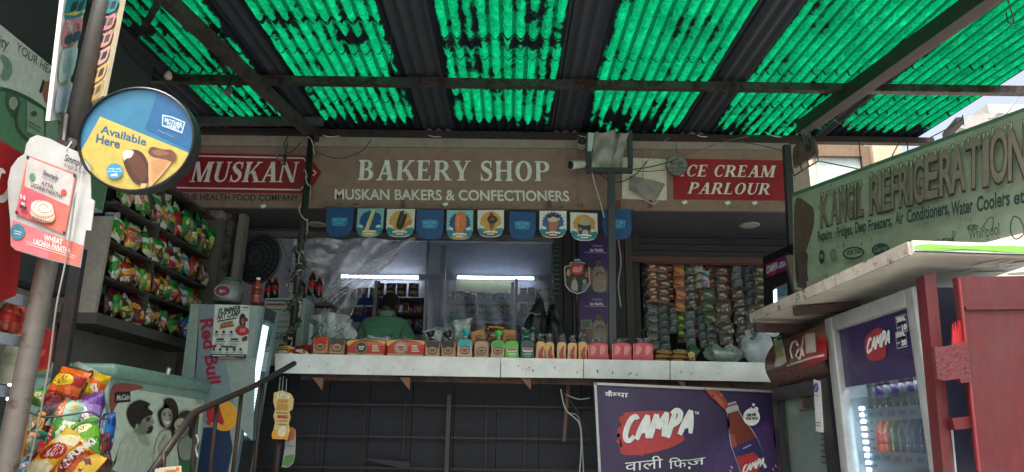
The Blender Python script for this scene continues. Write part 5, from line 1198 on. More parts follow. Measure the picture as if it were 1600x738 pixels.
SHz = hz_ - .135
mv = [(0, 0, .86), (0, 0, 1.02), (0, .0, SHz - .12), (0, .0, SHz - .0), (.01, .04, hz_ - .09), (.02, .07, hz_ - .03),
      (-.17, 0, SHz - .05), (-.27, .03, SHz - .28), (-.2, .2, SHz - .42), (-.1, .3, SHz - .43), (.17, 0, SHz - .05), (.26, .04, SHz - .28), (.2, .2, SHz - .44), (.1, .31, SHz - .45),
      (-.1, 0, .82), (-.11, .03, .45), (-.11, .0, .08), (-.11, .12, .03), (.1, 0, .82), (.11, .03, .45), (.11, .0, .08), (.11, .12, .03)]
me_ = [(0, 1), (1, 2), (2, 3), (3, 4), (4, 5), (3, 6), (6, 7), (7, 8), (8, 9), (3, 10), (10, 11), (11, 12), (12, 13), (0, 14), (14, 15), (15, 16), (16, 17), (0, 18), (18, 19), (19, 20), (20, 21)]
mr = [(.15, .11), (.14, .1), (.15, .1), (.08, .07), (.056, .058), (.06, .06), .055, .046, .038, .03, .055, .046, .038, .03, .085, .06, .045, .04, .085, .06, .045, .04]
body = skin_mesh('body', mv, me_, mr, skin_m, man)
# the head: shaped by rings, neck to crown, with brow, nose, ears
bm = bmesh.new(); bmesh.ops.create_uvsphere(bm, u_segments=24, v_segments=18, radius=1)
HM = Matrix.Translation(V((.02, .075, hz_))) @ Matrix.Rotation(R(-28), 4, 'Z') @ Matrix.Rotation(R(-24), 4, 'X')
for v_ in bm.verts:
    x, y, z = v_.co; jaw = max(0, -z); sx = .078 * (1 - .28 * jaw * jaw); sy = .098 * (1 - .1 * jaw)
    yy = y * sy + (.012 * jaw if y > 0 else .0)
    if y > .55 and abs(x) < .22 and -.35 < z < .15: yy += .022 * (1 - abs(x) / .22) * (1 - abs(z + .12) / .28)      # nose
    v_.co = V((x * sx, yy, z * .122))
h_ = MB(); h_.add(bm, HM, skin_m, True); bm.free()
for s_ in (-1, 1):
    mt = HM @ Matrix.Translation(V((s_ * .08, -.005, -.012))) @ Matrix.Rotation(R(s_ * 20), 4, 'Z')
    e2 = bmesh.new(); bmesh.ops.create_uvsphere(e2, u_segments=10, v_segments=8, radius=1)
    for v_ in e2.verts: v_.co = V((v_.co.x * .011, v_.co.y * .019, v_.co.z * .031))
    h_.add(e2, mt, skin_m, True); e2.free()
    e2 = bmesh.new(); bmesh.ops.create_uvsphere(e2, u_segments=8, v_segments=6, radius=.011); h_.add(e2, HM @ Matrix.Translation(V((s_ * .03, .083, .005))), S('d8d4cc', .3, .05), True); e2.free()
h_.add(bmesh.new(), HM, skin_m)
hd = h_.build('head'); hd.parent = body
hb = bmesh.new(); bmesh.ops.create_uvsphere(hb, u_segments=32, v_segments=22, radius=1)
kill = [v_ for v_ in hb.verts if (v_.co.y > .25 and v_.co.z < .52) or v_.co.z < -.42 or (abs(v_.co.x) > .8 and v_.co.z < -.12 and v_.co.y > -.1)]
bmesh.ops.delete(hb, geom=kill, context='VERTS')
for v_ in hb.verts:
    n_ = .006 * mnoise.noise(v_.co * 7); k = 1.085 + n_ * 3; v_.co = V((v_.co.x * .08 * k, v_.co.y * .1 * k - .002, v_.co.z * .123 * k))
hh = MB(); hh.add(hb, HM, S('17130f', .75, .1, bump=.6, scale=30), True); hb.free(); ho = hh.build('hair', fixn=False); ho.parent = body
# shirt: shell around torso and upper arms, collar, seams
sv = [(0, 0, .84), (0, 0, 1.0), (0, -.01, SHz - .2), (0, -.005, SHz - .055), (-.14, 0, SHz - .075), (-.225, .015, SHz - .2), (-.275, .05, SHz - .31), (.14, 0, SHz - .075), (.225, .015, SHz - .2), (.265, .06, SHz - .31), (.005, .02, SHz + .0)]
se = [(0, 1), (1, 2), (2, 3), (3, 4), (4, 5), (5, 6), (3, 7), (7, 8), (8, 9), (3, 10)]
sr = [(.19, .14), (.185, .135), (.205, .14), (.15, .115), (.1, .1), (.085, .085), (.075, .075), (.1, .1), (.085, .085), (.075, .075), (.078, .078)]
sh_o = skin_mesh('shirt', sv, se, sr, shirt, body)
for v_ in sh_o.data.vertices:
    v_.co += V((0, 1, 0)) * .012 * mnoise.noise(v_.co * 9) + V((0, 0, .006 * mnoise.noise(v_.co * 14)))
b = MB()
def cfn(u, v): a_ = R(200 + 320 * u); r_ = .07 + .012 * (1 - v); return V((.008 + r_ * math.cos(a_ - R(90)), .012 + r_ * 1.0 * math.sin(a_ - R(90)), SHz + .035 + .05 * v - .012 * math.cos(a_)))
b.grid(cfn, 24, 3, S('7fa890', .8, .1)); co = b.build('collar', fixn=False); co.parent = body
tr = skin_mesh('trousers', [(0, 0, .88), (-.1, 0, .8), (-.11, .03, .45), (-.11, 0, .1), (.1, 0, .8), (.11, .03, .45), (.11, 0, .1)], [(0, 1), (1, 2), (2, 3), (0, 4), (4, 5), (5, 6)], [(.17, .13), .11, .085, .075, .11, .085, .075], S('2a2c34', .8, .2), body)
# hands resting on the bench in front of him: palm with five fingers
for s_ in (-1, 1):
    w0 = V((s_ * .1, .3, SHz - .44)); hv = [w0, w0 + V((-s_ * .015, .07, -.012))]; he = [(0, 1)]; hr = [(.026, .018), (.032, .014)]
    for k in range(4):
        o_ = V((-s_ * .015 + (k - 1.5) * .018 , .085, -.012)); L_ = [.07, .08, .075, .058][k if s_ > 0 else 3 - k]; i0 = len(hv)
        hv += [w0 + o_, w0 + o_ + V((0, L_ * .5, -.006)), w0 + o_ + V((0, L_, -.024))]; he += [(1, i0), (i0, i0 + 1), (i0 + 1, i0 + 2)]; hr += [.009, .0085, .0065]
    i0 = len(hv); hv += [w0 + V((-s_ * .035, .045, -.008)), w0 + V((-s_ * .058, .075, -.014))]; he += [(0, i0), (i0, i0 + 1)]; hr += [.011, .008]
    skin_mesh('hand', hv, he, hr, skin_m, body)

# ================================================================== bread and packets along the counter
YL = 5.02
def clear_top(parent, c, w_, h, seed, m, n=11):
    """gathered clear bag end above a loaf: a crumpled fan"""
    rnd = random.Random(seed); b = MB()
    for layer in range(2):
        ph = rnd.uniform(0, 6)
        def fn(u, v):
            x = (u - .5) * w_ * (.9 - .55 * math.sin(v * 2.2) + .35 * v * v); z = h * v * (1 - .28 * abs(math.sin(u * 7 + ph)) * v)
            return V(c) + V((x + .01 * math.sin(v * 9 + ph), .02 * math.sin(u * 11 + ph + v * 3) + layer * .015, z))
        b.grid(fn, n, 6, m)
    return b.build('bag_top', parent, fixn=False)
cb = film('cfe0d8', .3, .45, .14, 'bread_bag', .5, 40.)
def loaf(px0, px1, pyt, pyb, lab, body_c, band_c=None, seal=True, top='clear', topc=None, Y=YL, ang=None, seed=0, dpt=.2, name='bread_loaf', toph=.07, cat='bread', label_txt=None, grp='loaves on the counter'):
    w_ = (px1 - px0) * mm(Y) * 1.03; h = (pyb - pyt) * mm(Y) * 1.04; c = PY((px0 + px1) / 2, pyb, Y); c.z = max(ctop(c.x) + .001, c.z) if Y == YL else c.z
    t = thing(name, c, lab, cat, grp); ang = random.Random(seed + 50).uniform(-9, 9) if ang is None else ang
    rnd = random.Random(seed); b = MB(); mt = S(body_c, .35, .2, scale=9, spec=.6)
    # loaf section: flat foot, slightly waisted sides, domed shoulders
    sec = [(-.47, 0), (-.5, .08), (-.46, .5), (-.5, .74), (-.46, .9), (-.3, .99), (0, 1.02), (.3, .99), (.46, .9), (.5, .74), (.46, .5), (.5, .08), (.47, 0)]
    rings = []
    for j, (yy, sc_) in enumerate(((0, .93), (.012, .985), (dpt * .5, 1.), (dpt - .012, .98), (dpt, .9))):
        rings.append([b.bm.verts.new(c + V((x * w_ * sc_ + rnd.uniform(-.002, .002), yy + rnd.uniform(-.002, .002), z * h * (sc_ if z > .2 else 1)))) for x, z in sec])
    i_ = b.mi(mt); ns = len(sec)
    for r0, r1 in zip(rings, rings[1:]):
        for k in range(ns): f = b.bm.faces.new((r0[k], r0[(k + 1) % ns], r1[(k + 1) % ns], r1[k])); f.material_index = i_; f.smooth = True
    for rg in (rings[0][::-1], rings[-1]): f = b.bm.faces.new(rg); f.material_index = i_
    b.build('wrapper', t)
    f = Fr(c, V((1, 0, 0)), V((0, 0, 1))); A = Art(f, 'wrapper_print', t, start=.0015, rough=.35, grime=.15)
    if band_c: A.poly([(-w_ * .42, h * .58), (w_ * .42, h * .55), (w_ * .42, h * .88), (w_ * .3, h * .94), (-w_ * .3, h * .94), (-w_ * .42, h * .88)], band_c, False)
    if seal:
        A.ell(0, h * .42, min(w_, h) * .33, min(w_, h) * .27, '3a2c24', False); A.ell(0, h * .42, min(w_, h) * .27, min(w_, h) * .21, 'b08c68', False); A.line([(-w_ * .16, h * .44), (w_ * .16, h * .44)], h * .08, '3a2c24', False); A.line([(-w_ * .12, h * .34), (w_ * .12, h * .34)], h * .04, '3a2c24', False)
        A.line([(-w_ * .4, h * .1), (w_ * .4, h * .1)], h * .06, 'c8a47c', False)
    if label_txt: A.poly([(-w_ * .34, h * .38), (0, h * .34), (w_ * .34, h * .38), (w_ * .34, h * .56), (-w_ * .34, h * .56)], label_txt[0], False); A.line([(-w_ * .3, h * .5), (w_ * .3, h * .5)], h * .09, 'b02c28', False); A.line([(-w_ * .3, h * .26), (w_ * .3, h * .26)], h * .07, label_txt[1], False); A.line([(-w_ * .22, h * .15), (w_ * .22, h * .15)], h * .04, label_txt[1], False)
    if seal or band_c or label_txt: A.build()
    else: A.mb.bm.free()
    tp = c + V((0, dpt * .35, h * .97))
    if top == 'clear': clear_top(t, tp - V((0, .03, .01)), w_ * .9, toph, seed, cb)
    elif top == 'none': pass
    elif top == 'tied':
        m_ = S(topc, .35, .15); b = MB(); b.lathe([(.036, -.012), (.02, .012), (.009, .026), (.011, .03), (.03, .056), (.036, .075)], m_, Matrix.Translation(tp) @ Matrix.Rotation(R(rnd.uniform(-18, 18)), 4, 'Y'), 9); b.build('tied_top', t)
        b = MB(); b.lathe([(.012, .024), (.014, .028), (.012, .032)], S('d8d8d0', .4, .1), Matrix.Translation(tp), 10); b.build('tie', t)
    t.rotation_euler = (R(rnd.uniform(-3, 3)), R(rnd.uniform(-4, 4)), R(ang))
    return t
# flat red packs
for k, (px, w_) in enumerate(((447, 34), (470, 30))):
    c = PY(px, 547, YL); pouch('snack_packet', ['flat red packet lying at the counter end, nearest the wire wrapped post', 'flat red and tan packet lying between the counter end and the first loaf'][k], 'snack packet', 'flat packets at the counter end', V((c.x, YL + .02, ctop(c.x) + .03)), w_ * mm(YL), .11, .07, 'red', k, Matrix.Rotation(R(-35), 4, 'X') @ Matrix.Rotation(R(8 - 16 * k), 4, 'Y'))
loaf(488, 512, 527, 553, 'orange loaf bag with a red band, first upright loaf from the wire wrapped post', 'c8884c', 'c82c1c', seed=1, toph=.13)
loaf(513, 538, 529, 554, 'dark topped brown loaf bag with a tan front beside the orange banded loaf', 'a07454', '2c2420', seed=2, toph=.12)
def longpack(px0, px1, pyt, pyb, lab, seed, dark_):
    c = PY((px0 + px1) / 2, pyb, YL); w_ = (px1 - px0) * mm(YL); h = (pyb - pyt) * mm(YL); c.z = ctop(c.x) + .001
    t = thing('bread_loaf', c, lab, 'bread', 'loaves on the counter'); b = MB(); b.box(c + V((0, .06, h / 2)), (w_, .12, h), S('c4502c' if not dark_ else 'c04030', .35, .2, scale=8, spec=.6), bev=.016); b.build('wrapper', t)
    f = Fr(c + V((0, -.001, 0)), V((1, 0, 0)), V((0, 0, 1))); A = Art(f, 'wrapper_print', t, start=.001, rough=.35, grime=.15)
    x0 = -w_ / 2
    A.blob([(x0 + .01, h * .62), (x0 + w_ * .3, h * .95), (x0 + w_ * .8, h * .9), (w_ / 2 - .012, h * .72), (w_ / 2 - .012, h * .93), (0, h * .98), (x0 + .012, h * .93)], 'd8a858', False)
    A.poly([(x0 + .01, h * .04), (w_ / 2 - .01, h * .04), (w_ / 2 - .01, h * .16), (x0 + .01, h * .2)], 'c8a468', False); A.poly([(x0 + .012, h * .22), (w_ / 2 - .012, h * .2), (w_ / 2 - .012, h * .66), (x0 + .012, h * .6)], 'c02818', False)
    cxx = x0 + w_ * .38; A.ell(cxx, h * .52, .047, .047, '2e2622' if not dark_ else 'c8a898', False); A.ell(cxx, h * .52, .042, .042, 'b89878' if not dark_ else '8c3428', False); A.ell(cxx, h * .52, .037, .037, '2e2622' if not dark_ else 'c0a494', False)
    A.line([(cxx - .022, h * .56), (cxx + .022, h * .56)], .012, 'c8b498' if not dark_ else '8c3428', False); A.line([(cxx - .016, h * .42), (cxx + .016, h * .42)], .01, 'c8b498' if not dark_ else '8c3428', False)
    for k in range(3): A.line([(x0 + w_ * .66, h * (.34 + .14 * k)), (x0 + w_ * (.86 - .03 * k), h * (.35 + .14 * k))], .012, 'd8bca8', False)
    A.build(); clear_top(t, c + V((0, .06, h * .95)), w_ * .8, .03, seed, cb)
longpack(541, 601, 530, 556, 'long red and tan bread pack with a black seal lying in front of the man', 4, False)
longpack(603, 663, 531, 558, 'long red bread pack with a pale ring seal, right under the green shirt', 5, True)
loaf(664, 687, 533, 559, 'brown fronted loaf with a black bag top beside the long red pack', 'c09464', '1c1a1a', seed=6, top='tied', topc='20211f')
loaf(689, 712, 533, 560, 'tan and orange loaf with a black bag top next to the teal topped loaf', 'c88c54', '1f1c1a', seed=7, top='tied', topc='242422')
loaf(714, 738, 532, 561, 'tan loaf with a bright teal tied bag top', 'd0b090', '1f9c9c', seed=8, top='tied', topc='22a4b0')
loaf(741, 764, 535, 562, 'dull brown loaf with a plain seal under the tilted orange box', 'b08c70', None, seed=9, toph=.04)
loaf(766, 788, 534, 562, 'tan loaf with a bright green tied bag top', 'c0a47c', '3ca044', seed=10, top='tied', topc='4cc060')
loaf(789, 811, 533, 562, 'bright lime green loaf bag with a small red label', '4cb028', None, False, seed=11, toph=.03, label_txt=('c8c8b0', 'd8e0b8'))
loaf(813, 835, 533, 563, 'dark teal loaf bag with a white and red label', '124844', None, False, seed=12, top='tied', topc='155850', label_txt=('c8ccc8', 'a0b8b0'))
for k, (x0, x1) in enumerate(((837, 851), (853, 867), (870, 884), (886, 901), (904, 918))):
    t = loaf(x0, x1, 535 + k % 2, 563, f'slim clear bag of tan rusks, {ORD[k]} from the dark teal loaf bag', 'd0a068', 'd8ac6c', False, seed=20 + k, toph=.085, name='rusk_bag', cat='bread bag', grp='slim rusk bags')
    c = PY((x0 + x1) / 2, 555, YL - .004); f = Fr(c, V((1, 0, 0)), V((0, 0, 1))); A = Art(f, 'bag_print', t, start=.002); A.blob([(-.016, .0), (.0, .05), (.018, .06), (.01, .0), (-.002, -.03)], 'a05030', False); A.ell(.006, -.012, .014, .02, 'b83828', False); A.line([(-.028, -.03), (-.028, .07)], .006, 'd0b490', False); A.build()
for k, (x0, x1, lb) in enumerate(((919, 952, 'red cellophane cake pack touching the last slim rusk bag'), (956, 988, 'red cellophane cake pack in the middle of three, by the post'), (989, 1021, 'red cellophane cake pack next to the flat biscuit stack'))):
    t = loaf(x0, x1, 536, 564, lb, 'c43842', None, False, seed=30 + k, toph=.05, name='cake_pack', cat='cake pack', grp='red cake packs')
    c = PY((x0 + x1) / 2, 563, YL - .003); f = Fr(c, V((1, 0, 0)), V((0, 0, 1))); A = Art(f, 'pack_print', t, start=.002, rough=.25)
    for q_ in (-1, 1):
        A.poly([(q_ * .033 - .028, .02), (q_ * .033 + .028, .02), (q_ * .033 + .028, .11), (q_ * .033 - .028, .11)], 'c8585c', False); A.blob([(q_ * .033 - .02, .04), (q_ * .033 + .01, .05), (q_ * .033 + .02, .09), (q_ * .033 - .01, .1)], 'd48884', False)
    A.line([(-.068, .015), (-.068, .115)], .004, 'd8a0a0', False); A.build()
for k in range(6):
    px, py = 1033 + 26 * (k % 2) + (k // 2) * 3, 563 - (k // 2) * 7; c = PY(px, py, YL + .02)
    pouch('biscuit_packet', f'flat tan biscuit packet, {["near", "far"][k % 2]} one of the {["bottom", "middle", "top"][k // 2]} layer beside the red cake packs', 'biscuit packet', 'flat biscuit packets', V((c.x, YL + .06, ctop(c.x) + .02 + .03 * (k // 2))), 26 * mm(YL), .1, .035, 'brown', k, Matrix.Rotation(R(-72), 4, 'X') @ Matrix.Rotation(R(k * 7 - 15), 4, 'Y'))
c = PY(1082, 562, YL + .02); pouch('green_packet', 'small crumpled dark green packet between the biscuits and the clear bag', 'packet', None, V((c.x, YL + .05, ctop(c.x) + .06)), .09, .13, .05, 'dark green', 3, Matrix.Rotation(R(30), 4, 'Y'))
# second tier
def tier_box(px0, px1, pyt, pyb, lab, tilt, cc):
    Y = 5.17; c = PY((px0 + px1) / 2, (pyt + pyb) / 2, Y); w_, h = (px1 - px0) * mm(Y), (pyb - pyt) * mm(Y); t = thing('cake_box', c, lab, 'box', 'orange boxes on the loaves')
    b = MB(); b.box(c, (w_, .12, h), S(cc, .4, .15), Matrix.Rotation(R(tilt), 3, 'Y'), .006); b.build('carton', t)
    M3 = Matrix.Rotation(R(tilt), 3, 'Y'); f = Fr(c + V((0, -.061, 0)), M3 @ V((1, 0, 0)), M3 @ V((0, 0, 1))); A = Art(f, 'box_print', t); A.ell(.005, -.01, .026, .022, '4a3022', False); A.ell(.005, -.01, .02, .016, 'a87848', False); A.line([(-.01, -.008), (.02, -.008)], .008, '4a3022', False); A.line([(-w_ * .4, h * .36), (w_ * .4, h * .36)], .006, 'c88848', False); A.build()
tier_box(736, 759, 518, 538, 'orange cake box tilted on top of the loaves beside the maroon pack', -14, 'b8702c'); tier_box(785, 806, 517, 537, 'orange cake box sitting level above the lime green loaf', 2, 'b86c30')
c = PY(774, 513, 5.22); pouch('snack_packet', 'dark maroon packet topmost on the loaves between the two orange boxes', 'snack packet', None, c, 32 * mm(5.2), .06, .07, 'maroon', 2, Matrix.Rotation(R(5), 4, 'Y'))
c = PY(773, 526, 5.2); pouch('bread_packet', 'small tan packet wedged under the maroon one between the orange boxes', 'bread', None, c, 24 * mm(5.2), .075, .08, 'brown', 5)
for k, (px, py, w_, h_, lb) in enumerate(((722, 520, 30, 34, 'crumpled clear bag rising above the teal topped loaf'), (679, 528, 36, 24, 'crumpled clear bag on the dark topped loaves'), (520, 512, 60, 36, 'large crumpled clear bag standing behind the first two loaves'), (748, 536, 24, 18, 'small crumpled clear bag below the tilted orange box'), (823, 526, 26, 26, 'dark teal crumpled bag mouth above the dark teal loaf'), (590, 530, 44, 12, 'torn clear wrap lying on the long red and tan pack'))):
    t = thing('clear_bag', PY(px, py + h_ / 2, 5.24), lb, 'plastic bag', 'clear bags among the loaves')
    rnd = random.Random(k); b = MB()
    def bfn(u, v):
        a_ = 6.2832 * u; rr_ = (.5 + .12 * math.sin(a_ * 3 + v * 4) + .1 * math.sin(a_ * 7 + k)) * (1 - .35 * v) * (1 if v < .75 else 1 + (v - .75) * 2.2)
        return PY(px, py + h_ / 2, 5.24) + V((rr_ * w_ * mm(5.2) * math.cos(a_), .05 * rr_ * 2 * math.sin(a_), h_ * mm(5.2) * v * (1 - .15 * math.sin(a_ * 2 + k))))
    b.grid(bfn, 28, 9, film('2c5c54' if k == 4 else 'cfe4da', .4 if k != 4 else .1, .5, .14, 'bag_film', .5, 35.)); b.build('bag_film', t, fixn=False)
wc = thing('white_card', PY(482, 541, 5.4), 'bright white folded card standing behind the red packets at the counter end', 'card')
b = MB(); b.prism([PY(474, 541, 5.4), PY(487, 541, 5.4), PY(489, 508, 5.4), PY(477, 502, 5.4)], (0, .01, 0), S('e4ecf4', .3, .05)); b.build('front_leaf', wc)
b = MB(); b.prism([PY(487.5, 541, 5.4), PY(494, 540, 5.5), PY(496, 514, 5.5), PY(489.5, 508, 5.4)], (0, .01, 0), S('c0ccd4', .3, .05)); b.build('back_leaf', wc)
for k, (px, py, w_, h_, lb) in enumerate(((834, 512, 40, 92, 'tall black plastic bag standing behind the teal loaf'), (866, 515, 34, 78, 'black plastic bag slumped against the dark pillar'))):
    t = thing('black_bag', PY(px, py + h_ / 2, 5.5), lb, 'plastic bag', 'black bags behind the loaves'); b = MB()
    def bfn(u, v):
        a_ = 6.2832 * u; rr_ = (.5 + .05 * math.sin(a_ * 5 + v * 6) + .04 * math.sin(a_ * 9 + k)) * (1 - .25 * v - (.55 * max(0, v - .6) / .4))
        return PY(px, py + h_ / 2, 5.5) + V((rr_ * w_ * mm(5.5) * math.cos(a_) + .05 * v * v * (1 if k == 0 else -.3), .12 * rr_ * 2 * math.sin(a_) + .02 * mnoise.noise(V((a_, v * 5, k))), h_ * mm(5.5) * v))
    b.grid(bfn, 28, 14, S('101418', .28, .05, spec=.6, bump=.5, scale=12)); b.build('bag_body', t, fixn=False)
    b = MB(); p = PY(px + (8 if k == 0 else -4), py - h_ / 2 + 4, 5.5); b.tube(smooth_path([p + V((-.03, 0, -.05)), p + V((-.01, 0, .06)), p + V((.02, 0, .0))], 5), .008, S('101418', .28, .05), 6); b.build('handle', t)
    if k == 0:
        f = Fr(PY(836, 492, 5.38), V((1, 0, 0)), V((0, 0, 1))); A = Art(f, 'bag_print', t); A.curve([(826, 491), (832, 489), (838, 492), (845, 490)], .005, '7c8488'); A.build()
b = MB(); p = PY(985, 545, 5.6); pts = [PY(960, 520, 5.7), PY(1004, 522, 5.7)]
tm = thing('wire_stand', PY(1006, 548, 5.6), 'small dark wire stand beside the hanging sachets', 'stand'); b.tube(smooth_path([PY(1006, 548, 5.6), PY(1006, 522, 5.6), PY(1002, 516, 5.6), PY(997, 522, 5.6), PY(997, 548, 5.6)], 4), .006, steel, 6); b.build('loop', tm)
b = MB(); b.box(PY(1000, 547, 5.6), (.1, .08, .02), dark); b.build('foot', tm)

# ================================================================== bunting
yb_ = 5.22
flags = [(511, 555, 325, 374, 0), (558, 602, 326, 374, 1), (604, 650, 327, 374, 2), (651, 695, 329, 377, 0), (698, 741, 330, 378, 3), (746, 789, 330, 374, 4), (795, 838, 331, 377, 0), (842, 886, 331, 375, 5), (890, 935, 332, 379, 6), (940, 987, 327, 378, 0)]
fl = ['blue bunting flag with a white emblem, nearest the wire wrapped post', 'teal bunting flag showing a yellow ice stick', 'white bunting flag showing a dark chocolate bar', 'blue bunting flag with a white emblem, between the chocolate bar and the orange bar flags', 'pale teal bunting flag showing an orange ice bar', 'white bunting flag showing a chocolate cone', 'blue bunting flag with a white emblem, between the cone and the cup flags', 'white bunting flag showing a cup of dark chunks', 'white bunting flag showing a dark tub with a scoop', 'blue bunting flag half hidden behind the grey post']
bl_m = S('134c80', .55, .15, scale=5)
for (x0, x1, yt, yb, kd), lb in zip(flags, fl):
    c = PY((x0 + x1) / 2, yt, yb_); t = thing('bunting_flag', c, lb, 'bunting flag', 'bunting flags under the sign'); w_ = (x1 - x0) * mm(yb_); h = (yb - yt) * mm(yb_) * 1.02
    lean = V((0, random.uniform(-.12, .1), 1)); f = Fr(c - V((w_ / 2, 0, h)), V((1, random.uniform(-.08, .08), 0)), lean)
    out = [(0, h), (0, h * .32), (w_ * .05, h * .17), (w_ * .16, h * .05), (w_ * .34, 0), (w_ * .66, 0), (w_ * .84, h * .05), (w_ * .95, h * .17), (w_, h * .32), (w_, h)]
    base_ = {0: bl_m, 1: S('7fb4bc', .5, .1), 3: S('7fb8bc', .5, .1)}.get(kd, S('d4d6d0', .5, .12))
    b = MB(); b.prism([f.at(*q_) for q_ in out], f.n * -.002, base_); b.build('sheet', t)
    A = Art(f, 'flag_print', t, start=.0006, step=.0003, grime=.08); U = lambda x, y: (x * w_, y * h)
    if kd == 0:
        A.poly([U(.2, .62), U(.5, .66), U(.8, .62), U(.75, .38), U(.5, .36), U(.25, .38)], '4aa0c0', False); A.poly([U(.23, .6), U(.5, .635), U(.77, .6), U(.73, .405), U(.5, .385), U(.27, .405)], '1c70a4', False)
        A.text('MOTHER', U(.27, .52), U(.73, .52), U(.28, .6), '58b0cc', False, bold=.05); A.text('DAIRY', U(.33, .42), U(.67, .42), U(.33, .49), '58b0cc', False, bold=.05)
    else:
        sun_c = {1: '1d4f86', 2: 'c8a04c', 3: '1d4f7c', 4: 'c89a48', 5: '2c5c8c', 6: 'c8924a'}[kd]
        A.ell(w_ * .5, h * .56, w_ * .37, w_ * .37, sun_c, False, spikes=20, star=.16)
        if kd == 2: A.blob([U(.5, .3), U(.85, .4), U(.9, .6), U(.7, .5)], 'c07848', False)
        wave = '2c8090'
        A.blob([U(.03, .3), U(.15, .38), U(.24, .28), U(.36, .2), U(.36, .06), U(.16, .08), U(.04, .2)], wave, False); A.blob([U(.97, .3), U(.85, .4), U(.74, .28), U(.64, .2), U(.64, .06), U(.84, .08), U(.96, .2)], wave, False)
        A.blob([U(.06, .36), U(.18, .42), U(.26, .34), U(.16, .32)], 'c8dcd8', False); A.blob([U(.94, .36), U(.8, .42), U(.72, .34), U(.84, .32)], 'c8dcd8', False)
        A.blob([U(.22, .12), U(.5, .16), U(.78, .12), U(.66, .03), U(.34, .03)], {1: 'c8b868', 3: 'c89848'}.get(kd, '6c5038' if kd in (4, 5) else '4c8c94'), False)
        if kd == 1: A.poly([U(.3, .22), U(.46, .2), U(.68, .92), U(.55, .96)], 'c8c070', False); A.poly([U(.33, .22), U(.38, .22), U(.6, .94), U(.56, .95)], 'dcd898', False)
        if kd == 2: A.blob([U(.36, .4), U(.44, .28), U(.58, .3), U(.72, .72), U(.7, .9), U(.56, .94), U(.46, .86)], '2e2524', False); A.blob([U(.46, .5), U(.52, .48), U(.6, .74), U(.56, .8)], '5c4c48', False); A.blob([U(.6, .85), U(.68, .8), U(.7, .9), U(.62, .93)], 'b0a8a4', False)
        if kd == 3: A.blob([U(.32, .4), U(.38, .26), U(.6, .26), U(.72, .44), U(.72, .8), U(.6, .93), U(.42, .9), U(.32, .74)], 'c8743c', False); A.blob([U(.37, .45), U(.44, .34), U(.48, .6), U(.46, .82), U(.38, .74)], 'd88c54', False)
        if kd == 4: A.poly([U(.4, .6), U(.72, .62), U(.52, .16)], '7c5a44', False); A.blob([U(.36, .66), U(.48, .5), U(.7, .54), U(.76, .68), U(.6, .8), U(.44, .78)], '3c2824', False); A.blob([U(.44, .82), U(.52, .76), U(.6, .84), U(.52, .92)], '7c2c28', False); A.blob([U(.46, .66), U(.56, .6), U(.66, .66), U(.56, .72)], '6c5048', False)
        if kd == 5: A.poly([U(.34, .6), U(.72, .66), U(.6, .18), U(.38, .16)], 'b06a50', False); A.blob([U(.3, .64), U(.5, .58), U(.74, .68), U(.68, .78), U(.4, .78)], 'c4bcb0', False); A.blob([U(.26, .84), U(.36, .72), U(.5, .78), U(.7, .72), U(.78, .86), U(.6, .84), U(.5, .92), U(.38, .86)], '2a2c2c', False)
        if kd == 6: A.poly([U(.26, .58), U(.76, .56), U(.7, .2), U(.32, .2)], '2c3440', False); A.blob([U(.36, .58), U(.4, .74), U(.54, .82), U(.68, .74), U(.7, .58), U(.52, .54)], 'a4a48c', False); A.ell(w_ * .54, h * .28, w_ * .12, w_ * .12, 'b4b4a4', False); A.ell(w_ * .36, h * .4, w_ * .06, w_ * .05, '7c98a4', False)
        A.curve([U(.24, .17), U(.4, .2), U(.6, .2), U(.76, .17)], h * .055, 'e0e0da', False); A.line([U(.36, .105), U(.64, .105)], h * .04, 'e0e0da', False)
    A.build()
cable([PY(505, 324, yb_ + .004), PY(600, 326, yb_ + .004), PY(700, 329, yb_ + .004), PY(840, 331, yb_ + .004), PY(990, 328, yb_ + .004)], .003, dark, 'dark string carrying the bunting flags under the sign', 'string')
# ================================================================== grey post with its open box, cameras, round plaque
gp = thing('grey_post', PY(956, 545, 5.13), 'dark grey square post before the bakery carrying a box frame with a torn metal sheet', 'post')
Yg = 5.1; pg = S('3b4046', .5, .35, .2)
b = MB(); a_, b_ = PY(957, 560, Yg), PY(955, 270, Yg); b.bar(a_, b_, .052, .052, pg, up=(0, 1, 0)); b.build('shaft', gp)
fx = [((919, 262), (919, 212)), ((985, 262), (984, 205)), ((916, 267), (988, 267))]
for (p, q_) in fx: b = MB(); b.bar(PY(*p, Yg - .02), PY(*q_, Yg - .02), .034, .05, pg, up=(0, 1, 0)); b.build('frame_bar', gp)
def crump(u, v):
    xl, xr = 924 + 6 * v, 968 + 15 * v; p = PY(xl + (xr - xl) * u, 262 - 56 * v + (2.5 * math.sin(u * 9) if v == 1 else 0), Yg - .06)
    p.y += .03 * mnoise.noise(V((u * 3, v * 3, 2))) + .05 * math.exp(-((u - .66) / .05) ** 2) * v; return p
b = MB(); b.grid(crump, 26, 20, S('8d8b86', .55, .35, .12, scale=5, bump=.3)); b.build('torn_sheet', gp, fixn=False)
b = MB(); b.prism([PY(918, 236, Yg - .05), PY(925, 236, Yg - .05), PY(929, 208, Yg - .05), PY(919, 207, Yg - .05)], (0, .03, 0), S('c4ccd2', .35, .1, .2)); b.build('bright_strip', gp)
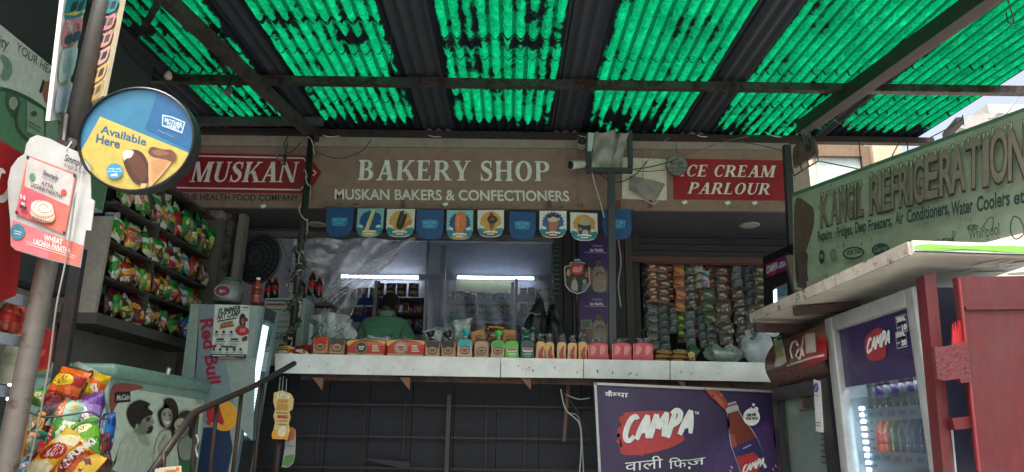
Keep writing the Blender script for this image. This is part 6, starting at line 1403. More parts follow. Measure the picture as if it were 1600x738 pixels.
def cam_bullet(loc, d, lab):
    t = thing('security_camera', loc, lab, 'security camera'); q_ = V(d).to_track_quat('Z', 'Y').to_matrix().to_4x4(); mt = Matrix.Translation(loc) @ q_
    b = MB(); b.lathe([(.02, -.075), (.031, -.06), (.034, .05), (.036, .075), (.034, .078)], S('c8c4bc', .4, .2), mt, 18); b.build('housing', t)
    b = MB(); b.lathe([(.033, .0785), (.012, .0795), (.011, .07)], black, mt, 18); b.build('lens', t)
    b = MB(); b.tube([mt @ V((0, 0, -.07)), mt @ V((0, .02, -.1)), mt @ V((.02, .04, -.12))], .013, S('a8a49c', .4, .2), 8); b.build('mount', t)
cam_bullet(PY(903, 257, Yg - .05), (-.75, -.55, -.3), 'white bullet security camera pointing aside from the grey post')
cam_bullet(PY(909, 225, Yg + .06), (-.1, -1, -.12), 'small dark faced security camera above the bullet camera, looking straight out')
pq = thing('round_plaque', PY(1057, 259, 5.16), 'round dull grey plaque with dark script hanging before the ice cream panel', 'plaque')
fq = Fr(PY(1057, 259, 5.16), V((1, 0, 0)), V((0, 0, 1))); b = MB(); rp = 18.5 * mm(5.16)
mt = Matrix.Translation(PY(1057, 259, 5.16)) @ Matrix.Rotation(R(90), 4, 'X'); b.lathe([(rp * .96, -.012), (rp, -.01), (rp, .006), (rp * .95, .009)], S('4c4c4a', .5, .3, .3), mt, 30); b.build('rim', pq)
b = MB(); b.lathe([(rp * .94, .009), (rp * .93, .0095)], S('7e7f7a', .6, .4, scale=8), mt, 30); b.build('face', pq)
A = Art(fq, 'plaque_script', pq, start=.0105)
A.text('कंट मूल', (1046, 259), (1067, 258.5), (1046, 253.5), '2c2c2a', bold=.02); A.text('फायर अलार्म', (1042, 266), (1072, 266), (1042, 261.5), '2c2c2a'); A.text('नई दिल्ली', (1046, 271.5), (1068, 271.5), (1046, 268), '2c2c2a'); A.build()
for k, (pts, r_, c_, lb) in enumerate((
  ([(985, 265), (1010, 262), (1040, 255), (1060, 248)], .004, '1b1c1e', 'black wire from the box frame to the round plaque'), ([(985, 263), (1005, 268), (1040, 266)], .003, '1b1c1e', 'lower black wire behind the round plaque'),
  ([(1004, 268), (1014, 248), (1032, 226), (1044, 216)], .003, '8c8276', 'pale wire rising across the cream notice to the canopy'), ([(1057, 240), (1057, 212)], .002, '1b1c1e', 'thin wire holding up the round plaque'),
  ([(935, 270), (945, 278), (956, 284), (972, 284), (988, 276), (1000, 266), (1010, 252)], .004, '1b1c1e', 'black wire slung round the grey post under the box frame'), ([(923, 262), (930, 290), (938, 316), (944, 340)], .005, 'b8b0a4', 'white flex hanging from the torn metal sheet past the last flag'),
  ([(1057, 246), (1090, 236), (1130, 222), (1170, 213)], .003, '6c6058', 'brown wire running up from the round plaque to the canopy edge'), ([(1110, 214), (1160, 222), (1210, 232), (1235, 240)], .003, '1b1c1e', 'black wire sagging above the ice cream panel'))):
    cable([PY(x_, y_, 5.08 if k != 2 else 5.2) for x_, y_ in pts], r_, S(c_, .5, .2), lb, 'wire')
cable([PY(966, 375, 5.85), PY(970, 410, 5.85), PY(966, 445, 5.85), PY(970, 480, 5.85)], .007, S('a8a49c', .5, .2), 'pale conduit down the dark pillar beside the purple posters', 'conduit')

# ================================================================== purple posters, shield sign
for k, (yt, yb, lb) in enumerate(((373, 457, 'upper purple festival poster of people in pale clothes beside the grey post'), (457, 540, 'lower purple festival poster with a small square sticker beside the grey post'))):
    t = thing('festival_poster', PY(929, yb, 5.86), lb, 'poster', 'purple festival posters'); b = MB(); b.prism([PY(905, yb, 5.86), PY(958, yb, 5.86), PY(957, yt, 5.86), PY(904, yt, 5.86)], (0, .006, 0), S('3c2a66', .5, .15)); b.build('sheet', t)
    f = Fr(PY(905, yb, 5.86), V((1, 0, 0)), V((0, 0, 1))); A = Art(f, 'poster_print', t, grime=.15); o = yt - 373
    A.poly([(906, yb - 1), (957, yb - 1), (957, yb - 32), (930, yb - 38), (906, yb - 30)], '4c4458' if k == 0 else '56525a'); A.text('Celebrations', (925, 386 + o), (942, 386 + o), (925, 382 + o), 'b8a8c8', shear=.3); A.text('Iss Rakhi,', (922, 393 + o), (943, 393 + o), (922, 388.5 + o), 'd8d0dc', bold=.05); A.line([(913, 394.8 + o), (949, 395.3 + o)], .006, 'a094b4')
    A.blob([(925, 445 + o), (926, 425 + o), (930, 417 + o), (941, 417 + o), (946, 426 + o), (947, 450 + o), (936, 454 + o)], '8c8478'); A.blob([(928, 455 + o), (928, 438 + o), (945, 438 + o), (946, 455 + o)], '958d80'); A.blob([(931, 410 + o), (935, 404 + o), (939, 409 + o), (938, 417 + o), (933, 417 + o)], '6c4c3c'); A.blob([(930, 408 + o), (935, 402 + o), (940, 408 + o), (935, 406 + o)], '1c181a')
    A.blob([(916, 440 + o), (917, 423 + o), (921, 418 + o), (926, 424 + o), (926, 445 + o)], '8c6458'); A.blob([(919, 412 + o), (922, 408 + o), (925, 413 + o), (922, 418 + o)], '4c3028'); A.blob([(949, 445 + o), (948, 425 + o), (953, 419 + o), (957, 425 + o), (957, 445 + o)], '945a50'); A.blob([(951, 412 + o), (954, 409 + o), (956, 413 + o), (954, 418 + o)], '4c3028')
    A.line([(931, 430 + o), (937, 425 + o), (943, 429 + o)], .014, '6c4c3c')
    if k: A.poly([(908, 514), (924, 514), (924, 500), (908, 500)], '8c9088'); A.poly([(910, 512.5), (922, 512.5), (922, 501.5), (910, 501.5)], '5c6460')
    A.build()
sd = thing('shield_sign', PY(902, 464, 5.55), 'shield shaped advert board with a red top on a thin pole before the posters', 'advert board')
f = Fr(PY(902, 464, 5.55), V((1, 0, 0)), V((0, 0, 1)))
so = [(883, 446), (881, 420), (883, 416), (890, 415), (891, 410), (897, 409), (898, 405), (906, 405), (907, 409), (914, 411), (915, 417), (921, 418), (922, 444), (914, 456), (902, 460), (890, 455)]
b = MB(); b.prism([f.at(*f.hit(*q_)) for q_ in so], V((0, .006, 0)), S('a8b0a8', .5, .2)); b.build('board', sd)
A = Art(f, 'board_print', sd); A.poly([f.hit(902 + (x - 902) * .92, 433 + (y - 433) * .94) for x, y in so], '1c1f20', False)
A.poly([(891, 413), (897, 412), (898, 408), (906, 408), (907, 412), (912, 413), (911, 428), (902, 430), (892, 427)], 'a03030'); A.text('COKE', (894, 424), (909, 424), (894, 417), 'c89890', bold=.03) if False else A.blob([(895, 424), (898, 417), (904, 418), (909, 416), (908, 424), (901, 426)], 'c88880'); A.poly([(897, 411), (906, 411), (905, 407), (898, 407)], '3c7c8c')
A.blob([(885, 428), (888, 420), (891, 426), (889, 432)], 'b08858'); A.blob([(893, 452), (894, 440), (898, 436), (902, 442), (902, 455)], '9c9490'); A.ell(898, 435, 2, 2.4, '7c5848'); A.blob([(909, 452), (911, 444), (917, 442), (919, 446), (912, 455)], '48707c'); A.ell(913, 440, 3, 3.4, 'a88078'); A.blob([(914, 428), (918, 424), (920, 432), (915, 434)], '8c5848'); A.build()
b = MB(); b.tube([PY(902, 545, 5.58), PY(901, 375, 5.58)], .009, steel, 8); b.build('pole', sd)
b = MB(); p0, p1 = PY(869, 380, 5.87), PY(869, 460, 5.87)
for k in range(12): q_ = p0.lerp(p1, k / 11); b.box(q_ + V((.0, -.02, 0)), (.05, .02, .018), S('2c4840', .5, .3))
b.bar(p0 + V((-.03, -.01, 0)), p1 + V((-.03, -.01, 0)), .012, .012, S('24302c', .5, .3), up=(0, 1, 0)); tag(b.build('clip_strip'), 'dark green hanging clip strip on the pillar at the end of the hazy panel', 'clip strip')

# ================================================================== hanging sachet strips
back_strips = [(1010 + 12.5 * k, 414 + (k * 7) % 9, 520 + (k * 13) % 34, 6, ['brown', 'green', 'silver', 'maroon', 'dark green', 'silver', 'pink'][k % 7], 15) for k in range(15)]
strips = [
 (1018, 412, 474, 4, 'green', 17), (1036, 414, 476, 4, 'pink', 19), (1018.5, 477, 548, 4, 'silver', 18), (1037, 478, 560, 5, 'silver', 16), (1061, 413, 489, 3, 'orange', 18), (1051, 480, 520, 3, 'silver', 12), (1047, 414, 472, 4, 'maroon', 12),
 (1064, 490, 525, 2, 'lime', 12), (1078, 416, 484, 4, 'brown', 16), (1078, 486, 556, 4, 'silver', 16), (1092, 412, 452, 2, 'teal', 12), (1096, 478, 545, 4, 'silver', 13), (1102, 424, 450, 1, 'white', 12), (1107, 450, 506, 2, 'dark green', 22), (1113, 507, 552, 3, 'silver', 16),
 (1127, 416, 470, 3, 'pink', 18), (1131, 472, 540, 3, 'brown', 24), (1151, 414, 450, 2, 'silver', 16), (1154, 452, 550, 5, 'brown', 18), (1170, 415, 480, 4, 'silver', 14), (1188, 416, 488, 4, 'dark green', 18), (1176, 482, 540, 3, 'silver', 14), (1086, 414, 424, 1, 'teal', 18)]
cnm = {'green': 'dark green and orange', 'pink': 'rose pink', 'silver': 'pale silvery', 'orange': 'bright orange banded', 'maroon': 'maroon', 'lime': 'yellow green', 'brown': 'dull brown', 'teal': 'teal blue', 'white': 'white and pink', 'dark green': 'dark green'}
PAL['green'] = [('2a5034', 'a86848', 'c89878')] + PAL['green']; PAL['orange'] = [('8c6454', 'd07028', 'e0a050')] + PAL['orange']; PAL['dark green'] = [('3c5440', '54603c', '9c8c78')]; PAL['brown'] = [('4a4440', '545048', '74685a')] + PAL['brown']
PAL['silver'] = [('5c6c70', '6c7878', '3c5058'), ('667276', '54646a', '7c8480')]; PAL['pink'] = [('5c544c', '905c58', 'b48c80')]  # silver inks darkened to imitate the unlit bay
cnt = {}
nearby = ['nearest the dark doorway', 'a little further from the doorway', 'in the middle of the hanging wall', 'past the middle of the hanging wall', 'towards the purple cooler', 'nearest the purple cooler']
order = sorted(range(len(strips)), key=lambda i: strips[i][0])
for pos, i in enumerate(order):
    px, yt, yb, n, cn, w_ = strips[i]; Y = 5.95 + .03 * (i % 4); lvl = 'hanging from the beam' if yt < 430 else 'lower down'
    c = PY(px, yt, Y); t = thing('sachet_strip', c, f'{cnm[cn]} sachet strip {lvl}, {ORD[pos] if pos < 18 else ["nineteenth", "twentieth", "twenty first", "twenty second", "twenty third"][pos - 18]} from the dark doorway', 'sachet strip', 'sachet strips on the hanging wall')
    n = max(1, round(n * 1.35)); hh = (yb - yt) / n * mm(Y); rnd = random.Random(i)
    for k in range(n):
        m_ = pm(cn, i % 2 if cn != 'green' else 0); mt = Matrix.Translation(c + V((rnd.uniform(-.008, .008), .012 * (k % 2), -hh * (k + .5)))) @ Matrix.Rotation(R(rnd.uniform(-14, 14)), 4, 'Z') @ Matrix.Rotation(R(rnd.uniform(-5, 5)), 4, 'Y')
        pouch_bm(w_ * mm(Y), hh * 1.03, .024, rnd.randrange(50), m_, None, mt, nu=6, nv=8).build('sachet', t)
for i, (px, yt, yb, n, cn, w_) in enumerate(back_strips):
    Y = 6.12; c = PY(px, yt, Y); t = thing('sachet_strip', c, f'{cnm[cn]} sachet strip in the rear row, {ORD[i]} from the dark doorway', 'sachet strip', 'sachet strips on the hanging wall')
    hh = (yb - yt) / n * mm(Y); rnd = random.Random(i + 70)
    for k in range(n): pouch_bm(w_ * mm(Y), hh * 1.03, .024, rnd.randrange(50), pm(cn, i % 2 if cn != 'green' else 0), None, Matrix.Translation(c + V((rnd.uniform(-.008, .008), .01 * (k % 2), -hh * (k + .5)))) @ Matrix.Rotation(R(rnd.uniform(-14, 14)), 4, 'Z'), nu=5, nv=7).build('sachet', t)
b = MB(); b.bar(PY(1005, 411, 5.94), PY(1205, 414, 5.94), .02, .02, S('4c3028', .7, .3)); tag(b.build('hanging_rod'), 'thin brown rod that the sachet strips hang from', 'rod')
# carrier bags on the counter end
def sack(px, py, w_, h_, c_, lab, gl, seed, Y=5.05):
    t = thing('carrier_bag', PY(px, py, Y), lab, 'plastic bag', None); o = PY(px, py, Y); o.z = ctop(o.x) + .002; b = MB()
    def bfn(u, v):
        a_ = 6.2832 * u; pr = math.sin(min(1, v * 1.05) * math.pi * .62 + .35) * (1.0 if v < .8 else 1 - (v - .8) * 2.2); rr_ = .5 * pr + .05 * math.sin(a_ * 3 + seed) + .06 * v * math.sin(a_ * 6 + v * 4)
        return o + V((rr_ * w_ * mm(Y) * math.cos(a_) + .02 * mnoise.noise(V((a_, v * 6, seed))), .09 * 2 * rr_ * math.sin(a_) + .09, h_ * mm(Y) * v * (1 + .2 * v * math.sin(a_ * 2 + seed))))
    b.grid(bfn, 30, 14, gl); b.build('bag_body', t, fixn=False)
    b = MB()
    for s_ in (-1, 1): b.tube(smooth_path([o + V((s_ * .05, .09, h_ * mm(Y) * .85)), o + V((s_ * .07, .08, h_ * mm(Y) * 1.12)), o + V((s_ * .02, .09, h_ * mm(Y) * .95))], 5), .007, gl, 6)
    b.build('handle', t); return t
t = sack(1136, 565, 60, 28, 0, 'clear carrier bag with green contents slumped on the counter', film('c8e0d0', .4, .35, .2, 'carrier_film', .5, 20.), 1)
o = PY(1136, 563, 5.05); b = MB(); b.grid(lambda u, v: V((o.x + .1 * math.cos(6.28 * u) * math.sin(v * 1.5 + .05), 5.14 + .05 * math.sin(6.28 * u) * math.sin(v * 1.5 + .05), ctop(o.x) + .004 + .05 * math.cos(v * 1.5))), 18, 6, S('3c9050', .5, .2)); gc = b.build('contents', t)
sack(1190, 566, 46, 48, 0, 'full pale grey carrier bag at the counter end beside the black fridge', S('a4aeb2', .4, .1, spec=.5, bump=.3, scale=8), 3)
b = MB(); pts = [PY(1183, 512, 4.9), PY(1196, 508, 4.85), PY(1214, 512, 4.8), PY(1210, 524, 4.85)]
t = thing('striped_bag', PY(1200, 524, 4.85), 'white bag handle knot with a dark gap under the awning tip', 'plastic bag')
b.tube(smooth_path(pts + [pts[0]], 5), .014, S('c8ccd0', .4, .1), 7); b.build('knot', t)

# ================================================================== CAMPA board under the counter
Yk = 4.72
cb_t = thing('cola_board', PY(1070, 745, Yk), 'purple CAMPA cola board in a pale metal frame leaning under the counter', 'advert board')
fk = Fr(PY(936, 760, Yk), V((1, 0, 0)), V((0, 0, 1)))
oc = [(936, 765), (1222, 765), (1212, 612), (927, 599)]
b = MB(); b.prism([fk.at(*fk.hit(*q_)) for q_ in oc], V((0, .03, 0)), S('2c1f46', .4, .12, scale=1.5)); b.build('panel', cb_t)
for p, q_ in (((929, 600), (1213, 612.5)), ((929.5, 598), (938, 765)), ((1211, 612), (1221, 765))):
    b = MB(); b.bar(fk.at(*fk.hit(*p), .006), fk.at(*fk.hit(*q_), .006), .016, .03, S('a8acaa', .35, .2, .5), up=(0, 1, 0)); b.build('frame', cb_t)
A = Art(fk, 'board_print', cb_t, start=.0012, rough=.4, grime=.1)
for k, (c_, s_) in enumerate((('33244f', 1.), ('3a2a58', .75), ('423062', .5))): A.blob([(1150 - 60 * s_, 742), (1160 - 50 * s_, 690), (1200, 650 + 30 * (1 - s_)), (1209, 690), (1214, 742)], c_)
A.blob([(945, 612), (985, 612), (990, 650), (970, 700), (948, 660)], '34254f')
A.blob([(974, 646), (1000, 643), (1043, 643), (1060, 650), (1068, 680), (1066, 690), (1040, 702), (1005, 710), (975, 711), (968, 703), (972, 696), (963, 690), (969, 680), (964, 672), (970, 664), (967, 656)], S('a83434', .45, .15), n=4)
for x0, y0, x1, y1 in ((962, 676, 985, 672), (962, 684, 990, 684), (965, 700, 1000, 697), (967, 659, 990, 656), (968, 707, 1005, 711)): A.curve([(x0, y0), ((x0 + x1) / 2, y0 + 1), (x1, y1)], [.003, .012, .014], S('a83434', .45, .15))
W_ = 'd4dcd8'
# brush script CAMPA
def strokes(base, ux, uy, segs, wd, c_):
    for s_ in segs: A.curve([(base[0] + x * ux[0] + y * uy[0], base[1] + x * ux[1] + y * uy[1]) for x, y in s_], wd, c_, n=5)
CAMPA = {'C': [[(.62, .85), (.5, .98), (.3, .9), (.12, .6), (.06, .25), (.15, .04), (.35, .02), (.52, .18)]], 'A': [[(.0, .02), (.2, .5), (.45, .98)], [(.45, .98), (.52, .5), (.56, .02)], [(.18, .34), (.36, .38), (.54, .4)]],
 'M': [[(.05, .02), (.14, .5), (.24, .98)], [(.24, .98), (.36, .6), (.42, .36)], [(.42, .36), (.6, .7), (.78, 1.)], [(.78, 1.), (.76, .5), (.72, .02)]], 'P': [[(.05, -.05), (.18, .5), (.3, .98)], [(.14, .92), (.36, 1.04), (.58, .92), (.56, .66), (.36, .48), (.2, .46)]]}
def campa(art_c, x0, y0, ux, uy, wd, shadow=True):
    for c_, dx in ((('1f1a3a', .03),) if shadow else ()) + ((art_c, 0),):
        x = 0
        for ch, adv in zip('CAMPA', (.66, .66, .9, .66, .6)):
            strokes((x0 + (x + dx) * ux[0] - dx * uy[0], y0 + (x + dx) * ux[1] - dx * uy[1]), ux, uy, CAMPA[ch], wd, c_); x += adv
campa(W_, 974, 690, (30.2, -3.4), (4, -38), [.028, .036, .034, .024])
A.text('TM', (1084, 647.5), (1091, 648), (1084, 643), W_, bold=.02)
# hindi line at the top and below
A.text('कै', (945, 619.5), (957.2, 619.8), (945, 612.5), W_, bold=.02); 
A.text('म', (956.6, 620.2), (964, 620.4), (956.6, 613.2), W_, bold=.02, clip=.66); A.text('पा', (963.6, 620.6), (981, 621.2), (963.6, 613.4), W_, bold=.02)
A.text('वाली', (976, 737), (1035, 731), (976, 722), W_, bold=.0); A.text('िफ', (1044, 733), (1072, 730), (1044, 720), W_, bold=.0); A.text('ज', (1072, 729.5), (1101, 725), (1072, 718), W_, bold=.0); A.ell(1076, 731, 2.2, 2.2, W_)
# bottle, splash, bubble
def BT(x, y): return (1146 + (1190 - 1146) * y + x * 1.0, 650 + 118 * y - x * .28)     # along the tilted bottle axis
def prof(pts): return [BT(-w__, y) for w__, y in pts] + [BT(w__, y) for w__, y in pts[::-1]]
A.poly(prof([(8, -.12), (9.5, -.04), (12, .08), (18, .22), (21, .35), (21, .6), (23, 1.)]), 'a8a0b0'); A.poly(prof([(7, -.1), (8, -.04), (10.5, .08), (16.5, .22), (19.5, .35), (19.5, .6), (21, 1.)]), '6a2c20')
A.poly([BT(-16, .2), BT(-10, .22), BT(-14, .5), BT(-19, .45)], '8c4c38'); A.poly([BT(-20, .38), BT(20, .34), BT(22, .86), BT(-21, .9)], '2e2a5c'); A.poly([BT(-20, .5), BT(8, .5), BT(16, .64), BT(-4, .8), BT(-18, .82)], 'a02c30')
campa(W_, *BT(-19, .72), (9.2, -3.8), (1.5, -12.5), [.007, .01, .009, .007], False); A.poly([BT(14, .68), BT(18, .67), BT(18.5, .72), BT(14.5, .73)], W_); A.line([BT(-6, .42), BT(8, .4)], .008, '8c94c0')
A.poly(prof([(8.5, -.17), (9, -.16), (10, -.09), (9, -.05)]), 'a0a0a4'); A.poly(prof([(9.5, -.15), (10, -.125)]), '5c5048'); 
A.blob([(1098, 607), (1106, 612), (1112, 610), (1122, 612), (1130, 622), (1136, 634), (1131, 640), (1124, 634), (1116, 626), (1110, 622)], '8c3c2c'); A.blob([(1104, 609), (1114, 616), (1124, 624), (1130, 635), (1126, 636), (1116, 625)], 'a85440'); A.ell(1112, 619, 2.5, 1.6, '5c2820', rot=.6); A.ell(1125, 618, 2, 1.4, 'b06c54')
A.ell(1172, 652, 13, 13.5, W_); A.ell(1179, 640, 3.6, 3.8, W_); A.ell(1175, 633, 2.3, 2.4, W_); A.ell(1171, 638, 1.2, 1.3, W_); A.text('GRAB', (1164, 651.5), (1179, 650), (1164, 647), '2a2444', bold=.06); A.text('THE FIZZ', (1162, 656.5), (1182, 655.5), (1162, 652.8), '2a2444', bold=.06)
for x, y in ((1140, 738), (1142, 732), (1206, 735), (1210, 730)): A.line([(x, y), (x - 2, y - 4)], .005, W_)
for x, y in ((971, 649), (1003, 626), (1010, 631)): A.ell(x, y, 2.2, 1.1, '15121c')
A.build()
for k, pts in enumerate(([(876, 608), (884, 640), (905, 662), (908, 700), (905, 745)], [(880, 612), (900, 640), (915, 668), (922, 690), (926, 700)], [(882, 616), (904, 624), (922, 622)], [(890, 646), (902, 650), (908, 670), (910, 700), (912, 745)])):
    cable([PY(x_, y_, 4.95 + .03 * k) for x_, y_ in pts], .0045, S(['a8aca8', '202224', '8c908c', '989c98'][k], .5, .2), ['white cable hanging beside the purple cola board', 'black cable looping to the purple cola board edge', 'short pale cable entering the cola board frame', 'second white cable dropping beside the purple cola board'][k], 'cable')
b = MB(); b.bar(PY(888, 600, 5.1), PY(881, 690, 5.1), .022, .022, S('5c4438', .7, .4), up=(0, 1, 0)); tag(b.build('wood_strut'), 'leaning wooden strut under the counter beside the cables', 'strut')

# ================================================================== right row of fridges along x = 1.64
XG = 1.64
# black cola fridge
kf = thing('cola_fridge', (XG + .3, 4.0, 0), 'black cola fridge with a faded red header and a white tag on its door', 'fridge')
fg = Fr((XG, 4.4, 0), V((0, -1, 0)), V((0, 0, 1)))         # seen from the aisle: u towards the camera
def G(px, py, h=0.): return fg.at(*fg.hit(px, py), h)
ya, yb3 = PX(1212, 600, XG).y, PX(1302, 600, XG).y
blk = S('17191b', .4, .25, scale=3)
zt_ = PX(1290, 590, XG).z; ztop = PX(1290, 496, XG).z
b = MB(); b.box((XG + .36, (ya + yb3) / 2, zt_ / 2), (.66, ya - yb3, zt_ - .02), blk, bev=.012); b.build('body', kf)
# header with bulged face
hm = S('3c1a16', .4, .3)
b = MB(); zA, zB = PX(1296, 588, XG).z, ztop
def hfn(u, v): return V((XG + .02 - .07 * math.sin(math.pi * (v * .9 + .05)) + .05 * v * v, ya + .05 + (yb3 - ya - .02) * u, zA + (zB - zA) * v))
b.grid(hfn, 10, 12, S('5a3a32', .3, .35, scale=3)); b.build('header', kf, fixn=False)
b = MB()
for yy in (yb3 + .03, ya + .05): 
    pts = [hfn((yy - ya - .05) / (yb3 - ya - .02), v / 10) for v in range(11)] + [V((XG + .6, yy, zB)), V((XG + .6, yy, zA))]; b.prism(pts, (0, -.03, 0), blk)
b.box((XG + .33, (ya + yb3) / 2 + .02, zB - .006), (.58, ya - yb3, .02), blk); b.build('header_side', kf)
class Bulge:
    pass
def onh(px, py, lift=.004):
    d = ray(px, py); best = None
    for it in range(60):
        X = XG - .07 + .17 * it / 60; p = EYE + d * (X / d.x); v = (p.z - zA) / (zB - zA); xs_ = XG + .02 - .07 * math.sin(math.pi * (v * .9 + .05)) + .05 * v * v
        if best is None or abs(xs_ - X) < best[0]: best = (abs(xs_ - X), p)
    return best[1] + V((-lift, 0, 0))
def hpoly(b, pts, c_, lift):
    t2 = bmesh.new(); t2.faces.new([t2.verts.new((x, y, 0)) for x, y in pts]); bmesh.ops.triangulate(t2, faces=t2.faces[:]); bmesh.ops.subdivide_edges(t2, edges=t2.edges[:], cuts=4, use_grid_fill=True)
    for v_ in t2.verts: v_.co = onh(v_.co.x, v_.co.y, lift)
    b.add(t2, Matrix(), S(c_, .35, .2), True); t2.free()
b = MB()
hpoly(b, [(1246, 520), (1291, 499), (1294, 520), (1293, 560), (1270, 572), (1252, 578)], '7c3c34', .004); hpoly(b, [(1262, 540), (1294, 520), (1294, 562), (1262, 573)], 'a02020', .006)
for st in ([(1240, 560), (1237, 548), (1240, 536), (1246, 533), (1249, 540)], [(1250, 545), (1246, 556), (1252, 562), (1255, 550), (1251, 543)], [(1258, 525), (1255, 545), (1258, 556)], [(1232, 572), (1250, 566), (1268, 560), (1290, 555)]): b.tube([onh(x, y, .008) for x, y in st], .006, S('c8bcb4', .4, .1), 5)
hpoly(b, [(1210, 530), (1222, 524), (1226, 540), (1231, 566), (1222, 572), (1212, 574), (1214, 550)], 'a8a598', .006); hpoly(b, [(1213, 545), (1222, 541), (1223, 556), (1214, 560)], 'a89c5c', .008)
hpoly(b, [(1260, 522), (1276, 520), (1278, 550), (1262, 553)], 'c0b8b0', .009); b.build('header_print', kf, fixn=False)
# door: frame bars, glass, inside
zb_, zd1 = .15, PX(1296, 592, XG).z
for (u0, u1, v0, v1) in ((0, .09, 0, 1), (.86, 1, 0, 1), (.09, .86, .955, 1), (.09, .86, 0, .05)):
    b = MB(); b.box((XG - .005, ya + (yb3 - ya) * (u0 + u1) / 2, zb_ + (zd1 - zb_) * (v0 + v1) / 2), (.05, (ya - yb3) * (u1 - u0), (zd1 - zb_) * (v1 - v0)), S('1c1f21', .35, .2)); b.build('door_frame', kf)
b = MB(); b.box((XG + .0, (ya + yb3) / 2 + .03, (zb_ + zd1) / 2), (.006, (ya - yb3) * .78, (zd1 - zb_) * .92), film('e4ece8', .03, .12, .06, 'fridge_glass')); b.build('glass_pane', kf)
b = MB(); b.box((XG + .027, (ya + yb3) / 2 + .03, (zb_ + zd1) / 2), (.006, (ya - yb3) * .78, (zd1 - zb_) * .92), S('ccd8d2', .5, .15)); b.build('liner', kf)
b = MB(); p = PX(1262, 640, XG + .012); b.box(p, (.02, .2, .012), S('6c5c54', .5, .2)); b.box(p + V((0, 0, .08)), (.02, .09, .14), S('54463e', .5, .3)); b.build('rack_part', kf)
b = MB()
for k in range(8): q_ = PX(1288, 660 + 9 * k, XG + .014); b.box(q_, (.01, .06, .008), S('4c5c58', .5, .2))
b.build('shelf_wire', kf, fixn=False)
tg = thing('code_tag', PX(1280, 670, XG - .04), 'long white payment tag with a blue round emblem on the black fridge door', 'tag')
b = MB(); tq = [PX(1275, 674, XG - .035), PX(1286, 676, XG - .035), PX(1281, 596, XG - .035), PX(1271, 593, XG - .035)]; b.prism(tq, (.004, 0, 0), S('d0d4d4', .4, .1)); b.build('card', tg)
ftg = Fr((XG - .036, 4.4, 0), V((0, -1, 0)), V((0, 0, 1))); A = Art(ftg, 'tag_print', tg, start=.0008); A.ell(1275.5, 606, 3.6, 7.5, '3c3484'); A.line([(1274.5, 610), (1276.5, 603)], .008, 'c8c8d8'); A.line([(1275, 660), (1283, 661)], .004, '4c5054'); A.line([(1275, 665), (1282, 666)], .006, '7c8488'); A.line([(1273, 618), (1280, 619)], .004, '7c8488'); A.build()
# silver CAMPA fridge
cf2 = thing('silver_fridge', (XG + .3, 3.1, 0), 'tall silver framed CAMPA fridge with lit shelves of bottles between red posts', 'fridge')
yA, yB = PX(1303, 560, XG).y, PX(1438, 460, XG).y; zT = PX(1440, 446, XG).z; zB0 = .12
def D(u, v, h=0.): return V((XG - h, yA + (yB - yA) * u, zB0 + (zT - zB0) * v))
sil = S('a2a6a6', .38, .25, .25, scale=2)
rim_w = .085
for (u0, u1, v0, v1) in ((0, .1, 0, 1), (.92, 1, 0, 1), (.1, .92, .965, 1), (.1, .92, 0, .05)):
    b = MB(); c_ = (D(u0, v0) + D(u1, v1)) / 2; b.box(c_ + V((.0, 0, 0)), (.06, abs(yB - yA) * (u1 - u0), (zT - zB0) * (v1 - v0)), sil, bev=.008); b.build('door_frame', cf2)
lin = S('a9b6ba', .5, .1)
b = MB(); yc = (yA + yB) / 2; ln = abs(yB - yA)
b.box((XG + .62, yc, (zT + zB0) / 2), (.03, ln, zT - zB0), lin); b.box((XG + .33, yA - .015, (zT + zB0) / 2), (.6, .03, zT - zB0), lin); b.box((XG + .33, yB + .015, (zT + zB0) / 2), (.6, .03, zT - zB0), lin); b.box((XG + .33, yc, zT - .015), (.6, ln - .06, .03), lin); b.box((XG + .33, yc, zB0 + .1), (.6, ln - .06, .2), lin); b.build('cabinet', cf2)
vh = .825
b = MB(); b.box((XG + .01, yc - (yA - yB) * .01, zB0 + (zT - zB0) * (vh + .965) / 2), (.012, ln * .82, (zT - zB0) * (.965 - vh)), S('2c2050', .3, .1)); b.build('header_panel', cf2)
fh = Fr((XG + .003, yA, 0), V((0, -1, 0)), V((0, 0, 1))); A = Art(fh, 'header_print', cf2, start=.001)
A.blob([(1352, 530), (1376, 512), (1384, 540), (1382, 560), (1358, 562)], S('982a34', .4, .1))
def campa2(x0, y0, ux, uy, wd): 
    x = 0
    for ch, adv in zip('CAMPA', (.66, .66, .9, .66, .6)):
        for s_ in CAMPA[ch]: A.curve([(x0 + (x + p) * ux[0] + q * uy[0], y0 + (x + p) * ux[1] + q * uy[1]) for p, q in s_], wd, W_, n=4)
        x += adv
campa2(1355, 552, (10.6, -4.4), (.6, -21), .014)
for y0, a_, b__ in ((490, '200ML', '10'), (514, '500ML', '20')):
    A.line([(1402, y0 + 6), (1418, y0 + 1), (1421, y0 + 27), (1405, y0 + 31)], .004, 'b8b8c8', closed=True); A.text(a_, (1404, y0 + 14), (1418, y0 + 10), (1403, y0 + 7), W_, bold=.06); A.text(b__, (1412, y0 + 26), (1420, y0 + 24), (1411.5, y0 + 18), W_, bold=.06); A.line([(1405, y0 + 23), (1410, y0 + 21.5)], .008, '9c9cb4')
A.build()
b = MB(); b.box((XG + .335, yB - .004, (zT + zB0) / 2), (.61, .006, zT - zB0 - .01), S('1c1c38', .5, .2)); b.build('side_panel', cf2)
shz = [PX(1390, 652, XG + .06).z, PX(1390, 722, XG + .06).z, PX(1390, 722, XG + .06).z - .32, PX(1390, 575, XG + .06).z]
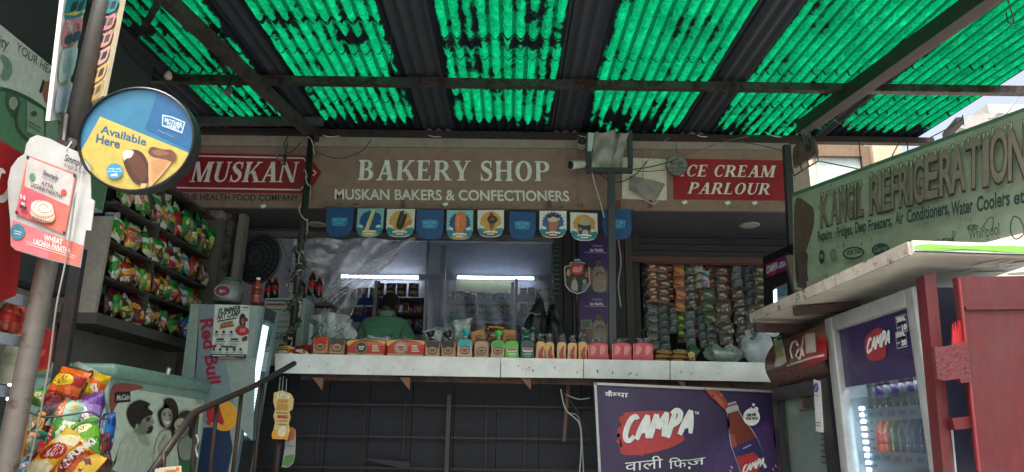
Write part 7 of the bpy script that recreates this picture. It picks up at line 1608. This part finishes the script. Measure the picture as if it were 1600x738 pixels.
for k, z in enumerate(shz[:3]):
    b = MB(); b.box((XG + .32, yc, z), (.5, ln - .1, .012), S('c8d0d4', .3, .1, .3)); b.box((XG + .06, yc, z + .015), (.014, ln - .1, .055), S('a4aeb8', .35, .1, .2)); sh_ = b.build('shelf', cf2)
    b = MB()
    for q_ in range(7): b.box((XG + .052, yA - .12 - q_ * (ln - .2) / 7, z + .015), (.003, .05, .02), S('788494', .4, .1))
    b.build('price_strip', sh_, fixn=False)
b = MB()
for k in range(44): b.box(D(.15, .1 + .69 * k / 44, -.05), (.014, .028, .016), glow('e8f4ff', 9, 'fridge_lamp'), bev=.003)
b.build('side_lamp', cf2)
b = MB(); b.tube([V((XG + .08, yA - .1, zB0 + (zT - zB0) * .86)), V((XG + .08, yB + .1, zB0 + (zT - zB0) * .86))], .012, glow('e8f4ff', 6, 'fill_glow'), 8); b.build('hidden_fill_lamp', cf2)  # unseen lamp added behind the header to light the shelves
b = MB()
for k in range(34): b.box(D(.205, .1 + .66 * k / 34, -.06), (.012, .02, .008), S('5c686c', .5, .1))
b.build('shelf_ladder', cf2, fixn=False)
bc = [('d8501c', 'c82818'), ('d86018', 'c83818'), ('1c8c44', '2c8c3c'), ('0c88a0', '10709c'), ('1090b8', '1478b0')]
for k in range(8):
    y = PX(1376 + 11.5 * k, 645, XG + .16).y
    for j in (0, 1):
        lq, lb_ = bc[min(4, k // 1 if k < 5 else 4)] if k < 5 else bc[3 + k % 2]
        if y > yB + .08: bottle('soft_drink_bottle', f'{["orange red", "orange", "green", "teal", "blue", "teal blue", "blue", "teal blue"][k]} soft drink bottle, {ORD[k]} from the lamp, {"front" if j == 0 else "second"} rank, lower lit shelf', 'bottle', 'bottles in the silver fridge', (XG + .16 + .09 * j, y, shz[1] + .007), .2, .032, lq, ['d83820', '1c8c3c', '1c8c50'][k % 3], lb_)
    for j in (0, 1):
        y2 = PX(1362 + 12.5 * k, 570, XG + .16).y
        if y2 > yB + .08: bottle('soft_drink_bottle', f'dark cola bottle, {ORD[k]} from the lamp, {"front" if j == 0 else "second"} rank, upper lit shelf', 'bottle', 'bottles in the silver fridge', (XG + .16 + .09 * j, y2, shz[0] + .007), .25, .035, '2c2420' if k % 3 else '4c5048', '6c7478', '3c2c5c' if k % 2 else '5c646c')
b = MB(); b.box((XG + .02, yc, (zB0 + zT * vh) / 2 + .02), (.005, ln * .82, (zT - zB0) * .76), film('dce6ea', .07, .08, .08, 'fridge_door_glass')); b.build('glass_pane', cf2)
b = MB(); b.box((XG + .03, yA + .02, 1.05), (.06, .02, 1.95), S('9a1a1e', .4, .2)); tag(b.build('red_upright'), 'narrow red upright between the black fridge and the silver fridge', 'post')

# ================================================================== flat awning slab, red shutter, green sign
ZA = 2.19
aw = thing('awning_board', (2.4, 3.3, ZA), 'old white sign board laid flat as an awning over the fridges, green edge in front', 'awning')
t0, t1 = PZ(1175, 503, ZA), PZ(1425, 397, ZA)
t2 = PZ(1640, 404, ZA); t3 = V((t2.x, t0.y + .2, ZA))
wb_ = S('c9c4b8', .6, .35, scale=1.4, dirt=(.15, .13, .11))
b = MB(); b.prism([t0, t1, t2, t3], (0, 0, .022), wb_); b.build('board', aw)
d = (t1 - t0).normalized(); nL = V((-d.y, d.x, 0)); nL = nL if nL.x < 0 else -nL
b = MB(); b.prism([t0 + V((0, 0, -.004)), t1 + V((0, 0, -.004)), t1 + V((0, 0, .048)), t0 + V((0, 0, .048))], nL * .012, S('b5aea2', .7, .5, scale=6, rust='6c5a4a', rustamt=.45)); b.build('side_edge', aw)
df = (t2 - t1).normalized(); nF = V((df.y, -df.x, 0)); nF = nF if nF.y < 0 else -nF
b = MB(); b.prism([t1 + nF * .002 + V((0, 0, .004)), t2 + nF * .002 + V((0, 0, .004)), t2 + nF * .002 + V((0, 0, .05)), t1 + nF * .002 + V((0, 0, .05))], nF * .012, S('d0d8c4', .5, .2)); b.build('front_edge', aw)
ff2 = Fr(t1 + nF * .015, df, V((0, 0, 1))); L_ = (t2 - t1).length
A = Art(ff2, 'edge_print', aw); A.blob([(.0, .018), (.05, .036), (.2, .034), (.36, .04), (.5, .036), (.62, .02), (.4, .014), (.22, .022), (.1, .012)], S('7cb84c', .5, .1), False); A.poly([(0, .003), (L_, .003), (L_, .009), (0, .009)], S('1c1c1c', .5, .1), False); A.build()
fu = Fr(t1 - V((0, 0, .002)), V((1, 0, 0)), V((0, 1, 0)))
fu.n = V((0, 0, -1))
A = Art(fu, 'underside_print', aw); PL = lambda pts: [((PZ(x, y, ZA - .002) - fu.o).dot(fu.u), (PZ(x, y, ZA - .002) - fu.o).dot(fu.v)) for x, y in pts]
A.curve(PL([(1534, 415), (1545, 411), (1560, 409), (1570, 408), (1572, 413), (1575, 417), (1590, 415), (1605, 412)]), .05, 'e0d8c8', False); A.ell(*PL([(1539, 415)])[0], .045, .03, 'e0d8c8', False); A.curve(PL([(1495, 428), (1510, 424), (1522, 421)]), .03, 'd8d0c0', False); A.line(PL([(1514, 426), (1545, 425.5), (1570, 425)]), .03, 'd8d0c0', False); A.ell(*PL([(1595, 427)])[0], .06, .03, 'd8d0c0', False); A.ell(*PL([(1602, 411)])[0], .05, .04, 'd8d0c0', False)
A.build()
b = MB(); b.bar(PZ(1240, 487, ZA - .03), PZ(1345, 479, ZA - .03), .05, .04, S('3c2a26', .7, .4)); b.build('batten', aw)
b = MB(); p = PZ(1180, 512, ZA - .05); b.bar(p, p + V((1.1, .03, 0)), .05, .05, S('3a2a28', .7, .4)); b.build('batten', aw)
rs_ = S('521519', .5, .5, scale=4, bump=.3, rust='74403c', rustamt=.37, stretch=(1, 1, .35))
sh = thing('red_shutter', PY(1570, 745, 2.55), 'dull red steel shutter panel with a torn hinge plate beside the silver fridge', 'shutter')
Yr = 2.56
b = MB(); b.prism([PY(1534, 745, Yr), PY(1680, 745, Yr), PY(1680, 430, Yr), PY(1495, 433, Yr)], (0, .03, 0), rs_); b.build('panel', sh)
b = MB(); b.bar(PY(1508, 482, Yr - .004), PY(1680, 480, Yr - .004), .012, .012, rs_); b.bar(PY(1498, 436, Yr - .003), PY(1530, 738, Yr - .003), .008, .01, S('7c2a30', .5, .3), up=(0, 1, 0)); b.build('seam', sh)
b = MB(); b.prism([PY(1475, 745, Yr + .06), PY(1491, 745, Yr + .06), PY(1462, 426, Yr + .06), PY(1444, 430, Yr + .06)], (0, .06, 0), rs_); b.build('post', sh)
pl_ = [(1460, 542), (1478, 541), (1500, 536), (1511, 533), (1514, 548), (1517, 597), (1502, 599), (1500, 592), (1476, 595), (1465, 592)]
b = MB(); b.prism([PY(x, y, Yr - .02) for x, y in pl_], (0, .02, 0), S('58191e', .6, .35, scale=9, bump=.5, rust='8a5654', rustamt=.36)); hp_ = b.build('hinge_plate', sh)
b = MB()
for x, y in ((1472, 560), (1481, 570), (1482, 580), (1495, 555), (1509, 560), (1508, 575), (1510, 582), (1470, 585), (1490, 545)): p = PY(x, y, Yr - .0215); s_ = .0035; b.face([p + V((s_ * math.cos(k), 0, s_ * math.sin(k))) for k in (0, 1, 2, 3, 4, 5)], black)
b.build('bolt_hole', hp_, fixn=False)
b = MB(); b.prism([PY(x, y, Yr + .01) for x, y in ((1488, 540), (1489, 505), (1492, 520), (1493, 502), (1496, 518), (1498, 500), (1502, 503), (1505, 537))], (0, .006, 0), S('a01c20', .5, .2)); b.build('torn_edge', sh)
b = MB(); b.bar(PY(1486, 663, Yr + .03), PY(1522, 659, Yr + .03), .03, .04, rs_); b.build('cross_bar', sh)
b = MB(); b.tube([PY(1487, 668, Yr + .1), PY(1494, 745, Yr + .1)], .004, white, 6); tag(b.build('white_strip'), 'thin white strip standing in the lower gap of the red shutter', 'strip')

ks = thing('fridge_repair_sign', (2.0, 4.2, 2.5), 'long weathered green sign reading KANGIL REFRIGERATION with maker emblems', 'sign')
e0, e1 = V((1.9, 4.7, 0)), V((2.47, 3.4, 0)); du = (e1 - e0).normalized(); e2 = e1 + du * .5
fz_ = Fr(e0, du, V((0, 0, 1)))
c4 = [fz_.hit(1241, 452), fz_.hit(1640, 402), fz_.hit(1640, 154), fz_.hit(1238, 302)]
c4 = [(c4[0][0], c4[0][1]), (c4[1][0], c4[0][1] + .02), c4[2], c4[3]]
grn = S('96a48e', .6, .5, scale=1.3, dirt=(.06, .055, .045))
b = MB(); b.prism([fz_.at(*q_) for q_ in c4], fz_.n * -.04, grn); b.build('board', ks)
A = Art(fz_, 'sign_print', ks, start=.0012, grime=.35)
A.poly([(1238, 302), (1640, 154), (1640, 160), (1238, 308)], '4c7058'); A.blob([(1242, 318), (1262, 318), (1272, 330), (1270, 360), (1256, 400), (1244, 440)], '5c4a40'); A.blob([(1244, 400), (1262, 396), (1258, 430), (1246, 444)], '4c4038')
lets = [('K', 1283, 1297, 354, 306), ('A', 1299, 1311, 350, 302), ('N', 1313.5, 1323.5, 346, 297), ('G', 1326, 1335, 342, 293), ('I', 1337.5, 1340.5, 340, 290), ('L', 1343.5, 1351, 338, 288),
 ('R', 1362, 1379, 334, 276), ('E', 1381, 1395, 330, 270), ('F', 1396, 1409, 326, 266), ('R', 1409, 1425, 323, 261), ('I', 1426, 1431, 320, 258), ('G', 1432, 1449, 318, 252), ('E', 1450, 1471, 312, 245), ('R', 1474, 1496, 307, 239), ('A', 1492, 1515, 302, 232), ('T', 1516, 1541, 297, 222), ('I', 1543, 1553, 292, 215), ('O', 1555, 1583, 288, 208), ('N', 1584, 1614, 283, 200)]
lc = '7c7266'
for ch, x0, x1, yb_l, yt_l in lets:
    sl = -.24; dy = (x1 - x0) * sl
    for c_, bo, off_ in (('2b2d26', .05, (0, 0)), (lc, .02, (0, 0))):
        g_ = .7 if bo > .04 else 0; A.text(ch, (x0 - g_ + off_[0], yb_l + g_ + off_[1]), (x1 + g_ + off_[0], yb_l + g_ + dy + off_[1]), (x0 - g_ + off_[0], yt_l - g_ + off_[1]), c_, bold=bo)
    for k in (0, 2) if x1 - x0 > 8 else (1,):
        xx = x0 + (x1 - x0) * (k + .5) / 3; yy = yt_l + dy * (k + .5) / 3; hgt = (7, 12, 5)[k] * (yb_l - yt_l) / 60
        A.blob([(xx - 2.6, yy - 3.5), (xx, yy - 5.5), (xx + 2.6, yy - 3.5), (xx + 1.4, yy + hgt * .5), (xx, yy + hgt), (xx - 1.4, yy + hgt * .5)], '23251f'); A.blob([(xx - 1.8, yy - 3), (xx, yy - 4.5), (xx + 1.8, yy - 3), (xx + .8, yy + hgt * .4), (xx, yy + hgt * .8), (xx - .8, yy + hgt * .4)], '98a48e')
for t_, x0, x1, y0, y1, hh in (('Repairs', 1286, 1308, 378, 374, 15), (':', 1312.5, 1314.5, 373, 372.5, 11), ('Fridges,', 1316, 1341, 373, 367, 16), ('Deep', 1345, 1362, 366, 362, 17), ('Freezers,', 1366, 1403, 363, 354, 17), ('Air', 1408, 1421, 353, 350, 19), ('Conditioners,', 1426, 1493, 350, 336, 20), ('Water', 1496, 1530, 340, 333, 22), ('Coolers', 1536, 1588, 333, 322, 23), ('etc', 1594, 1620, 322, 317, 22)):
    A.text(t_, (x0, y0), (x1, y1), (x0 - .3, y0 - hh), '1f3a34', bold=.03)
A.ell(1293, 403, 4.5, 11, '1f2a26'); A.text('BPL', (1290.3, 406), (1296, 405), (1290.3, 399), '7c967c', bold=.03); A.ell(1311, 400, 5, 10, '5c7462'); A.ell(1311, 400, 3, 6, '6c8470')
A.ell(1343, 397, 17, 9.5, '1f2a26', rot=-.1); A.ell(1343, 397, 14.5, 7.2, '7c967c', rot=-.1); A.text('VOLTAS', (1332, 400.5), (1355, 397.5), (1332, 393.5), '1f2a26', bold=.04)
A.ell(1386, 392, 14, 10, '1f3a30', rot=-.1); A.text('Carrier', (1376, 396), (1398, 392.5), (1376, 388), '7c967c', shear=.2); A.ell(1434, 385, 11, 8, '2c4c3e', rot=-.1); A.text('VIDEO STAR', (1455, 386), (1503, 379), (1455, 379.5), '26382f', bold=.05)
A.ell(1501, 368, 2.8, 5, '2c4038'); A.ell(1501, 368, 2, 3.6, '74907a')
A.text('Whirlpool', (1525, 378), (1573, 368), (1524, 361), '2c423a', bold=.0); A.text('HOME APPLIANCES', (1540, 382.5), (1574, 375.5), (1540, 379.5), '3c5248', bold=.0); A.ell(1531, 357.5, 9, 4.4, '2c423a', rot=-.15); A.ell(1532, 357.5, 6.5, 2.8, '7c967c', rot=-.15); A.ell(1533, 357, 3.4, 1.6, '2c423a', rot=-.15)
A.curve([(1545, 363), (1550, 352), (1558, 343), (1563, 343), (1563, 354), (1561, 365)], .005, '2c423a'); A.curve([(1596, 340), (1591, 352), (1592, 368), (1600, 376), (1612, 366), (1606, 346), (1596, 340)], .006, '2c423a')
rnd = random.Random(5)
for k in range(30):
    px = rnd.uniform(1260, 1598); py = rnd.uniform(300 - (px - 1260) * .3, 400 - (px - 1260) * .12); A.ell(px, py, rnd.uniform(.5, 1.6), rnd.uniform(1, 4), '5c6c58')
A.build()
b = MB(); p0 = PY(1240, 455, 4.68); b.bar(PY(1229, 228, 4.95), PY(1240, 440, 4.95), .05, .05, S('2b2d2f', .6, .4), up=(0, 1, 0)); tag(b.build('corner_post'), 'dark corner post at the near end of the ice cream panel holding the canopy beam', 'post')
b = MB(); b.bar(PY(1232, 400, 4.85), PY(1246, 460, 4.85), .05, .04, S('5a5048', .8, .5), up=(0, 1, 0)); tag(b.build('wood_stump'), 'weathered wood stump at the lower corner of the green repair sign', 'post')
b = MB(); rg = [(1246, 410), (1254, 402), (1263, 414), (1260, 430), (1266, 444), (1256, 452), (1245, 448), (1249, 430)]; b.prism([PY(x, y, 4.55) for x, y in rg], (.02, .01, 0), S('3c2c28', .8, .4, scale=10, bump=.5)); tag(b.build('torn_rag'), 'ragged brown rag hanging on the lower corner of the green repair sign', 'rag')
b = MB(); b.prism([PY(1262, 460, 4.4), PY(1304, 440, 4.4), PY(1302, 424, 4.4), PY(1260, 440, 4.4)], (.02, .01, 0), S('6c6a60', .7, .4)); tag(b.build('torn_board'), 'small torn grey board tucked under the green repair sign above the awning', 'board')
# small purple cooler far behind
pc = thing('purple_cooler', PY(1212, 500, 5.0), 'small drinks cooler with a bright purple CAMPA header in the far corner', 'fridge')
fpq = Fr(PY(1195, 440, 5.25), PY(1236, 424, 4.9) - PY(1195, 440, 5.25), V((0, 0, 1)))
def Q(px, py, h=0.): return fpq.at(*fpq.hit(px, py), h)
b = MB(); b.prism([Q(1194, 500), Q(1240, 500), Q(1240, 380), Q(1192, 402)], fpq.n * -.4, blk); b.build('body', pc)
b = MB(); b.prism([Q(1198, 434, .006), Q(1236, 420, .006), Q(1234, 395, .006), Q(1197, 414, .006)], fpq.n * -.01, S('7c1c6c', .35, .1)); b.build('header', pc)
A = Art(fpq, 'header_print', pc, start=.008); A.blob([(1203, 426), (1212, 420), (1214, 428), (1206, 432)], 'a83030'); A.text('CAMPA', (1199, 428), (1217, 420), (1199, 417), 'd8d0dc', bold=.05, shear=.2); A.text('GRAB', (1219, 420), (1233, 414), (1219, 411), 'd8d0dc', bold=.04, shear=.2); A.build()
b = MB(); b.prism([Q(1209, 482, .004), Q(1232, 478, .004), Q(1230, 443, .004), Q(1208, 452, .004)], fpq.n * -.01, S('6c8ca0', .3, .1)); b.build('door_glass', pc)
b = MB(); b.prism([Q(1211, 480, .008), Q(1215, 480, .008), Q(1214, 452, .008), Q(1210, 455, .008)], fpq.n * -.003, glow('e8f4ff', 3, 'cooler_lamp')); b.build('lamp', pc)
for k in range(3): b = MB(); b.prism([Q(1217, 480 - 9 * k, .007), Q(1231, 477 - 9 * k, .007), Q(1231, 471 - 9 * k, .007), Q(1217, 474 - 9 * k, .007)], fpq.n * -.002, S(['8cb8d0', 'b8ccd4', '5c98c0'][k], .4, .1)); b.build('shelf_row', pc)
# hanging wooden holder by the canopy corner
hb_ = thing('hanging_holder', PY(1262, 240, 4.7), 'brown hanging holder with a round emblem and a wire bar below the canopy corner', 'holder')
Yh = 4.7; f = Fr(PY(1240, 262, Yh), PY(1276, 240, Yh - .15) - PY(1240, 262, Yh), V((0, 0, 1))); b = MB()
hq = [(1240, 262), (1238, 246), (1239, 232), (1244, 225), (1250, 225), (1256, 226), (1262, 216), (1268, 215), (1273, 221), (1276, 240)]
b.prism([f.at(*f.hit(*q_)) for q_ in hq], f.n * -.03, S('5c4440', .7, .3, scale=6)); b.build('plate', hb_)
A = Art(f, 'emblem', hb_, start=.001); A.ell(1245, 242, 4.4, 7.5, '3c2420'); A.ell(1245, 242, 3, 5.5, '5c3c38'); A.ell(1245, 242, 1.6, 3.5, '3c2420'); A.blob([(1258, 222), (1266, 218), (1268, 232), (1262, 238)], '232022'); A.build()
b = MB(); fr2 = [(1238, 262), (1241, 275), (1279, 252), (1276, 240)]
b.tube([f.at(*f.hit(*q_), .004) for q_ in fr2], .006, S('7c4c2c', .6, .3), 6)
for t in (.33, .62): b.tube([f.at(*f.hit(1238 + 38 * t, 262 - 22 * t), .004), f.at(*f.hit(1241 + 38 * t, 275 - 23 * t), .004)], .004, iron, 6)
b.build('wire_bar', hb_)
b = MB()
for k in range(4): b.tube(smooth_path([PY(1258 + k * 2, 222, Yh - .1), PY(1252 + k * 4, 206, Yh - .1), PY(1260 + k, 202, Yh - .08), PY(1264 + k, 214, Yh - .1), PY(1257 + k * 3, 226, Yh - .12)], 4), .0025, S('5c5c5c', .5, .2), 5)
b.build('wire_loops', hb_)
cable([RP(1338, 200, -.02), RP(1310, 192, -.1), RP(1300, 180, -.12), RP(1312, 178, -.05)], .003, blackw, 'tangled wire under the canopy end near the rafter foot', 'wire')
for k, (pts, lb) in enumerate((([(1408, 218), (1400, 232), (1392, 248)], 'black wire dropping from the edge beam end to the green repair sign'), ([(1416, 216), (1418, 228), (1419, 240)], 'short black wire by the edge beam end'), ([(1454, 215), (1490, 196), (1504, 186)], 'thin wire slanting from the edge beam end to the canopy'), ([(1342, 222), (1346, 262)], 'straight black wire before the wood framed window'), ([(1280, 252), (1300, 256), (1340, 264)], 'wire sagging from the hanging holder along the window'), ([(1504, 180), (1506, 196)], 'short dark tie dropping to the top of the green repair sign'))):
    cable([PY(x, y, 4.6) for x, y in pts], .004, blackw, lb, 'wire')
cable([PY(1545, 186, 5.2), PY(1568, 180, 5.2), PY(1585, 162, 5.2), PY(1597, 138, 5.2)], .006, S('8c9090', .5, .2), 'pale cable curving up against the bright sky at the canopy end', 'cable')
cable([RP(1572, 20, -.03), RP(1576, 36, -.08), RP(1584, 34, -.05), RP(1575, 0, -.03)], .004, blackw, 'black wire dangling from the last green sheet', 'wire')
b = MB(); q0 = RP(1470, 205, -.03); b.bar(RP(1478, 213, -.02), RP(1500, 188, -.02), .05, .05, S('22262a', .6, .3)); tag(b.build('bracket_end'), 'black bracket stub at the outer corner of the canopy', 'bracket')
